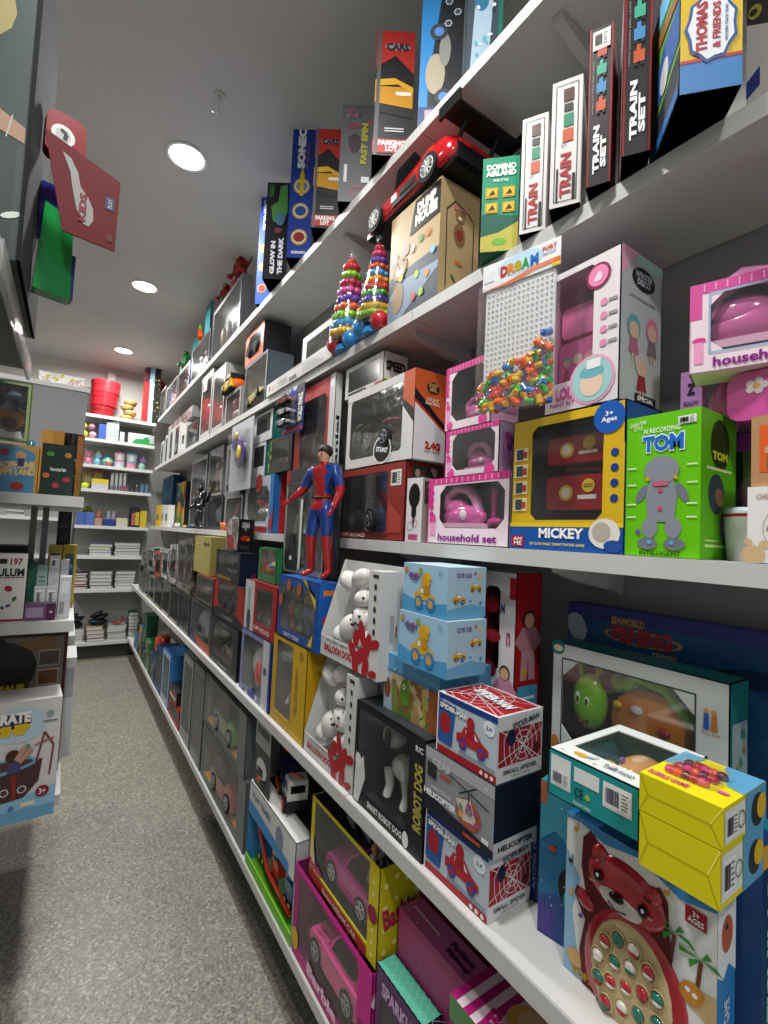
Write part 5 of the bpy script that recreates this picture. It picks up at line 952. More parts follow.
# ================================================================ top shelf
def spine(name,label,near,left,top,a,d,front,side,draw,under='#141414'):
    t=on_z(name,label,'toy box',near,left,top,Z1,a,d)
    mb,F,S,P=carton(t,front,side); B=bface(mb,t); B.rect(0,0,1,1,under,1); draw(F,S,lface(mb,t),t); t.solo(mb); return t
def parking(F,S,L,t):
    F.poly([(0,.7),(0,1),(1,1),(1,.66),(.5,.8)],'#b32a24',2); F.text('CARS',.55,.87,.6,.06,'#3a2a2a',4,0,.06); F.ell(.55,.87,.34,'#8f8f98',3,.28); F.rect(.0,.35,1,.55,'#c98f1c',2) ; F.poly([(0,.35),(1,.3),(1,.38),(0,.42)],'#1c1a18',3); F.poly([(0,.55),(.6,.57),(1,.5),(1,.55),(.5,.62),(0,.6)],'#d8a428',3); F.rect(.55,.48,.95,.51,'#f0e8d8',4); F.rect(.3,.21,.8,.22,'#c8c8c8',3); F.rect(.3,.19,.8,.2,'#c8c8c8',3); F.rect(0,.02,1,.13,'#b3241f',3); F.text('PARKING\nLOT',.5,.075,.7,.09,'#f4f0ee',5,0,.05); F.rect(.03,.0,.13,1,'#5a5a5a',4); L.rect(0,0,1,1,'#2a2a2a')
spine('car_box','red and black PARKING LOT box, tall one beside the blue robot box',(410,157),(371.5,157),(411.6,38.7),57,.12,'#191718','#141414',parking)
spine('car_box','red and black PARKING LOT box, shorter one beside the tall blue box',(338,229),(310.7,230),(337.8,138),57,.12,'#191718','#141414',parking)
spine('toy_box','grey window-effect carton with a red wheel print between the two PARKING LOT boxes',(369.3,203),(337.3,203),(370.6,111),57,.12,'#55565a','#333',lambda F,S,L,t:(F.ring(.35,.92,.14,.04,'#b04a58',3),F.text('FAST SPIN',.75,.6,.2,.42,'#a8a02a',4,90,.06),F.ell(.45,.6,.2,'#3a2c30',2,1.6),F.ell(.4,.78,.22,'#7a3a44',3,.4),F.rect(.7,.2,.95,.26,'#d8d8d8',4),F.rect(.15,.2,.25,.38,'#c8c8c8',3),F.ring(.6,.1,.2,.05,'#8a3a44',3),F.blobs(12,['#77787c','#3a3b3f','#8a4a52'],3,(.03,.09))))
def sonec(F,S,L,t):
    F.text('SONEC',.42,.8,.34,.3,'#f0f0f2',4,90,.07); F.text('THE HEDGEHOG',.7,.74,.1,.2,'#b86a78',4,90)
    for y,c in ((.52,'#7a8a9a'),(.34,'#2c4f9c'),(.15,'#9a2c2c')): F.ell(.5,y,.36,'#c99a3a',3,1); F.ell(.5,y,.31,'#dcd0b0',4,1); F.ell(.5,y,.24,c,5,.9)
    F.poly([(.42,.45),(.58,.45),(.6,.6),(.5,.66),(.4,.6)],'#d8c01e',6); F.rect(.2,.03,.8,.05,'#c8cce8',3); L.rect(0,0,1,1,'#1d3a94')
spine('toy_box','tall blue carton with three round badges and white sideways lettering',(309.4,258.4),(286,257),(316,124),55,.12,'#1c3f9e','#15307c',sonec)
spine('toy_box','black GLOW IN THE DARK carton with a green splash',(286,279.5),(262,279),(286.5,191),55,.12,'#141516','#101112',lambda F,S,L,t:(F.text('GLOW IN',.38,.22,.2,.34,'#f0f0f0',4,90,.07),F.text('THE DARK',.7,.24,.2,.38,'#f0f0f0',4,90,.07),F.poly([(.3,.6),(.2,.75),(.5,.8),(.55,.96),(.85,.98),(.9,.7),(.7,.55),(.6,.66),(.45,.58)],'#4f8a3a',3),F.ell(.6,.62,.2,'#4a7a8a',4,1.4),F.ell(.55,.5,.16,'#7a3a3a',4,.8),F.rect(.1,.85,.3,.97,'#2f5a2c',3)))
spine('toy_box','slim blue carton with round badges, half hidden behind the black glow carton',(268,304),(254.5,309),(270,201),50,.12,'#1f49b4','#17388c',lambda F,S,L,t:(F.text('SONEC',.4,.8,.3,.28,'#e0e0e8',4,90,.05),[F.ell(.45,y,.34,'#b88a4a',3,1) for y in (.5,.33,.14)],[F.ell(.45,y,.26,c,4,1) for y,c in ((.5,'#c8b02a'),(.33,'#8a7a5a'),(.14,'#8a2c24'))]))
def robot(F,S,L,t):
    F.poly([(0,0),(0,1),(.5,1),(.2,.3),(.2,0)],'#2f86c8',2); F.ell(.35,.35,.22,'#b0a48c',3,2.2); F.ell(.55,.5,.13,'#8f8f88',3,3); F.ell(.4,.62,.2,'#3c3f44',4); F.ell(.4,.62,.11,'#5a8ad8',5); F.ell(.55,.2,.2,'#3c3f44',4); F.ell(.55,.2,.11,'#5a8ad8',5); F.rect(0,0,1,.14,'#203f74',5); F.rect(.15,.02,.6,.12,'#b0a0a8',6)
    for k in range(5): F.ell(.6+.2*(k%2),.95-.07*k,.09,'#c0ccd8',4,1,6); F.ell(.6+.2*(k%2),.95-.07*k,.06,'#4a5058',5,1,8)
    F.rect(.95,0,1,1,'#5a6068',4)
spine('toy_box','tall black and blue robot carton beyond the tall PARKING LOT box',(462,128),(417,132),(466,-25),50,.1,'#23262a','#1a1c1e',robot)
spine('toy_box','blue and teal carton at the near end of the top shelf',(500,92),(464,96),(512,-70),50,.1,'#3a4450','#0f5a4c',lambda F,S,L,t:(F.poly([(.1,0),(.6,0),(.8,1),(.3,1)],'#9ab0c0',2),F.ell(.4,.6,.2,'#2a6a8a',3,1.6),F.rect(.88,0,1,1,'#1a6a5a',3),F.blobs(12,['#5aa0b0','#d8dce0','#2a3440'],4,(.04,.1),(.1,.1,.85,.95),4)))
# figure cartons facing the aisle farther along
t,F,S,P=winbox('toy_box','large grey window carton of army figures on the top shelf, largest there',(239,331),(210.5,361),(241,274.5),.815,Z1,(250,320),'#2e3032','#7a7d80',lambda m,t:[m.ell((t.w*(.2+.2*k),.05,t.h*.4),(t.w*.05,.02,t.h*.22),['#9a8a6a','#6a6a6c','#4a4c50','#8a8478'][k]) for k in range(4)],win=(.05,.08,.95,.92),gl=.16)
S.rect(0,0,1,1,'#c0bcb8',1); S.ell(.5,.4,.3,'#b08a4a',2,1.5); S.ell(.5,.15,.3,'#5a5a6a',2,1); S.rect(0,.7,1,.9,'#3a3c40',2)
# ================================================================ helpers for rows described by where things stand along a board
RI=RW.transposed()
def proj(X,Y,Z):
    c=RI@Vector((X,Y,Z-CAMH)); return 384+FPX*c.x/-c.z, 512-FPX*c.y/-c.z
def Yat(px,X,z):
    a,b=.05,12.
    for _ in range(50):
        m=(a+b)/2
        if proj(X,m,z)[0]>px: a=m
        else: b=m
    return (a+b)/2
def Zat(px,py,X): return onx((px,py),X)[1]
def row(name,label,cat,pn,pl,ytop,X,z0,d=.12,group=None,a=0,h=None):
    """pn, pl: near and far edge seen along the board; ytop: where the near top corner is seen"""
    Yn=Yat(pn,X,z0); Yf=Yat(pl,X,z0); t=put(name,label,cat,X,Yn,z0,Yf-Yn,d,h or (Zat(pn,ytop,X)-z0),a,group); return t
def wb(name,label,t_,front,side,inner,toy=None,win=(.1,.12,.9,.9),ch=0,deco=None,cat='toy box',gl=.16,toyname='toy',back=None,film_=True,topwin=False):
    t=t_
    if isinstance(back or inner,str): back=printed(back or inner,34,int(t.loc.y*7)%9,('#b4b0a8','#5a2a26') if int(t.loc.y*5)%2 else ('#a8a8a8','#26323e'))
    mb,F,S,P=wcarton(t,front,side,None,inner,win,ch,back=back,topwin=topwin)
    if deco: deco(F,S,P)
    t.part('carton',mb)
    if film_: t.part('window_film',wfilm(t,win,film(gl=gl,bump=8)))
    if toy: m2=MB(); toy(m2,t); t.part(toyname,m2)
    return t
def figtoy(cols,n=2):
    def f(m,t):
        for k in range(n):
            x=t.w*(k+.5)/n*.8+t.w*.1; c=cols[k%len(cols)]; h=t.h
            m.ell((x,t.d*.4,h*.45),(t.w/n*.2,.02,h*.16),M(c,.4),10,8); m.ell((x,t.d*.4,h*.68),(t.w/n*.12,.018,h*.08),M(cols[(k+1)%len(cols)],.4),10,8)
            for q in (-1,1): m.tube([(x+q*t.w/n*.08,t.d*.4,h*.35),(x+q*t.w/n*.1,t.d*.4,h*.15)],t.w/n*.06,M(c,.4),6); m.tube([(x+q*t.w/n*.18,t.d*.4,h*.55),(x+q*t.w/n*.28,t.d*.35,h*.38)],t.w/n*.05,M(c,.4),6)
    return f
def cartoy(col,s=.8,z=.2,fn=None,**k):
    def f(m,t): (fn or car)(m,pose((t.w*.5,max(.02,min(t.d*.5,t.w*s*.3)),t.h*z)),min(t.w*s*.85,t.h*1.7,t.d*1.5),col,**k)
    return f
DARK=['#1e2023','#34373b','#5a5d60','#84827c','#23282d']
def scatter(cols,seed,s=22): return busy(cols,s,seed=seed)
# ================================================================ bottom shelf
Z5=ZE+.0005
t=on_shelf('doll_box','bright pink window box with a pink doll car on the lowest board','doll box',(367,1100),(291,958),(367.7,968),.658,Z5,0,d=.135); PK=t
wb(0,0,t,'#b81d77','#c2288a','#6a2a50',lambda m,t:car(m,pose((t.w*.5,.08,t.h*.2),180),t.w*.68,'#e04a94','#5a2040',kind='conv'),(.06,.12,.86,.92),.06,lambda F,S,P:(F.text('Barbie',.45,.14,.4,.12,'#f0c8dc',4,0,.05),F.rect(.86,0,1,1,'#c9248a',2),F.ell(.05,.2,.05,'#d8b020',3,1.4),F.rect(.88,.3,.97,.5,'#7a2a5a',3),S.blobs(6,['#e070b0','#f0d0e0'],3,(.06,.12)),F.rect(0,.96,1,1,'#e02aa0',3)),toyname='toy_car',topwin=True,gl=.1)
m=MB(); doll(m,pose((t.w*.55,.10,t.h*.25),10),t.h*.62,'#d040a0','#b86aa0'); t.part('doll',m)
pz=Z5+t.h+.0015
t=on_shelf('doll_box','yellow framed window box with a doll in a magenta convertible car','doll box',(377,944),(308,884),(384,874),.668,pz,0,d=.125); t.h=min(t.h,.795-pz); 
def bc(m,t):
    car(m,pose((t.w*.47,.085,t.h*.1),180),t.w*.72,'#d0389a','#3a1830',wheel='#b0b0b0',kind='conv')
wb(0,0,t,'#d2c21a','#c8b81c','#1f1b2a',bc,(.05,.14,.88,.96),0,lambda F,S,P:(F.rect(0,0,.88,.11,'#a8262a',2),F.text('Barbie DREAM CAR',.5,.05,.5,.06,'#e8c8c8',3),F.ell(.94,.5,.055,'#8c1a3a',4,1),F.poly([(.02,.15),(.12,.15),(.06,.5),(.02,.45)],'#d8cf9a',4),F.text('Barbie',.12,.2,.2,.1,'#c8287a',5,0,.05),[F.ell(.94,.1+.12*k,.012,'#f4f0c0',3) for k in range(7)],[S.ell(.15+.25*(k%4),.15+.22*(k//4)+.06*(k%2),.05,'#ece694',2) for k in range(16)],S.text('Barbie',.5,.5,.8,.22,'#a82a4a',4,10,.04)),back='#2a2436',toyname='toy_car',topwin=True,gl=.1)
m=MB(); doll(m,pose((t.w*.62,.075,t.h*.2),-30),t.h*.62,'#d8d4d0','#c89a6a'); t.part('doll',m)
# bottom boxes nearest the viewer
t=on_shelf('doll_box','slim carton with a mint green top and purple front on the lowest board','doll box',(419,1130),(373,1050),(419,1024),.66,Z5,0,d=.05)
t.h=Zat(419,1022,.66)-Z5
mb,F,S,P=wcarton(t,'#5f3a66','#52355a','#57b39a','#2a2030',(.1,.1,.9,.8),.06); F.text('SPARKLE',.5,.88,.7,.1,'#c8a8d0',3,0,.04); 
for k in range(9): P.line([(k/9,0),((k+2)/9,1)],.0008,'#8fd0bc',2); P.line([((k+2)/9,0),(k/9,1)],.0008,'#8fd0bc',2)
t.part('carton',mb); t.part('window_film',wfilm(t,(.1,.1,.9,.8))); m=MB(); doll(m,pose((t.w*.5,.025,.01)),t.h*.75,'#b86a8a','#5a3a2a'); t.part('doll',m)
t=on_shelf('doll_box','long pink glitter carton lying behind the mint topped one','doll box',(462,1090),(394,1030),(456,980),.715,Z5,0,d=.065); t.h=Zat(458,975,.715)-Z5
mb,F,S,P=carton(t,'#b04a7e','#b8548a','#c4629a'); P.text('Fashion',.78,.62,.3,.26,'#4a1a4a',3,0,.06); P.text('Makeup',.8,.3,.3,.26,'#4a1a4a',3,0,.06); F.blobs(30,['#e09ac0','#f0c8dc','#8c2f62'],7,(.006,.012),l=2); P.blobs(40,['#e8b0cc','#d884b0'],8,(.004,.01)); P.line([(.08,.5),(.5,.45)],.004,'#f0dcE6'.lower(),2); F.text('FASHION MAKEUP',.5,.6,.6,.12,'#4a1a4a',3); t.solo(mb)
t=on_shelf('doll_box','carton with a pink and white striped awning top','doll box',(505,1010),(412,930),(485,965),.80,Z5,0,d=.13); t.h=.44
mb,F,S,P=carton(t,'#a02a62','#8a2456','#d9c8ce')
for k in range(12):
    if k%2: P.rect(k/12,0,(k+1)/12,1,'#8e2348',1)
P.rect(0,0,1,.12,'#3f8a70',3); F.rect(0,.9,1,1,'#3f8a70',2); F.text('PLAY SHOP',.5,.6,.6,.15,'#e8d8e0',2); t.solo(mb)
t=on_shelf('doll_box','pink, magenta and white striped doll carton nearest the viewer on the lowest board','doll box',(600,1150),(448,1060),(580,1085),.66,Z5,0,d=.125); t.h=.425
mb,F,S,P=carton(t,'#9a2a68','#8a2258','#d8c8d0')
for k in range(9): P.poly([(k/9,0),(k/9+.055,0),(k/9+.055,1),(k/9,1)],'#a8186c',1)
P.ell(.42,.62,.16,'#c9a04a',3,.8); P.ell(.4,.68,.08,'#d8b08a',4); P.ell(.48,.55,.07,'#b84a6a',4,.8); P.text('Barbie',.42,.3,.4,.3,'#e8c8d8',6,8,.1); P.text('Barbie',.42,.3,.4,.3,'#b0186c',7,8,.05); F.rect(0,.9,1,1,'#5a8a5a',2); F.blobs(8,['#d8a0c0','#c8b0a0','#6a3a5a'],3,(.03,.06),l=2); t.solo(mb)
t=on_shelf('doll_box','dark plum carton under the waist high board, behind the striped doll carton','doll box',(640,1150),(505,1010),(600,1085),.935,Z5,0,d=.1); t.h=.4; mb,F,S,P=carton(t,busy(['#4a1f38','#6a2a4c','#3a1a2c'],12),'#3a1a2c'); t.solo(mb)
# train play set with truck on it
t=on_shelf('play_set','open blue and green train play set carton under the toy garbage truck','play set',(290,957),(245,872),(290,835),.66,Z5,0,side=(309,940),depth_max=.16); TS=t
w_,d_,h_=t.w,t.d,t.h; mb=MB(); th=.002
mb.box((0,d_-th,0),(w_,d_,h_),'#c8cccf'); mb.box((0,0,0),(w_,d_,th),'#6fae2a'); mb.box((0,0,0),(th,d_,h_),'#3a78a8'); mb.box((w_-th,0,0),(w_,d_,h_),'#b8c0c6'); mb.box((0,0,h_-th),(w_,d_,h_),'#dcdcda'); mb.box((0,0,h_*.62),(w_,th,h_),'#cdd0d2')
F=Face(mb,(0,0,0),(1,0,0),(0,0,1),w_,h_); F.poly([(0,.62),(.9,.62),(.9,.72),(0,.78)],'#2f86c8',2); F.text('PLAY TRAIN',.3,.88,.4,.07,'#3a4a5a',3); F.ell(.7,.82,.07,'#7a86a0',3,1.2); F.rect(.9,.62,1,1,'#d2d4d4',2)
mb.box((0,-.004,0),(w_,0,h_*.12),'#6cb81e'); t.part('carton',mb)
for k in range(3):
    mb=MB(); x=w_*(.2+.28*k); c=['#2a6aa8','#c83a2a','#2a6aa8'][k]; mb.rbox((x-.03,.03,h_*.2),(x+.03,.07,h_*.38),.008,G(c)); mb.rbox((x-.02,.035,h_*.38),(x+.01,.065,h_*.52),.006,G('#3a90d0'))
    for q in (-.018,.018): mb.wheel((x+q,.03,h_*.17),.012,.008,'y','#1a1a1a','#d8c030',10)
    t.part('train_wagon',mb)
mb=MB(); mb.tube([(w_*.08,.03,h_*.5),(w_*.4,.02,h_*.2),(w_*.85,.02,h_*.14)],.007,G('#c0281e')); mb.ell((w_*.5,.03,h_*.5),.014,G('#d8c020')); t.part('track_arm',mb)
tz=Z5+t.h+.001
t=put('toy_truck_card','tall grey and black display card with a printed truck, behind the toy garbage truck','toy box',.665,Yat(268,.665,tz),tz,.16,.10,.795-tz,0)
mb=MB(); w_,h_=t.w,t.h; mb.box((0,0,0),(w_,.003,h_),'#3a3c3e'); mb.box((0,.003,0),(.003,t.d,h_),'#77797a'); F=Face(mb,(0,0,0),(1,0,0),(0,0,1),w_,h_); F.rect(0,.62,1,1,'#9a9c9c',2); F.text('CITY SANITATION',.5,.86,.8,.12,'#1d1e20',3,0,.05); F.ell(.5,.32,.34,'#c8c8c6',3,.7); F.rect(.25,.2,.6,.32,'#22242a',4); F.ell(.35,.14,.1,'#d8601e',5); F.ell(.68,.14,.1,'#1a1a1a',5); t.solo(mb)
t=T('toy_garbage_truck','toy truck with white cab, dark blue drum and orange wheels on the play set carton','toy truck',(.745,Yat(292,.745,tz),tz),-PI/2-.25)
mb=MB(); mb.rbox((.035,-.035,.03),(.105,.035,.115),.012,G('#d8d8d4'),4); mb.box((.03,-.037,.02),(.11,.037,.05),'#1b1c1e'); mb.box((.045,-.0355,.075),(.09,.0355,.10),M('#15181c',.1)); mb.box((.104,-.025,.075),(.1065,.025,.1),M('#15181c',.1)); t.part('cab',mb)
mb=MB(); mb.tube([(.05,-.018,.117),(.07,.0,.12),(.09,.018,.117)],.004,G('#e0561a')); t.part('roof_rack',mb)
mb=MB(); mb.box((-.12,-.034,.03),(.035,.034,.045),'#cfcfcb'); t.part('chassis',mb)
mb=MB(); mb.cyl((-.12,0,.085),(.03,0,.078),.036,.040,G('#16246a'),20); mb.cyl((-.135,0,.09),(-.118,0,.086),.026,.037,G('#3a4250'),20); t.part('drum',mb)
mb=MB(); mb.ell((-.1,-.01,.14),(.03,.02,.012),G('#c8281e')); mb.ell((-.13,0,.12),(.02,.02,.015),G('#d8b81e')); t.part('hopper',mb)
for x in (.07,-.05,-.10):
    for y in (-.038,.038): mb=MB(); mb.wheel((x,y,.024),.024,.014,'y','#141414','#e0561a',16); t.part('wheel',mb)
# grey window boxes with cars
def greywin(lbl,near,left,top,z0,col):
    t=on_shelf('car_box',lbl,'toy box',near,left,top,.66,z0,0,d=.17)
    wb(0,0,t,'#666d6b','#565d5c','#8f9088',lambda m,t:car(m,pose((t.w*.5,.08,t.h*.13)),t.w*.5,col,kind='van'),(.06,.12,.86,.93),0,lambda F,S,P:(F.rect(.86,0,1,1,'#737a79',2),F.text('DIE CAST',.45,.05,.4,.05,'#9aa0a0',3),S.rect(.4,.3,.6,.5,'#c8c8c8')),back='#9a968a',toyname='toy_car',gl=.13)
    m=MB(); m.box((t.w*.08,.005,t.h*.125),(t.w*.84,.13,t.h*.13),'#b0822a'); t.part('display_base',m); return t
t=greywin('grey window carton with a red toy car, lower of the two car display boxes',(243,845),(200.7,767),(244,780),Z5,'#8c2f24')
t=greywin('grey window carton with a green toy car, upper of the two car display boxes',(243.7,777.5),(203,721.6),(247,716),Z5+t.h+.001,'#3f7a2e')
# ---- lowest board, farther along
def E_(name,label,pn,pl,yt,front,side=None,inner='#1d1f22',toy=None,z0=None,d=.16,X=.66,win=(.1,.12,.9,.9),deco=None,solid=False,cat='toy box',gl=.16):
    t=row(name,label,cat,pn,pl,yt,X,z0 or Z5,d)
    if solid:
        mb,F,S,P=carton(t,printed(front,30,3,('#8a8a84',)) if isinstance(front,str) else front,side)
        if deco: deco(F,S,P)
        t.solo(mb)
    else: wb(0,0,t,front,side or front,inner,toy,win,0,deco,gl=gl)
    return t
t=E_('toy_box','tall grey-green window carton beyond the two car display boxes, waist board above it',199,189,665,'#6d726c','#4d524c','#5a5e58',figtoy(['#7a7a70','#9a958a']),d=.14,deco=lambda F,S,P:F.rect(.1,.02,.9,.1,'#8f938c',2))
t=E_('toy_box','second tall grey carton from the car display boxes, white bordered window',188,179,655,'#8f928e','#60645f','#4a4e4c',figtoy(['#a8a49a','#6a6a66']))
t=E_('fire_truck_box','low red box with a fire engine under its window on the lowest board',178,168,710,'#a32420','#8c1c1a','#2a1a18',cartoy('#b8241c',kind='van'))
z=t.loc.z+t.h+.001
E_('toy_box','dark red small carton stacked on the fire engine box',176,169,692,'#7c1d1c','#1e2220',solid=True,z0=z,d=.12,deco=lambda F,S,P:F.rect(.1,.2,.9,.5,'#c8b8b0',2))
t=E_('toy_box','blue and white window carton with a pale robot, beyond the fire engine box',167,160,652,'#9ab0c4','#3a78b8','#7a8a98',figtoy(['#b8c4cc','#8a9aaa']),deco=lambda F,S,P:P.rect(0,0,1,.4,'#2a5f98'))
t=E_('toy_box','blue carton with a yellow figure low on the lowest board',159.5,154,648,'#2a4a7c','#1c3458','#23303c',figtoy(['#b8a84a','#8a8a80']))
t=E_('toy_box','orange red pot shaped toy box before the blue carton',153.5,148,655,'#2c4a6a','#1a2c44',solid=True,d=.13)
z=t.loc.z+t.h+.001; u=T('toy_bucket','round orange bucket standing on a dark blue carton far along the lowest board','bucket',(.73,Yat(151,.66,Z5),z)); mb=MB(); mb.lathe([(0,0),(.05,0),(.062,.05),(.06,.13),(.04,.15),(0,.15)],(0,0,0),G('#b8401c'),18); u.solo(mb)
E_('toy_box','narrow green and white carton near the far end of the lowest board',147.5,144,640,'#7a9a7a','#2f6a3a',busy(['#c8c8c0','#3a7a4a']),solid=True,d=.13)
E_('toy_box','tall dark green tube shaped carton at the far end of the lowest board',143.5,140.5,612,'#1f5a3a','#1a4a30',solid=True,d=.1)
E_('toy_box','yellow carton last but one on the lowest board',140,137.5,625,'#b89a2a','#3a5a8a',solid=True,d=.12)
E_('toy_box','small blue carton last on the lowest board by the end shelving',137,133.5,638,scatter(['#2a5a8a','#c8ccd0','#3a7ab0'],3),'#2a4a7a',solid=True,d=.12)
# ================================================================ waist board, farther along
t=on_shelf('toy_box','bright yellow window carton with a silver toy, left of the lower BALLOON DOG carton','toy box',(303,738),(270,706.7),(303,648),.668,Z4,0,side=(329,715),depth_max=.17)
wb(0,0,t,'#c79b0e','#b8900e','#5f5f58',lambda m,t:(m.ell((t.w*.45,.05,t.h*.25),(t.w*.16,.03,t.h*.16),M('#9a9c9e',.15,.6)),m.ell((t.w*.5,.05,t.h*.48),(t.w*.1,.02,t.h*.09),M('#b8babc',.15,.6)),m.tube([(t.w*.3,.05,t.h*.35),(t.w*.2,.04,t.h*.2)],.008,'#c8c8c8')),(.12,.13,.62,.95),.03,lambda F,S,P:(F.rect(.64,0,1,1,'#d0a612',2),F.text('YELLOW ROBOT',.76,.5,.08,.5,'#8a6a10',3,90,.03),F.ell(.86,.9,.06,'#a88410',3),S.ell(.6,.8,.2,'#c8a83a',2,.8)),back='#6b6b62'); Y1=t.loc.z+t.h
t=on_shelf('toy_box','blue and white window carton with a red and white round toy, beyond the yellow carton','toy box',(268.5,706.7),(239,682),(268,642),.668,Z4,0,d=.17)
wb(0,0,t,'#7c84a8','#1c3490','#7c828c',lambda m,t:(m.ell((t.w*.45,.05,t.h*.5),(t.w*.25,.04,t.h*.28),M('#c8c8cc',.3)),m.ell((t.w*.58,.01,t.h*.42),(t.w*.09,.012,t.h*.2),G('#c83a3a'))),(.08,.1,.74,.92),0,lambda F,S,P:(F.rect(.76,0,.95,1,'#c4c6c8',2),F.rect(.95,0,1,1,'#1c3490',3),F.blobs(7,['#2a3a8a','#c8ccd8'],4,(.03,.06),(0,0,.7,.12),2),F.rect(.8,.5,.88,.6,'#4a4a6a',3)),back='#9a9ca4'); Y2=t.loc.z+t.h
t=on_shelf('toy_box','black carton with a yellowish oval window on the waist board','toy box',(236,675),(209.5,648),(237,630),.668,Z4,0,d=.16)
wb(0,0,t,'#232629','#1a1c1e','#77745a',cartoy('#8a845a',.7,.25),(.1,.2,.85,.85),.16,lambda F,S,P:(F.rect(.35,.06,.7,.1,'#8a8c8c',2),F.text('RACER',.5,.92,.3,.05,'#8a8c8c',2)),back='#8c8a6c'); Y3=t.loc.z+t.h
t=row('toy_box','grey domed helmet carton with an orange base on the waist board','toy box',209,189,607,.67,Z4,.16)
wb(0,0,t,'#4a4a50','#2a2c30','#3a3c40',lambda m,t:(m.ell((t.w*.5,.05,t.h*.5),(t.w*.33,.04,t.h*.3),M('#85858a',.4)),m.ell((t.w*.45,.015,t.h*.4),(t.w*.18,.02,t.h*.15),'#17181a')),(.08,.22,.92,.95),0,lambda F,S,P:(F.rect(0,0,1,.2,'#b8502a',2),F.poly([(0,0),(.6,0),(0,.3)],'#23304c',3)),back='#56585c'); Y4=t.loc.z+t.h
# second level
t=on_shelf('toy_box','blue carton of small toy figures on which the tall action figure stands','toy box',(316,648),(277,627),(316,583),.67,Y1+.001,0,side=(338,640),depth_max=.2); BT=t
wb(0,0,t,'#1d4f9e','#1c56a8','#2a2f36',figtoy(['#7a3a2a','#4a6a3a','#3a3f6a','#8a5a3a'],4),(.05,.14,.92,.86),0,lambda F,S,P:([F.ell(x,y,.055,'#b0603a',3,1.2) for x,y in ((.08,.6),(.28,.86),(.55,.84))],F.poly([(.62,1),(.72,1),(.95,.6),(.95,.75)],'#d8c01e',3),F.text('DINO TEAM',.4,.07,.4,.07,'#c8c8d8',3,0,.04),F.poly([(.8,.05),(.9,.05),(.92,.25)],'#d8c01e',3),S.rect(0,0,1,1,'#1d5cae',1),S.ell(.5,.45,.3,'#a83a2a',2,.9),S.text('4 IN 1',.5,.45,.3,.1,'#e8d8c8',3),S.rect(.2,.82,.9,.9,'#c87a3a',2)),back='#3a3f46'); BTZ=t.loc.z+t.h
t=on_shelf('toy_box','white and red window carton with a dark vehicle, beside the blue figure carton','toy box',(275,636),(243.5,629),(275.6,588),.672,Y2+.001,0,d=.13)
wb(0,0,t,'#a81f22','#8c1a1c','#2b2d2f',cartoy('#4a4c4e',.7,.2,fn=None,kind='van'),(.38,.22,.88,.9),0,lambda F,S,P:(F.rect(0,0,.32,1,'#c9c9c8',2),F.ell(.16,.2,.07,'#4a4a4c',3,2),F.rect(.1,.4,.2,.85,'#9aa0a0',3),F.text('OFF ROAD',.6,.12,.5,.09,'#d8c8c8',3,0,.04)),back='#3a3c3c'); W2=t.loc.z+t.h
t=row('toy_box','black carton with bright red side flaps and a chamfered window','toy box',242.5,213,589,.672,Y3+.001,.13)
wb(0,0,t,'#a3201c','#1e1e20','#26302e',cartoy('#3c4644',.7,.3,fn=buggy,acc='#3a4040'),(.14,.3,.8,.97),.1,lambda F,S,P:(F.poly([(.0,0),(1,0),(1,.12),(.8,.3),(.14,.3),(0,.2)],'#1b1c1e',2),F.text('CLIMBER',.5,.12,.4,.08,'#8a8c8c',3)),back='#33403c'); Y3b=t.loc.z+t.h
t=row('toy_box','brown grey clear carton beyond the red flapped one','toy box',212,195.5,579,.672,Y4+.001,.13)
wb(0,0,t,'#5c564c','#7a2420','#4a463e',cartoy('#6a6458',.8,.25,kind='van'),(.06,.08,.94,.92),0,None,back='#6c665a'); Y4b=t.loc.z+t.h
# third level
t=on_shelf('toy_box','navy carton with a blister window of a grey character car under the small black box','toy box',(238.7,588),(214.5,587),(238.7,553),.69,Y3b+.001,0,side=(256,588),depth_max=.17)
wb(0,0,t,'#23262c','#16203a','#55504e',cartoy('#6a6070',.8,.25),(.1,.2,.9,.95),0,lambda F,S,P:(F.rect(.1,.03,.7,.15,'#8a6a2a',2),S.rect(0,.85,1,1,'#12182c'),S.ell(.8,.3,.15,'#5a2a4a',2,1)),back='#6a625e'); NV=t.loc.z+t.h
t=on_shelf('car_box','small black box with a red racing car print, standing before the third shelf edge','toy box',(237,552),(225.5,551),(237,519),.705,NV+.01,0,side=(253,551),depth_max=.12)
mb,F,S,P=carton(t,busy(['#8a8a88','#5a5a5c','#a05a50','#b8b4b0'],30),'#121214'); S.text('CARS',.45,.78,.5,.12,'#b8b0b0',3,0,.05); S.poly([(.2,.9),(.7,.9),(.45,.6)],'#8f8f94',2); S.ell(.45,.38,.3,'#b8301c',3,.55); S.ell(.65,.34,.1,'#e0701e',4,.8); S.rect(.15,.05,.7,.15,'#3a3a3c',2); F.ell(.4,.2,.35,'#9a3a30',2,.6); t.solo(mb)
t=on_shelf('toy_box','green and orange window carton with a yellow ball toy, beside the tall clear figure box','toy box',(275,585),(257,586),(276,549),.70,W2+.001,0,side=(281.5,585),depth_max=.1)
wb(0,0,t,'#3f8050','#2a7a48','#a8641e',lambda m,t:(m.ell((t.w*.35,.03,t.h*.35),(t.w*.25,.02,t.h*.2),G('#d08a2a')),m.ell((t.w*.75,.02,t.h*.5),(t.w*.15,.02,t.h*.14),G('#d8c030')),m.ell((t.w*.78,.0,t.h*.5),(t.w*.07,.01,t.h*.06),G('#3a6ab8'))),(.12,.22,.95,.94),0,None,back='#b8742a')
t=row('toy_box','olive yellow tall carton with small dark lettering on the waist board pile','toy box',209,193,537,.69,Y4b+.001,.13)
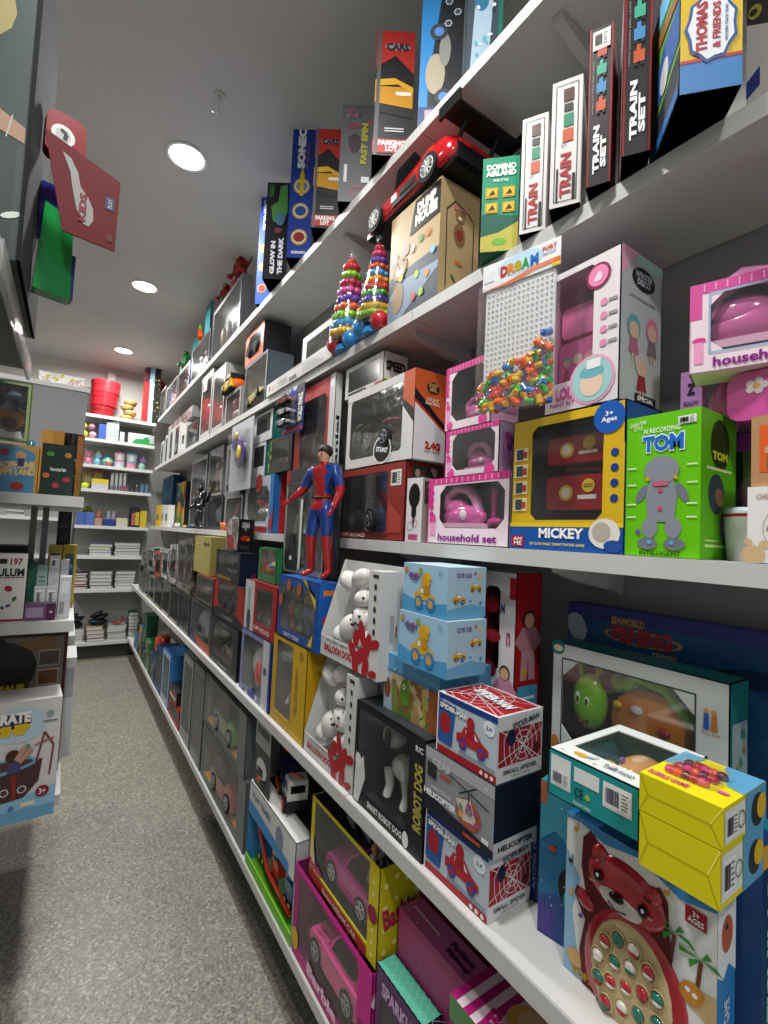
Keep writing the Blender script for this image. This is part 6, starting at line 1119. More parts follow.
mb,F,S,P=carton(t,'#a79b58','#8c8248'); F.text('01',.75,.8,.3,.07,'#2a2a22',3,0,.06); F.rect(.15,.78,.45,.8,'#cfc88a',2); F.rect(.15,.7,.6,.71,'#cfc88a',2); F.text('LIMITED',.5,.4,.4,.03,'#d8d29a',3); t.solo(mb)
t=row('toy_box','pale clear carton with a faint dome behind the black racing car box','toy box',218.5,209.5,539,.84,Y4b-.04,.1)
wb(0,0,t,'#8a9088','#6a7068','#6a6e68',lambda m,t:m.ell((t.w*.5,.04,t.h*.5),(t.w*.35,.03,t.h*.3),M('#9a9e98',.3)),(.1,.08,.9,.94),0,None)
# farther piles: (near px, far px, top px y, front, side, accent, label)
pile=[
 (188,178,596,'#3a3a3c','#26282a','#8a8a86','dark window carton with grey machine parts beyond the domed helmet carton'),
 (177.5,169,590,'#55565a','#3a3c3e','#a08a6a','grey window carton with tan figures in the far waist board pile'),
 (168.5,161,583,'#6a6a66','#50504c','#b8b4a8','smoky clear carton with pale figures in the far waist board pile'),
 (160.5,154,580,'#4a4e52','#2e3236','#8aa04a','dark blue-grey carton with green bits in the far waist board pile'),
 (153.5,148,576,'#8c908a','#6a6e68','#5aa03a','light grey carton with green lettering in the far waist board pile'),
 (147.5,143,570,'#77787a','#55585a','#c8c8c8','grey domed bag carton, last but one of the waist board pile'),
 (142.5,138.5,562,'#8a8c8a','#6a6c6a','#b0b4b0','clear wrapped carton at the far end of the waist board pile')]
tops=[]
for i,(pn,pl,yt,f,s_,ac,lb) in enumerate(pile):
    t=row('toy_box',lb,'toy box',pn,pl,yt,.67,Z4,.15); wb(0,0,t,printed(f,46,i),printed(s_,30,i),'#2a2b2c',figtoy([ac,'#6a6a6a','#9a968e'],2+i%2),(.08,.1,.92,.9),0,lambda F,S,P:F.rect(.1,.02,.9,.08,ac,2),back=scatter(['#3a3a3a','#55524e','#77736c','#2a2c2e'],i)); tops.append(t.loc.z+t.h+.001)
pile2=[
 (190,184,538,'#7a7468','#55514a','#b8b0a0','beige clear carton upright on the far pile beside the olive one'),
 (183.5,176,541,'#8a8682','#6a6662','#a83a34','pale carton with a red cap, second beyond the olive one'),
 (175.5,168,545,'#b8b4b0','#77736e','#c8705a','pinkish carton with a white label on the far pile'),
 (167,161,550,'#b8b8b8','#8a8a8a','#1f2f5a','white and red carton with a dark panel on the far pile'),
 (160,154,552,'#b0452c','#8a8a86','#2a2a2a','narrow red-brown carton on the far pile'),
 (153,147,548,'#9aa09c','#77807c','#c8ccc8','clear round dome toy pack on the far pile'),
 (146.5,141.5,551,'#8a8c8c','#6a6c6c','#b0b0b0','cloudy plastic wrapped pack at the far end of the upper pile')]
for i,(pn,pl,yt,f,s_,ac,lb) in enumerate(pile2):
    z=tops[min(i,len(tops)-1)]; t=row('toy_box',lb,'toy box',pn,pl,yt,.685,max(tops[max(0,i-1)],z),.11)
    if t.h<.03: t.h=.12
    wb(0,0,t,printed(f,46,i+3),printed(s_,30,i),'#3a3a3a',figtoy([ac,'#8a8a86'],1+i%2),(.12,.15,.88,.88),0,None,back=scatter(['#5a5652','#8a857c','#3a3a3a'],i+7))
# tall clear figure box and the action figure
t=on_shelf('figure_box','tall clear fronted black carton behind the action figure','toy box',(322,578),(282,569),(325,463),.735,BTZ+.001,0,d=.062)
t.h=min(t.h,.41)
wb(0,0,t,'#8c9490','#3a3d40','#181a1b',figtoy(['#3f5a2e','#2a2a2c'],2),(.04,.05,.96,.86),0,lambda F,S,P:(F.rect(0,.87,1,1,'#3c3e40',2),F.rect(.0,.86,.1,1,'#a8242a',3),F.rect(.42,.05,.48,.7,'#d8d8d4',3),F.poly([(.1,.03),(.4,.03),(.38,.2),(.27,.36),(.22,.36),(.12,.2)],'#26282c',4),F.rect(.2,.12,.26,.16,'#e8e8e8',5),F.text('HERO',.9,.92,.12,.05,'#d8d8d8',4)),back='#202322',gl=.13)
# ================================================================ generic action figure (plain red and blue suit), standing on the blue carton
def figure_body(path_parts,mats_): pass
FY=Yat(318,.70,BTZ)
H_=.465
fr_=T('action_figure','tall toy figure in red and blue suit standing on the blue figure carton','toy figure',(.70,FY,BTZ+.009),-PI/2+.35)
J=dict(pel=(0,0,.50),waist=(0,0,.58),chest=(0,0,.70),neck=(0,0,.82),head=(0,-.01,.885),top=(0,0,.95),
 lsh=(-.115,0,.775),lel=(-.185,-.01,.635),lwr=(-.265,-.07,.555),rsh=(.115,0,.775),rel=(.165,.01,.62),rwr=(.155,-.06,.49),
 lhip=(-.055,0,.49),lkn=(-.075,-.02,.27),lan=(-.085,.01,.045),lto=(-.095,-.075,.02),rhip=(.055,0,.49),rkn=(.075,-.015,.27),ran=(.085,.01,.045),rto=(.10,-.075,.02))
Rr=dict(pel=.062,waist=.052,chest=.095,neck=.03,head=.048,top=.034,lsh=.052,lel=.034,lwr=.02,rsh=.052,rel=.034,rwr=.02,lhip=.064,lkn=.04,lan=.028,lto=.019,rhip=.064,rkn=.04,ran=.028,rto=.019)
Eg=[('pel','waist'),('waist','chest'),('chest','neck'),('neck','head'),('head','top'),('chest','lsh'),('lsh','lel'),('lel','lwr'),('chest','rsh'),('rsh','rel'),('rel','rwr'),('pel','lhip'),('lhip','lkn'),('lkn','lan'),('lan','lto'),('pel','rhip'),('rhip','rkn'),('rkn','ran'),('ran','rto')]
names=list(J)
me=bpy.data.meshes.new('body'); me.from_pydata([tuple(c*H_ for c in J[n]) for n in names],[(names.index(a),names.index(b)) for a,b in Eg],[])
ob=bpy.data.objects.new('body_rig',me); COL.objects.link(ob); sk=ob.modifiers.new('skin','SKIN'); sk.use_smooth_shade=True; sb=ob.modifiers.new('sub','SUBSURF'); sb.levels=2; sb.render_levels=2
for i_,n in enumerate(names): me.skin_vertices[0].data[i_].radius=(Rr[n]*H_,Rr[n]*H_*(.8 if n in('chest','waist','pel') else 1)); me.skin_vertices[0].data[i_].use_root=(n=='pel')
bpy.context.view_layer.update(); bm_=bpy.data.meshes.new_from_object(ob.evaluated_get(bpy.context.evaluated_depsgraph_get())); bpy.data.objects.remove(ob)
R_,B_=G('#a81f22'),G('#1f3f86'); sk_=M('#c9987a',.4); bm_.materials.clear()
for m_ in (R_,B_,sk_,M('#8c1519',.3)): bm_.materials.append(m_)
for p_ in bm_.polygons:
    c=p_.center/H_; x,y,z=abs(c.x),c.y,c.z; p_.use_smooth=True
    if z>.84: k=2
    elif z<.30 and x<.2: k=0
    elif x>.13 and z<.655: k=0                      # forearms
    elif x>.085: k=1
    elif z>.6: k=0 if x<.062 else 1
    elif z>.49: k=0 if x<.05 or z>.56 else 1
    else: k=1
    if .565<z<.585 and x<.1: k=3
    p_.material_index=k
bo=bpy.data.objects.new('body',bm_)
mbx=MB(); mbx.ell((0,.004,.915*H_),(.052*H_,.055*H_,.05*H_),M('#2c1f18',.5),14,10); fr_.part('hair',mbx)
COL.objects.link(bo); bo.parent=fr_.root
mbx=MB()
for q in (-1,1): mbx.ell((q*.018*H_,-.052*H_,.892*H_),(.008*H_,.005*H_,.006*H_),'#1a1a1a',8,6)
mbx.ell((0,-.06*H_,.877*H_),(.007*H_,.009*H_,.01*H_),sk_,8,6); mbx.ell((0,-.052*H_,.858*H_),(.014*H_,.004*H_,.003*H_),'#8c4a40',8,6); fr_.part('face',mbx)
for sx,wr,el in ((-1,'lwr','lel'),(1,'rwr','rel')):
    W=Vector(J[wr])*H_; D=(W-Vector(J[el])*H_).normalized(); A=Vector((0,-1,0)); A=(A-D*A.dot(D)).normalized(); Bv=D.cross(A); mbx=MB()
    mbx.ell(W+D*.022*H_,(.017*H_,.013*H_,.022*H_),R_,10,8,D.to_track_quat('Z','Y').to_euler()[:])
    for k in range(4):
        o_=W+D*.035*H_+Bv*(-.013+.0088*k)*H_; L_=[.026,.032,.03,.024][k]*H_; mbx.tube([o_,o_+D*L_*.5+A*.003*H_,o_+D*L_*.8+A*.014*H_,o_+D*L_*.75+A*.022*H_],[.0052*H_,.005*H_,.0046*H_,.004*H_],R_,7)
    o_=W+D*.012*H_-Bv*.013*H_*1.1; mbx.tube([o_,o_+A*.015*H_+D*.01*H_-Bv*.01*H_,o_+A*.026*H_+D*.022*H_-Bv*.008*H_],[.006*H_,.0056*H_,.0045*H_],R_,7); fr_.part('hand',mbx)
mbx=MB(); mbx.torus((0,0,.575*H_),.062*H_,.011*H_,M('#3a2a1c',.5),'z',24,.85)
fr_.part('belt',mbx)
# ================================================================ eye height board, farther along
t=on_shelf('toy_box','blue sided window box with a shaped silver front, left of the tall clear figure box','toy box',(271.6,534),(243,533),(271.6,474),.815,Z3,0,side=(284,534),depth_max=.1)
wb(0,0,t,'#a9b2b8','#2a66a8','#55504c',lambda m,t:(m.ell((t.w*.5,.05,t.h*.42),(t.w*.22,.03,t.h*.16),G('#8c2c30')),m.ell((t.w*.55,.03,t.h*.36),(t.w*.15,.03,t.h*.1),M('#b0b0b0',.2,.5)),m.ell((t.w*.4,.03,t.h*.55),(t.w*.1,.02,t.h*.08),G('#9a3a34'))),(.1,.2,.86,.82),.14,lambda F,S,P:(F.ell(.5,.88,.12,'#8c2a24',3,.9),F.rect(.88,0,1,1,'#2f6fb4',2),F.poly([(.88,.15),(1,0),(1,.4)],'#b0282a',3),F.rect(.3,.02,.85,.1,'#a8282a',3),F.rect(.35,.11,.8,.16,'#d8d8e0',3),S.rect(.5,0,1,1,'#a8242a')),back='#8a8078'); 
BW=t.loc.z+t.h+.001
t=on_shelf('toy_box','green and black window carton with a grey and red car, above the blue sided box','toy box',(291,470.6),(267,474),(291,431.6),.82,BW,0,d=.12)
wb(0,0,t,'#3c4a38','#2a3028','#4a504c',cartoy('#6a4a48',.75,.25),(.16,.14,.86,.9),0,lambda F,S,P:(F.blobs(10,['#5a9a3a','#8ab04a','#2a3a24'],5,(.03,.06),(0,.1,.16,.9),2),F.rect(.88,0,1,1,'#2b2e30',2)),back='#6a706c')
t=on_shelf('toy_box','white window carton with a teal side, third shelf stack nearest the green and black one','toy box',(264.5,473.8),(249.5,477),(265.3,441),.82,BW,0,d=.12)
wb(0,0,t,'#c2c4c4','#1f7a74','#2a3038',cartoy('#8c3a3a',.8,.2),(.2,.3,.9,.9),0,None,back='#3c4a58'); q_=t.loc.z+t.h+.001
t=on_shelf('toy_box','white window carton on top of the teal sided one under the second board','toy box',(271.6,441),(253,446),(272.3,408),.82,q_,0,d=.12); t.h=min(t.h,ZB-.036-q_)
wb(0,0,t,'#c6c8c8','#257c78','#1f2022',cartoy('#9c4440',.7,.2),(.14,.3,.88,.92),0,None,back='#2c2c30')
def blister(lbl,pn,pl,yt,yb,X,card,toyf,name='blister_pack'):
    zb=Zat(pn,yb,X); t=row(name,lbl,'blister pack',pn,pl,yt,X,zb,.03); mb=MB(); mb.box((0,.02,0),(t.w,.023,t.h),card); t.part('card',mb)
    m=MB(); toyf(m,t); t.part('toy',m); m=MB(); m.rbox((t.w*.1,-.012,t.h*.1),(t.w*.9,.019,t.h*.85),.008,film(gl=.2,bump=12)); t.part('blister',m); return t
t=blister('white card blister pack with two purple and yellow toy cars hanging from the second board',246,225,417,488,.765,'#b9bcc0',lambda m,t:(m.ell((t.w*.42,.0,t.h*.7),(t.w*.22,.012,t.h*.14),G('#4a2a8c'),14,10,(0,.3,0)),m.ell((t.w*.66,.0,t.h*.5),(t.w*.24,.012,t.h*.2),G('#35207a'),14,10),m.ell((t.w*.66,-.012,t.h*.52),(t.w*.09,.006,t.h*.1),G('#d8c01e')),m.ell((t.w*.5,-.012,t.h*.78),(t.w*.08,.006,t.h*.05),G('#d8c01e'))))
t=row('toy_box','red and silver clear fronted carton beneath the purple car blister pack','toy box',241,223,494,.82,Z3,.12)
wb(0,0,t,'#8a8c8c','#6a6c6c','#5a5450',lambda m,t:(m.tube([(t.w*.25,.03,t.h*.25),(t.w*.6,.03,t.h*.8)],.014,G('#a8342a')),m.ell((t.w*.4,.03,t.h*.3),(t.w*.2,.02,t.h*.12),'#b0aca8')),(.08,.1,.92,.92),0,lambda F,S,P:F.rect(.0,0,1,.05,'#a82a2a',2),back='#77726c'); z=t.loc.z+t.h+.001
t=row('toy_box','grey carton in the shade between the hanging blister pack and the board','toy box',240,224,440,.83,z,.12); wb(0,0,t,'#7a7e80','#5a5e60','#4a4c4e',figtoy(['#9a8a80','#6a6a70']),(.1,.1,.9,.9),0,None)
u=T('toy_cup','small orange cup at the edge of the eye height board','toy',(.825,Yat(224,.825,Z3),Z3)); mb=MB(); mb.lathe([(0,0),(.02,0),(.028,.05),(.024,.05),(.018,.004)],(0,0,0),G('#d0701c'),14); u.solo(mb)
t=row('toy_box','clear domed carton with a black base behind the dark robot figure','toy box',221,206,495,.88,Z3,.12); wb(0,0,t,'#3a3f42','#2a2c2e','#3a3f42',lambda m,t:m.ell((t.w*.5,.05,t.h*.45),(t.w*.3,.03,t.h*.3),M('#6a7478',.2)),(.06,.1,.94,.95),.1,None,back='#55606a',gl=.15); z=t.loc.z+t.h+.001
t=row('toy_box','large clear carton with grey vehicles stacked over the domed carton','toy box',221,207,446,.88,z,.12); wb(0,0,t,'#8e8e8c','#6a6a68','#55524e',figtoy(['#8a7a70','#b0aca4','#8c3a34'],3),(.05,.06,.95,.94),0,None,back=scatter(['#6a6460','#8f8b86','#3a3836'],4),gl=.15)
t=row('toy_box','second large clear carton with grey vehicles on the eye height board','toy box',203,188,456,.87,Z3,.12); wb(0,0,t,'#8a8c8c','#5a5c5c','#4a4c4e',figtoy(['#9aa0a4','#55585c'],3),(.05,.06,.95,.94),0,None,back=scatter(['#4a4c50','#84888c','#2a2c2e'],9),gl=.15)
# dark robot figure
u=T('robot_figure','tall glossy black spiky robot figure on the eye height board, far along','toy figure',(.812,Yat(199,.812,Z3),Z3),-PI/2+.1); bk=G('#121315')
for q in (-1,1):
    mb=MB(); mb.tube([(q*.02,0,.12),(q*.04,-.01,.06),(q*.04,0,.01)],[.02,.016,.014],bk,8); mb.ell((q*.04,-.015,.01),(.016,.03,.01),bk,8,6); u.part('leg',mb)
    mb=MB(); mb.tube([(q*.045,0,.24),(q*.08,-.02,.18),(q*.06,-.06,.15)],[.018,.014,.012],bk,8); mb.ell((q*.055,0,.26),(.026,.024,.024),bk,8,6); u.part('arm',mb)
    mb=MB(); mb.prism([(q*.02,.02,.2),(q*.12,.05,.36),(q*.05,.03,.2)],[(q*.02,.03,.2),(q*.12,.056,.36),(q*.05,.04,.2)],bk); u.part('wing',mb)
mb=MB(); mb.ell((0,0,.2),(.042,.03,.065),bk); mb.ell((0,-.02,.22),(.03,.016,.03),M('#3a3c40',.2,.6)); mb.ell((0,0,.12),(.03,.024,.03),bk); u.part('torso',mb)
mb=MB(); mb.ell((0,-.005,.3),(.022,.024,.03),bk); mb.cyl((0,0,.32),(0,0,.38),.008,.001,bk,6)
for q in (-1,1): mb.ell((q*.008,-.027,.303),(.004,.002,.003),G('#b01c1c'),6,4)
u.part('head',mb)
for (lb,pn,yb_,f,h_,ex) in (('small white toy van at the far edge of the eye height board',176,0,'#d8d8d6',.05,'van'),('small yellow toy car beside the white toy van',184,0,'#d8b82a',.035,'sport'),('small dark blue toy car between yellow one and the robot figure',189,0,'#2a4a7a',.035,'sport')):
    u=T('toy_car',lb,'toy car',(.835,Yat(pn,.835,Z3),Z3),PI/2); mb=MB(); car(mb,pose(),.11 if ex=='van' else .09,f,kind=ex); u.solo(mb)
t=row('toy_box','blue and black hanging costume carton at the far end of the eye height board','toy box',183,174,482,.95,Z3,.1); mb,F,S,P=carton(t,scatter(['#1a3a5a','#12161c','#3a8a4a','#d88a1e','#1a2a3a'],3,9),'#15181c'); t.solo(mb)
t=row('toy_box','teal blue draped pack near the corner of the eye height board','toy box',170,160,476,.95,Z3,.1); mb,F,S,P=carton(t,scatter(['#14385a','#1c4a6a','#0f2436','#2f6a8a'],4,8),'#15304a'); t.solo(mb)
for k,(pn,pl,c,lb) in enumerate(((167,164,'#d8d8d4','white bottle shaped pack at the corner of the eye height board'),(162.5,160.5,'#c8c8c4','second white bottle shaped pack at the corner of the eye height board'),(158.5,155.5,'#d8b42a','yellow small pack at the corner of the eye height board'))):
    t=row('toy_box',lb,'toy box',pn,pl,505,.82,Z3,.06); mb,F,S,P=carton(t,c); F.rect(.2,.3,.8,.6,'#6a6a6a',2); t.solo(mb)
# ================================================================ second board from the top, farther along
def B_(lb,pn,pl,yt,f,s_,inner,toy,back,win=(.08,.1,.92,.9),z0=None,X=.82,d=.13,deco=None,h=None):
    t=row('toy_box',lb,'toy box',pn,pl,yt,X,z0 or Z2,d,h=h); wb(0,0,t,f,s_,inner,toy,win,0,deco,back=back,gl=.14); return t
t=B_('clear blister carton with a maroon machine under the yellow robot car',239.5,224,386,'#9c9896','#8a8684','#6a5a58',lambda m,t:(m.ell((t.w*.5,.04,t.h*.65),(t.w*.3,.03,t.h*.2),M('#7a2a38',.3)),m.ell((t.w*.5,.04,t.h*.3),(t.w*.25,.03,t.h*.14),M('#b0a09c',.3))),'#8a7a78'); z=t.loc.z+t.h+.001
u=T('robot_car','yellow and black toy robot car standing on a clear blister carton','toy car',(.84,Yat(233,.84,z),z),PI/2)
mb=MB(); car(mb,pose(),.24,'#d8b818',kind='van'); u.part('body',mb); 
for q_ in ((-.13,.075,-.02,.1),(.03,.02,.1,.045)): mb=MB(); mb.box((q_[0],-.058,q_[1]),(q_[2],.058,q_[3]),'#17181a'); u.part('black_panel',mb)
mb=MB(); mb.ell((-.1,0,.05),(.03,.06,.045),G('#d8601c')); u.part('orange_panel',mb)
t=B_('tall clear carton with a green and red toy, beside the maroon machine carton',222,210,366,'#a8aaa8','#8f918f','#5a605a',lambda m,t:(m.ell((t.w*.5,.04,t.h*.3),(t.w*.25,.03,t.h*.16),G('#a82a28')),m.ell((t.w*.6,.04,t.h*.6),(t.w*.25,.03,t.h*.08),G('#5a9a3a'))),'#77807a')
t=B_('tall clear carton with a red car and white label, third from the yellow robot car',209,198.5,372,'#b4b4b2','#9a9a98','#6a5a5a',lambda m,t:(m.ell((t.w*.5,.04,t.h*.45),(t.w*.25,.03,t.h*.12),M('#8c3a40',.3)),m.ell((t.w*.45,.04,t.h*.2),(t.w*.2,.03,t.h*.1),'#2a2a2a')),'#8a8886',deco=lambda F,S,P:F.rect(.2,.75,.5,.9,'#e0e0de',3))
t=B_('dark grey low carton beyond the tall clear cartons on the second board',197,186,419,'#3a3e42','#2a2c30','#4a5054',cartoy('#5a6064',.7,.25),'#5a6064')
t=B_('white low carton with black tree print on the second board',185,179,423,'#cfcfcc','#b8b8b4','#8a8a88',None,'#cfcfcc',win=(.3,.3,.7,.6)); zz=t.loc.z+t.h
for k,(pn,pl,c,lb) in enumerate(((178.3,173,'#1b1c1e','black board game box with a red mark, nearest of the upright white edged ones'),(171.5,168,'#232428','narrow black and white upright box, second of the white edged ones'),(166.5,164,'#2a2c30','narrow black and white upright box, third of the white edged ones'),(162.5,160,'#3a3c40','narrow grey and white upright box, last of the white edged ones'))):
    t=row('game_box',lb,'game box',pn,pl,424+6*k,.82,Z2,.13); mb,F,S,P=carton(t,'#cfcfcd','#c4c4c2'); F.rect(.2,.06,.85,.92,c,2); F.rect(.3,.84,.75,.9,'#b02a2a' if k==0 else '#8a8a8a',3); F.rect(.3,.15,.6,.4,'#7a7c80',3); t.solo(mb); zg=t.loc.z+t.h
t=row('toy_box','jumbled grey clear pack lying across the upright board game boxes','toy box',192,168,412,.85,Z2+.31,.11,h=.1); mb,F,S,P=carton(t,scatter(['#8a8c8c','#4a4c4e','#b4b6b6','#8c3a34','#6a6c6c'],6,26),'#77797a'); t.solo(mb)
# ================================================================ top board, farther along
def A_(lb,pn,pl,yt,f,s_,cols,d=.13,X=.82,**k):
    t=row('toy_box',lb,'toy box',pn,pl,yt,X,Z1,d); wb(0,0,t,f,s_,'#5a5c5e',figtoy(cols,3),(.05,.07,.95,.93),0,None,back=scatter(['#6a6c6e','#9a9a98','#4a4c50','#b4b4b0'],int(pn)),gl=.17); return t
t=A_('second grey window carton of figures on the top shelf',208.5,190,330,'#3a3c3e','#55585a',['#9aa4a8','#c8c8c8','#6a5a50']); za=t.loc.z+t.h+.001
t=A_('clear carton with red and white toys on the top shelf, blue edge',188.4,177,362,'#8a8484','#2a2a7a',['#a83a3a','#c8c8c8']); zb_=t.loc.z+t.h+.001
t=A_('clear carton with pale toys on the top shelf, second from the corner',176,165,377,'#8c8c88','#77776f',['#b8a0a0','#c8c8c8','#a83a3a'])
t=A_('clear carton with yellow toys on the top shelf, nearest the corner',164,159,388,'#8a8a80','#77776f',['#c8b42a','#b0b0a8'])
def top_toy(name,lb,px,X,z,fn,cat='toy'):
    u=T(name,lb,cat,(X,Yat(px,X,z),z)); mb=MB(); fn(mb); u.solo(mb)
BZ=Z1+.0; big=onx((241,274.5),.815)[1]+.002
top_toy('toy_robot','larger red toy robot on the largest grey window carton of the top shelf',239,.865,big,lambda m:mini_robot(m,pose(rz=-75),.26,'#8c1a1e','#5a1216'))
top_toy('toy_robot','smaller dark red and green toy robot on the largest grey window carton',225,.865,big,lambda m:mini_robot(m,pose(rz=-60),.2,'#7a1a1c','#2f6a2a'))
top_toy('toy_gun','orange and green toy blaster on the second grey window carton',199,.86,za,lambda m:blaster(m,pose((0,0,.095),80,0,-35),.3))
t=row('toy_box','thin teal card standing on the second grey window carton','toy box',209,204,304,.84,za,.02); mb,F,S,P=carton(t,'#2a6a74','#3a7a84'); F.rect(0,0,1,.1,'#b8a06a',2); t.solo(mb)
top_toy('toy_robot','bright green toy robot on the blue edged clear carton of the top shelf',185,.865,zb_,lambda m:mini_robot(m,pose(rz=-70),.24,'#1f8a3e','#15502a'))
t=row('toy_box','thin turquoise card leaning on the blue edged clear carton','toy box',195,191,330,.86,zb_,.02,h=.22); mb,F,S,P=carton(t,'#2a8a90'); t.solo(mb)
zc_=t.loc.z+t.h+.001
top_toy('toy_robot','small red toy robot on the clear carton nearest the corner of the top shelf',161.5,.86,Z1+.36,lambda m:mini_robot(m,pose(rz=-80),.2,'#9a1c20','#3a1214'))
# ================================================================ left hand gondola and its goods
def yt_(name,label,cat,Y,pl,pr,pt,pb,d,z0=None,ang=0,group=None):
    """thing whose front faces the viewer at distance Y; pixels only give its real left, right, top, bottom"""
    ym=pb; x0=ony((pl,ym),Y)[0]; x1=ony((pr,ym),Y)[0]; zb=ony(((pl+pr)/2,pb),Y)[1] if z0 is None else z0; zt=ony(((pl+pr)/2,pt),Y)[1]
    t=T(name,label,cat,(x0,Y,zb),math.radians(ang),group); t.w,t.d,t.h=x1-x0,d,zt-zb; return t
LX=.035; ZL1,ZL2,ZL3=.655,1.205,1.60
lu=T('shelving_unit','white cantilever shelf unit beside the aisle carrying the pirate ship carton','shelving',(0,0,0))
mb=MB(); mb.box((-.60,1.80,.0),(-.58,3.3,2.3),PAN); lu.part('spine_panel',mb)
for z,y0 in ((ZL1,1.83),(ZL2,1.80),(ZL3,1.82)):
    mb=MB(); mb.box((-.58,y0+.003,z-.03),(LX,3.2,z),SHU,SH); mb.box((-.58,y0,z-.034),(LX,y0+.003,z),SH); mb.box((LX,y0,z-.034),(LX+.003,3.2,z),SH); lu.part('shelf',mb)
x0,_=ony((33,400),2.55); x1,_=ony((84,400),2.55); zp=ony((60,388),2.55)[1]
mb=MB(); mb.box((x0-.1,2.55,ZL3),(LX+.0,2.57,zp),M('#8b8b8d',.5)); lu.part('grey_panel',mb)
mb=MB(); mb.box((-.58,2.545,zp),(LX+.01,2.9,zp+.02),SH); lu.part('shelf',mb)
for px in (30,42):
    xx=ony((px,560),2.02)[0]; mb=MB(); mb.box((xx-.009,2.025,ZL2),(xx+.009,2.045,ZL3-.034),M('#55524f',.35,.6)); lu.part('metal_post',mb)
# upper shelf along the aisle, close to the viewer
us=T('wall_shelf','grey underside shelf overhead at the aisle side with a pale front rail','shelving',(0,0,0))
mb=MB(); mb.box((-.60,.3,1.975),(-.135,1.80,1.995),M('#6d6d6b',.5)); us.part('shelf_board',mb)
mb=MB(); mb.box((-.135,.3,1.945),(-.128,1.80,1.996),M('#b5b5b2',.4)); us.part('front_rail',mb)
mb=MB(); mb.box((-.127,1.0,1.93),(-.120,1.72,1.985),film(gl=.3,haze=.25)); us.part('price_holder',mb)
mb=MB(); mb.box((-.61,.3,1.2),(-.6,1.85,3.0),PAN); us.part('back_panel',mb)
# pirate ship carton
t=yt_('toy_box','white carton reading PIRATE SHIP with a child playing in a ship tub','toy box',1.70,-68,55,700,797,.13,ZL1+.001,4); t.h=ony((30,702),1.70)[1]-t.loc.z
mb,F,S,P=carton(t,'#cdcbc8','#c4c2c0'); F.rect(0,0,1,.2,'#6aa3c4',1); F.poly([(0,.2),(.3,.24),(.6,.19),(1,.26),(1,.1),(0,.1)],'#8fbcd4',2); F.ell(.64,.8,.24,'#b4ccd8',2,.75); F.ell(.54,.83,.2,'#8c1f26',3,.45); F.ell(.54,.83,.185,'#26335c',4,.42); F.text('PIRATE',.56,.87,.34,.09,'#f0ece0',5,0,.06); F.text('SHIP',.6,.77,.26,.09,'#d8b81e',5,0,.08)
F.poly([(.05,.42),(.86,.5),(.84,.32),(.72,.2),(.2,.16),(.08,.26)],'#4a3230',4); F.ell(.45,.47,.38,'#6aa8c8',5,.2,18,.08); F.ell(.45,.475,.33,'#5a3a34',6,.15,18,.08); F.line([(.8,.45),(.86,.72),(.95,.6),(.93,.35)],.005,'#7a3a3a',5); F.line([(.78,.62),(.95,.66)],.004,'#a04a4a',5)
F.ell(.6,.56,.06,'#4a2f22',8,1.1); F.poly([(.56,.42),(.68,.42),(.67,.53),(.58,.53)],'#4a4a78',7); F.line([(.63,.52),(.7,.62)],.012,'#c09078',8); F.line([(.66,.5),(.76,.6)],.012,'#c09078',8)
for x in (.55,.7): F.ring(x,.27,.04,.012,'#c8c0b8',6)
F.line([(.62,.4),(.64,.2)],.01,'#8a2a2a',7); F.ell(.88,.22,.06,'#8c2030',6,1); F.text('3+',.88,.22,.06,.05,'#f0e8e8',7); F.ell(.9,.87,.035,'#8a9a98',4); F.rect(.84,.8,.97,.815,'#7a8a88',4); F.rect(.7,.12,.82,.16,'#d8d8c8',5)
for x,y,c in ((.1,.12,'#5aa04a'),(.5,.08,'#5aa04a'),(.72,.62,'#5a9a5a'),(.3,.14,'#4a7ab0'),(.62,.13,'#4a7ab0')): F.ell(x,y,.025,c,6)
t.solo(mb)
t=yt_('toy_box','brown dinosaur PLANET carton standing behind the pirate ship carton','toy box',2.0,-75,56,628,790,.10,ZL1+.001); t.h=min(.50,ony((30,626),2.0)[1]-t.loc.z)
mb,F,S,P=carton(t,'#4a2a1c','#5a3422'); F.rect(.03,.1,.97,.95,'#7f7770',1); F.rect(.0,.93,1,1,'#3a2014',2); F.ell(.5,.72,.25,'#2a2c28',3,1.1,14,-.3); F.ell(.42,.86,.1,'#23251f',4,1.2); F.poly([(.55,.9),(.9,.93),(.9,.8),(.7,.84)],'#8c6a3a',3); F.rect(.76,.73,.94,.84,'#a8a39a',3); F.rect(.77,.74,.93,.83,'#5a544c',4); F.rect(.76,.6,.94,.71,'#a8a39a',3); F.rect(.77,.61,.93,.7,'#6a4a34',4)
F.poly([(.2,.5),(.7,.54),(.7,.64),(.2,.6)],'#4a4a1e',5); F.text('DINOSAUR\nPLANET',.47,.57,.42,.1,'#c8b83a',6,3,.06); F.rect(0,.44,1,.5,'#8a6a1e',4); F.text('PREHISTORIC ANIMALS',.5,.47,.7,.04,'#3a2a14',5); F.ell(.86,.54,.04,'#b04a3a',4); t.solo(mb)
for (nm,lb,Y,pl,pr,pt,h_,c1,c2) in (('toy_box','white carton with a blue corner behind the dinosaur carton, upper end of the low shelf',2.35,40,70,637,None,'#b8babc','#2a4a9a'),):
    t=yt_(nm,lb,'toy box',Y,pl,pr,pt,700,.3,ZL1+.001); mb,F,S,P=carton(t,c1); F.rect(.5,.25,1,.45,c2,1); F.rect(.1,.7,.9,.9,'#d8d8d8',2); t.solo(mb)
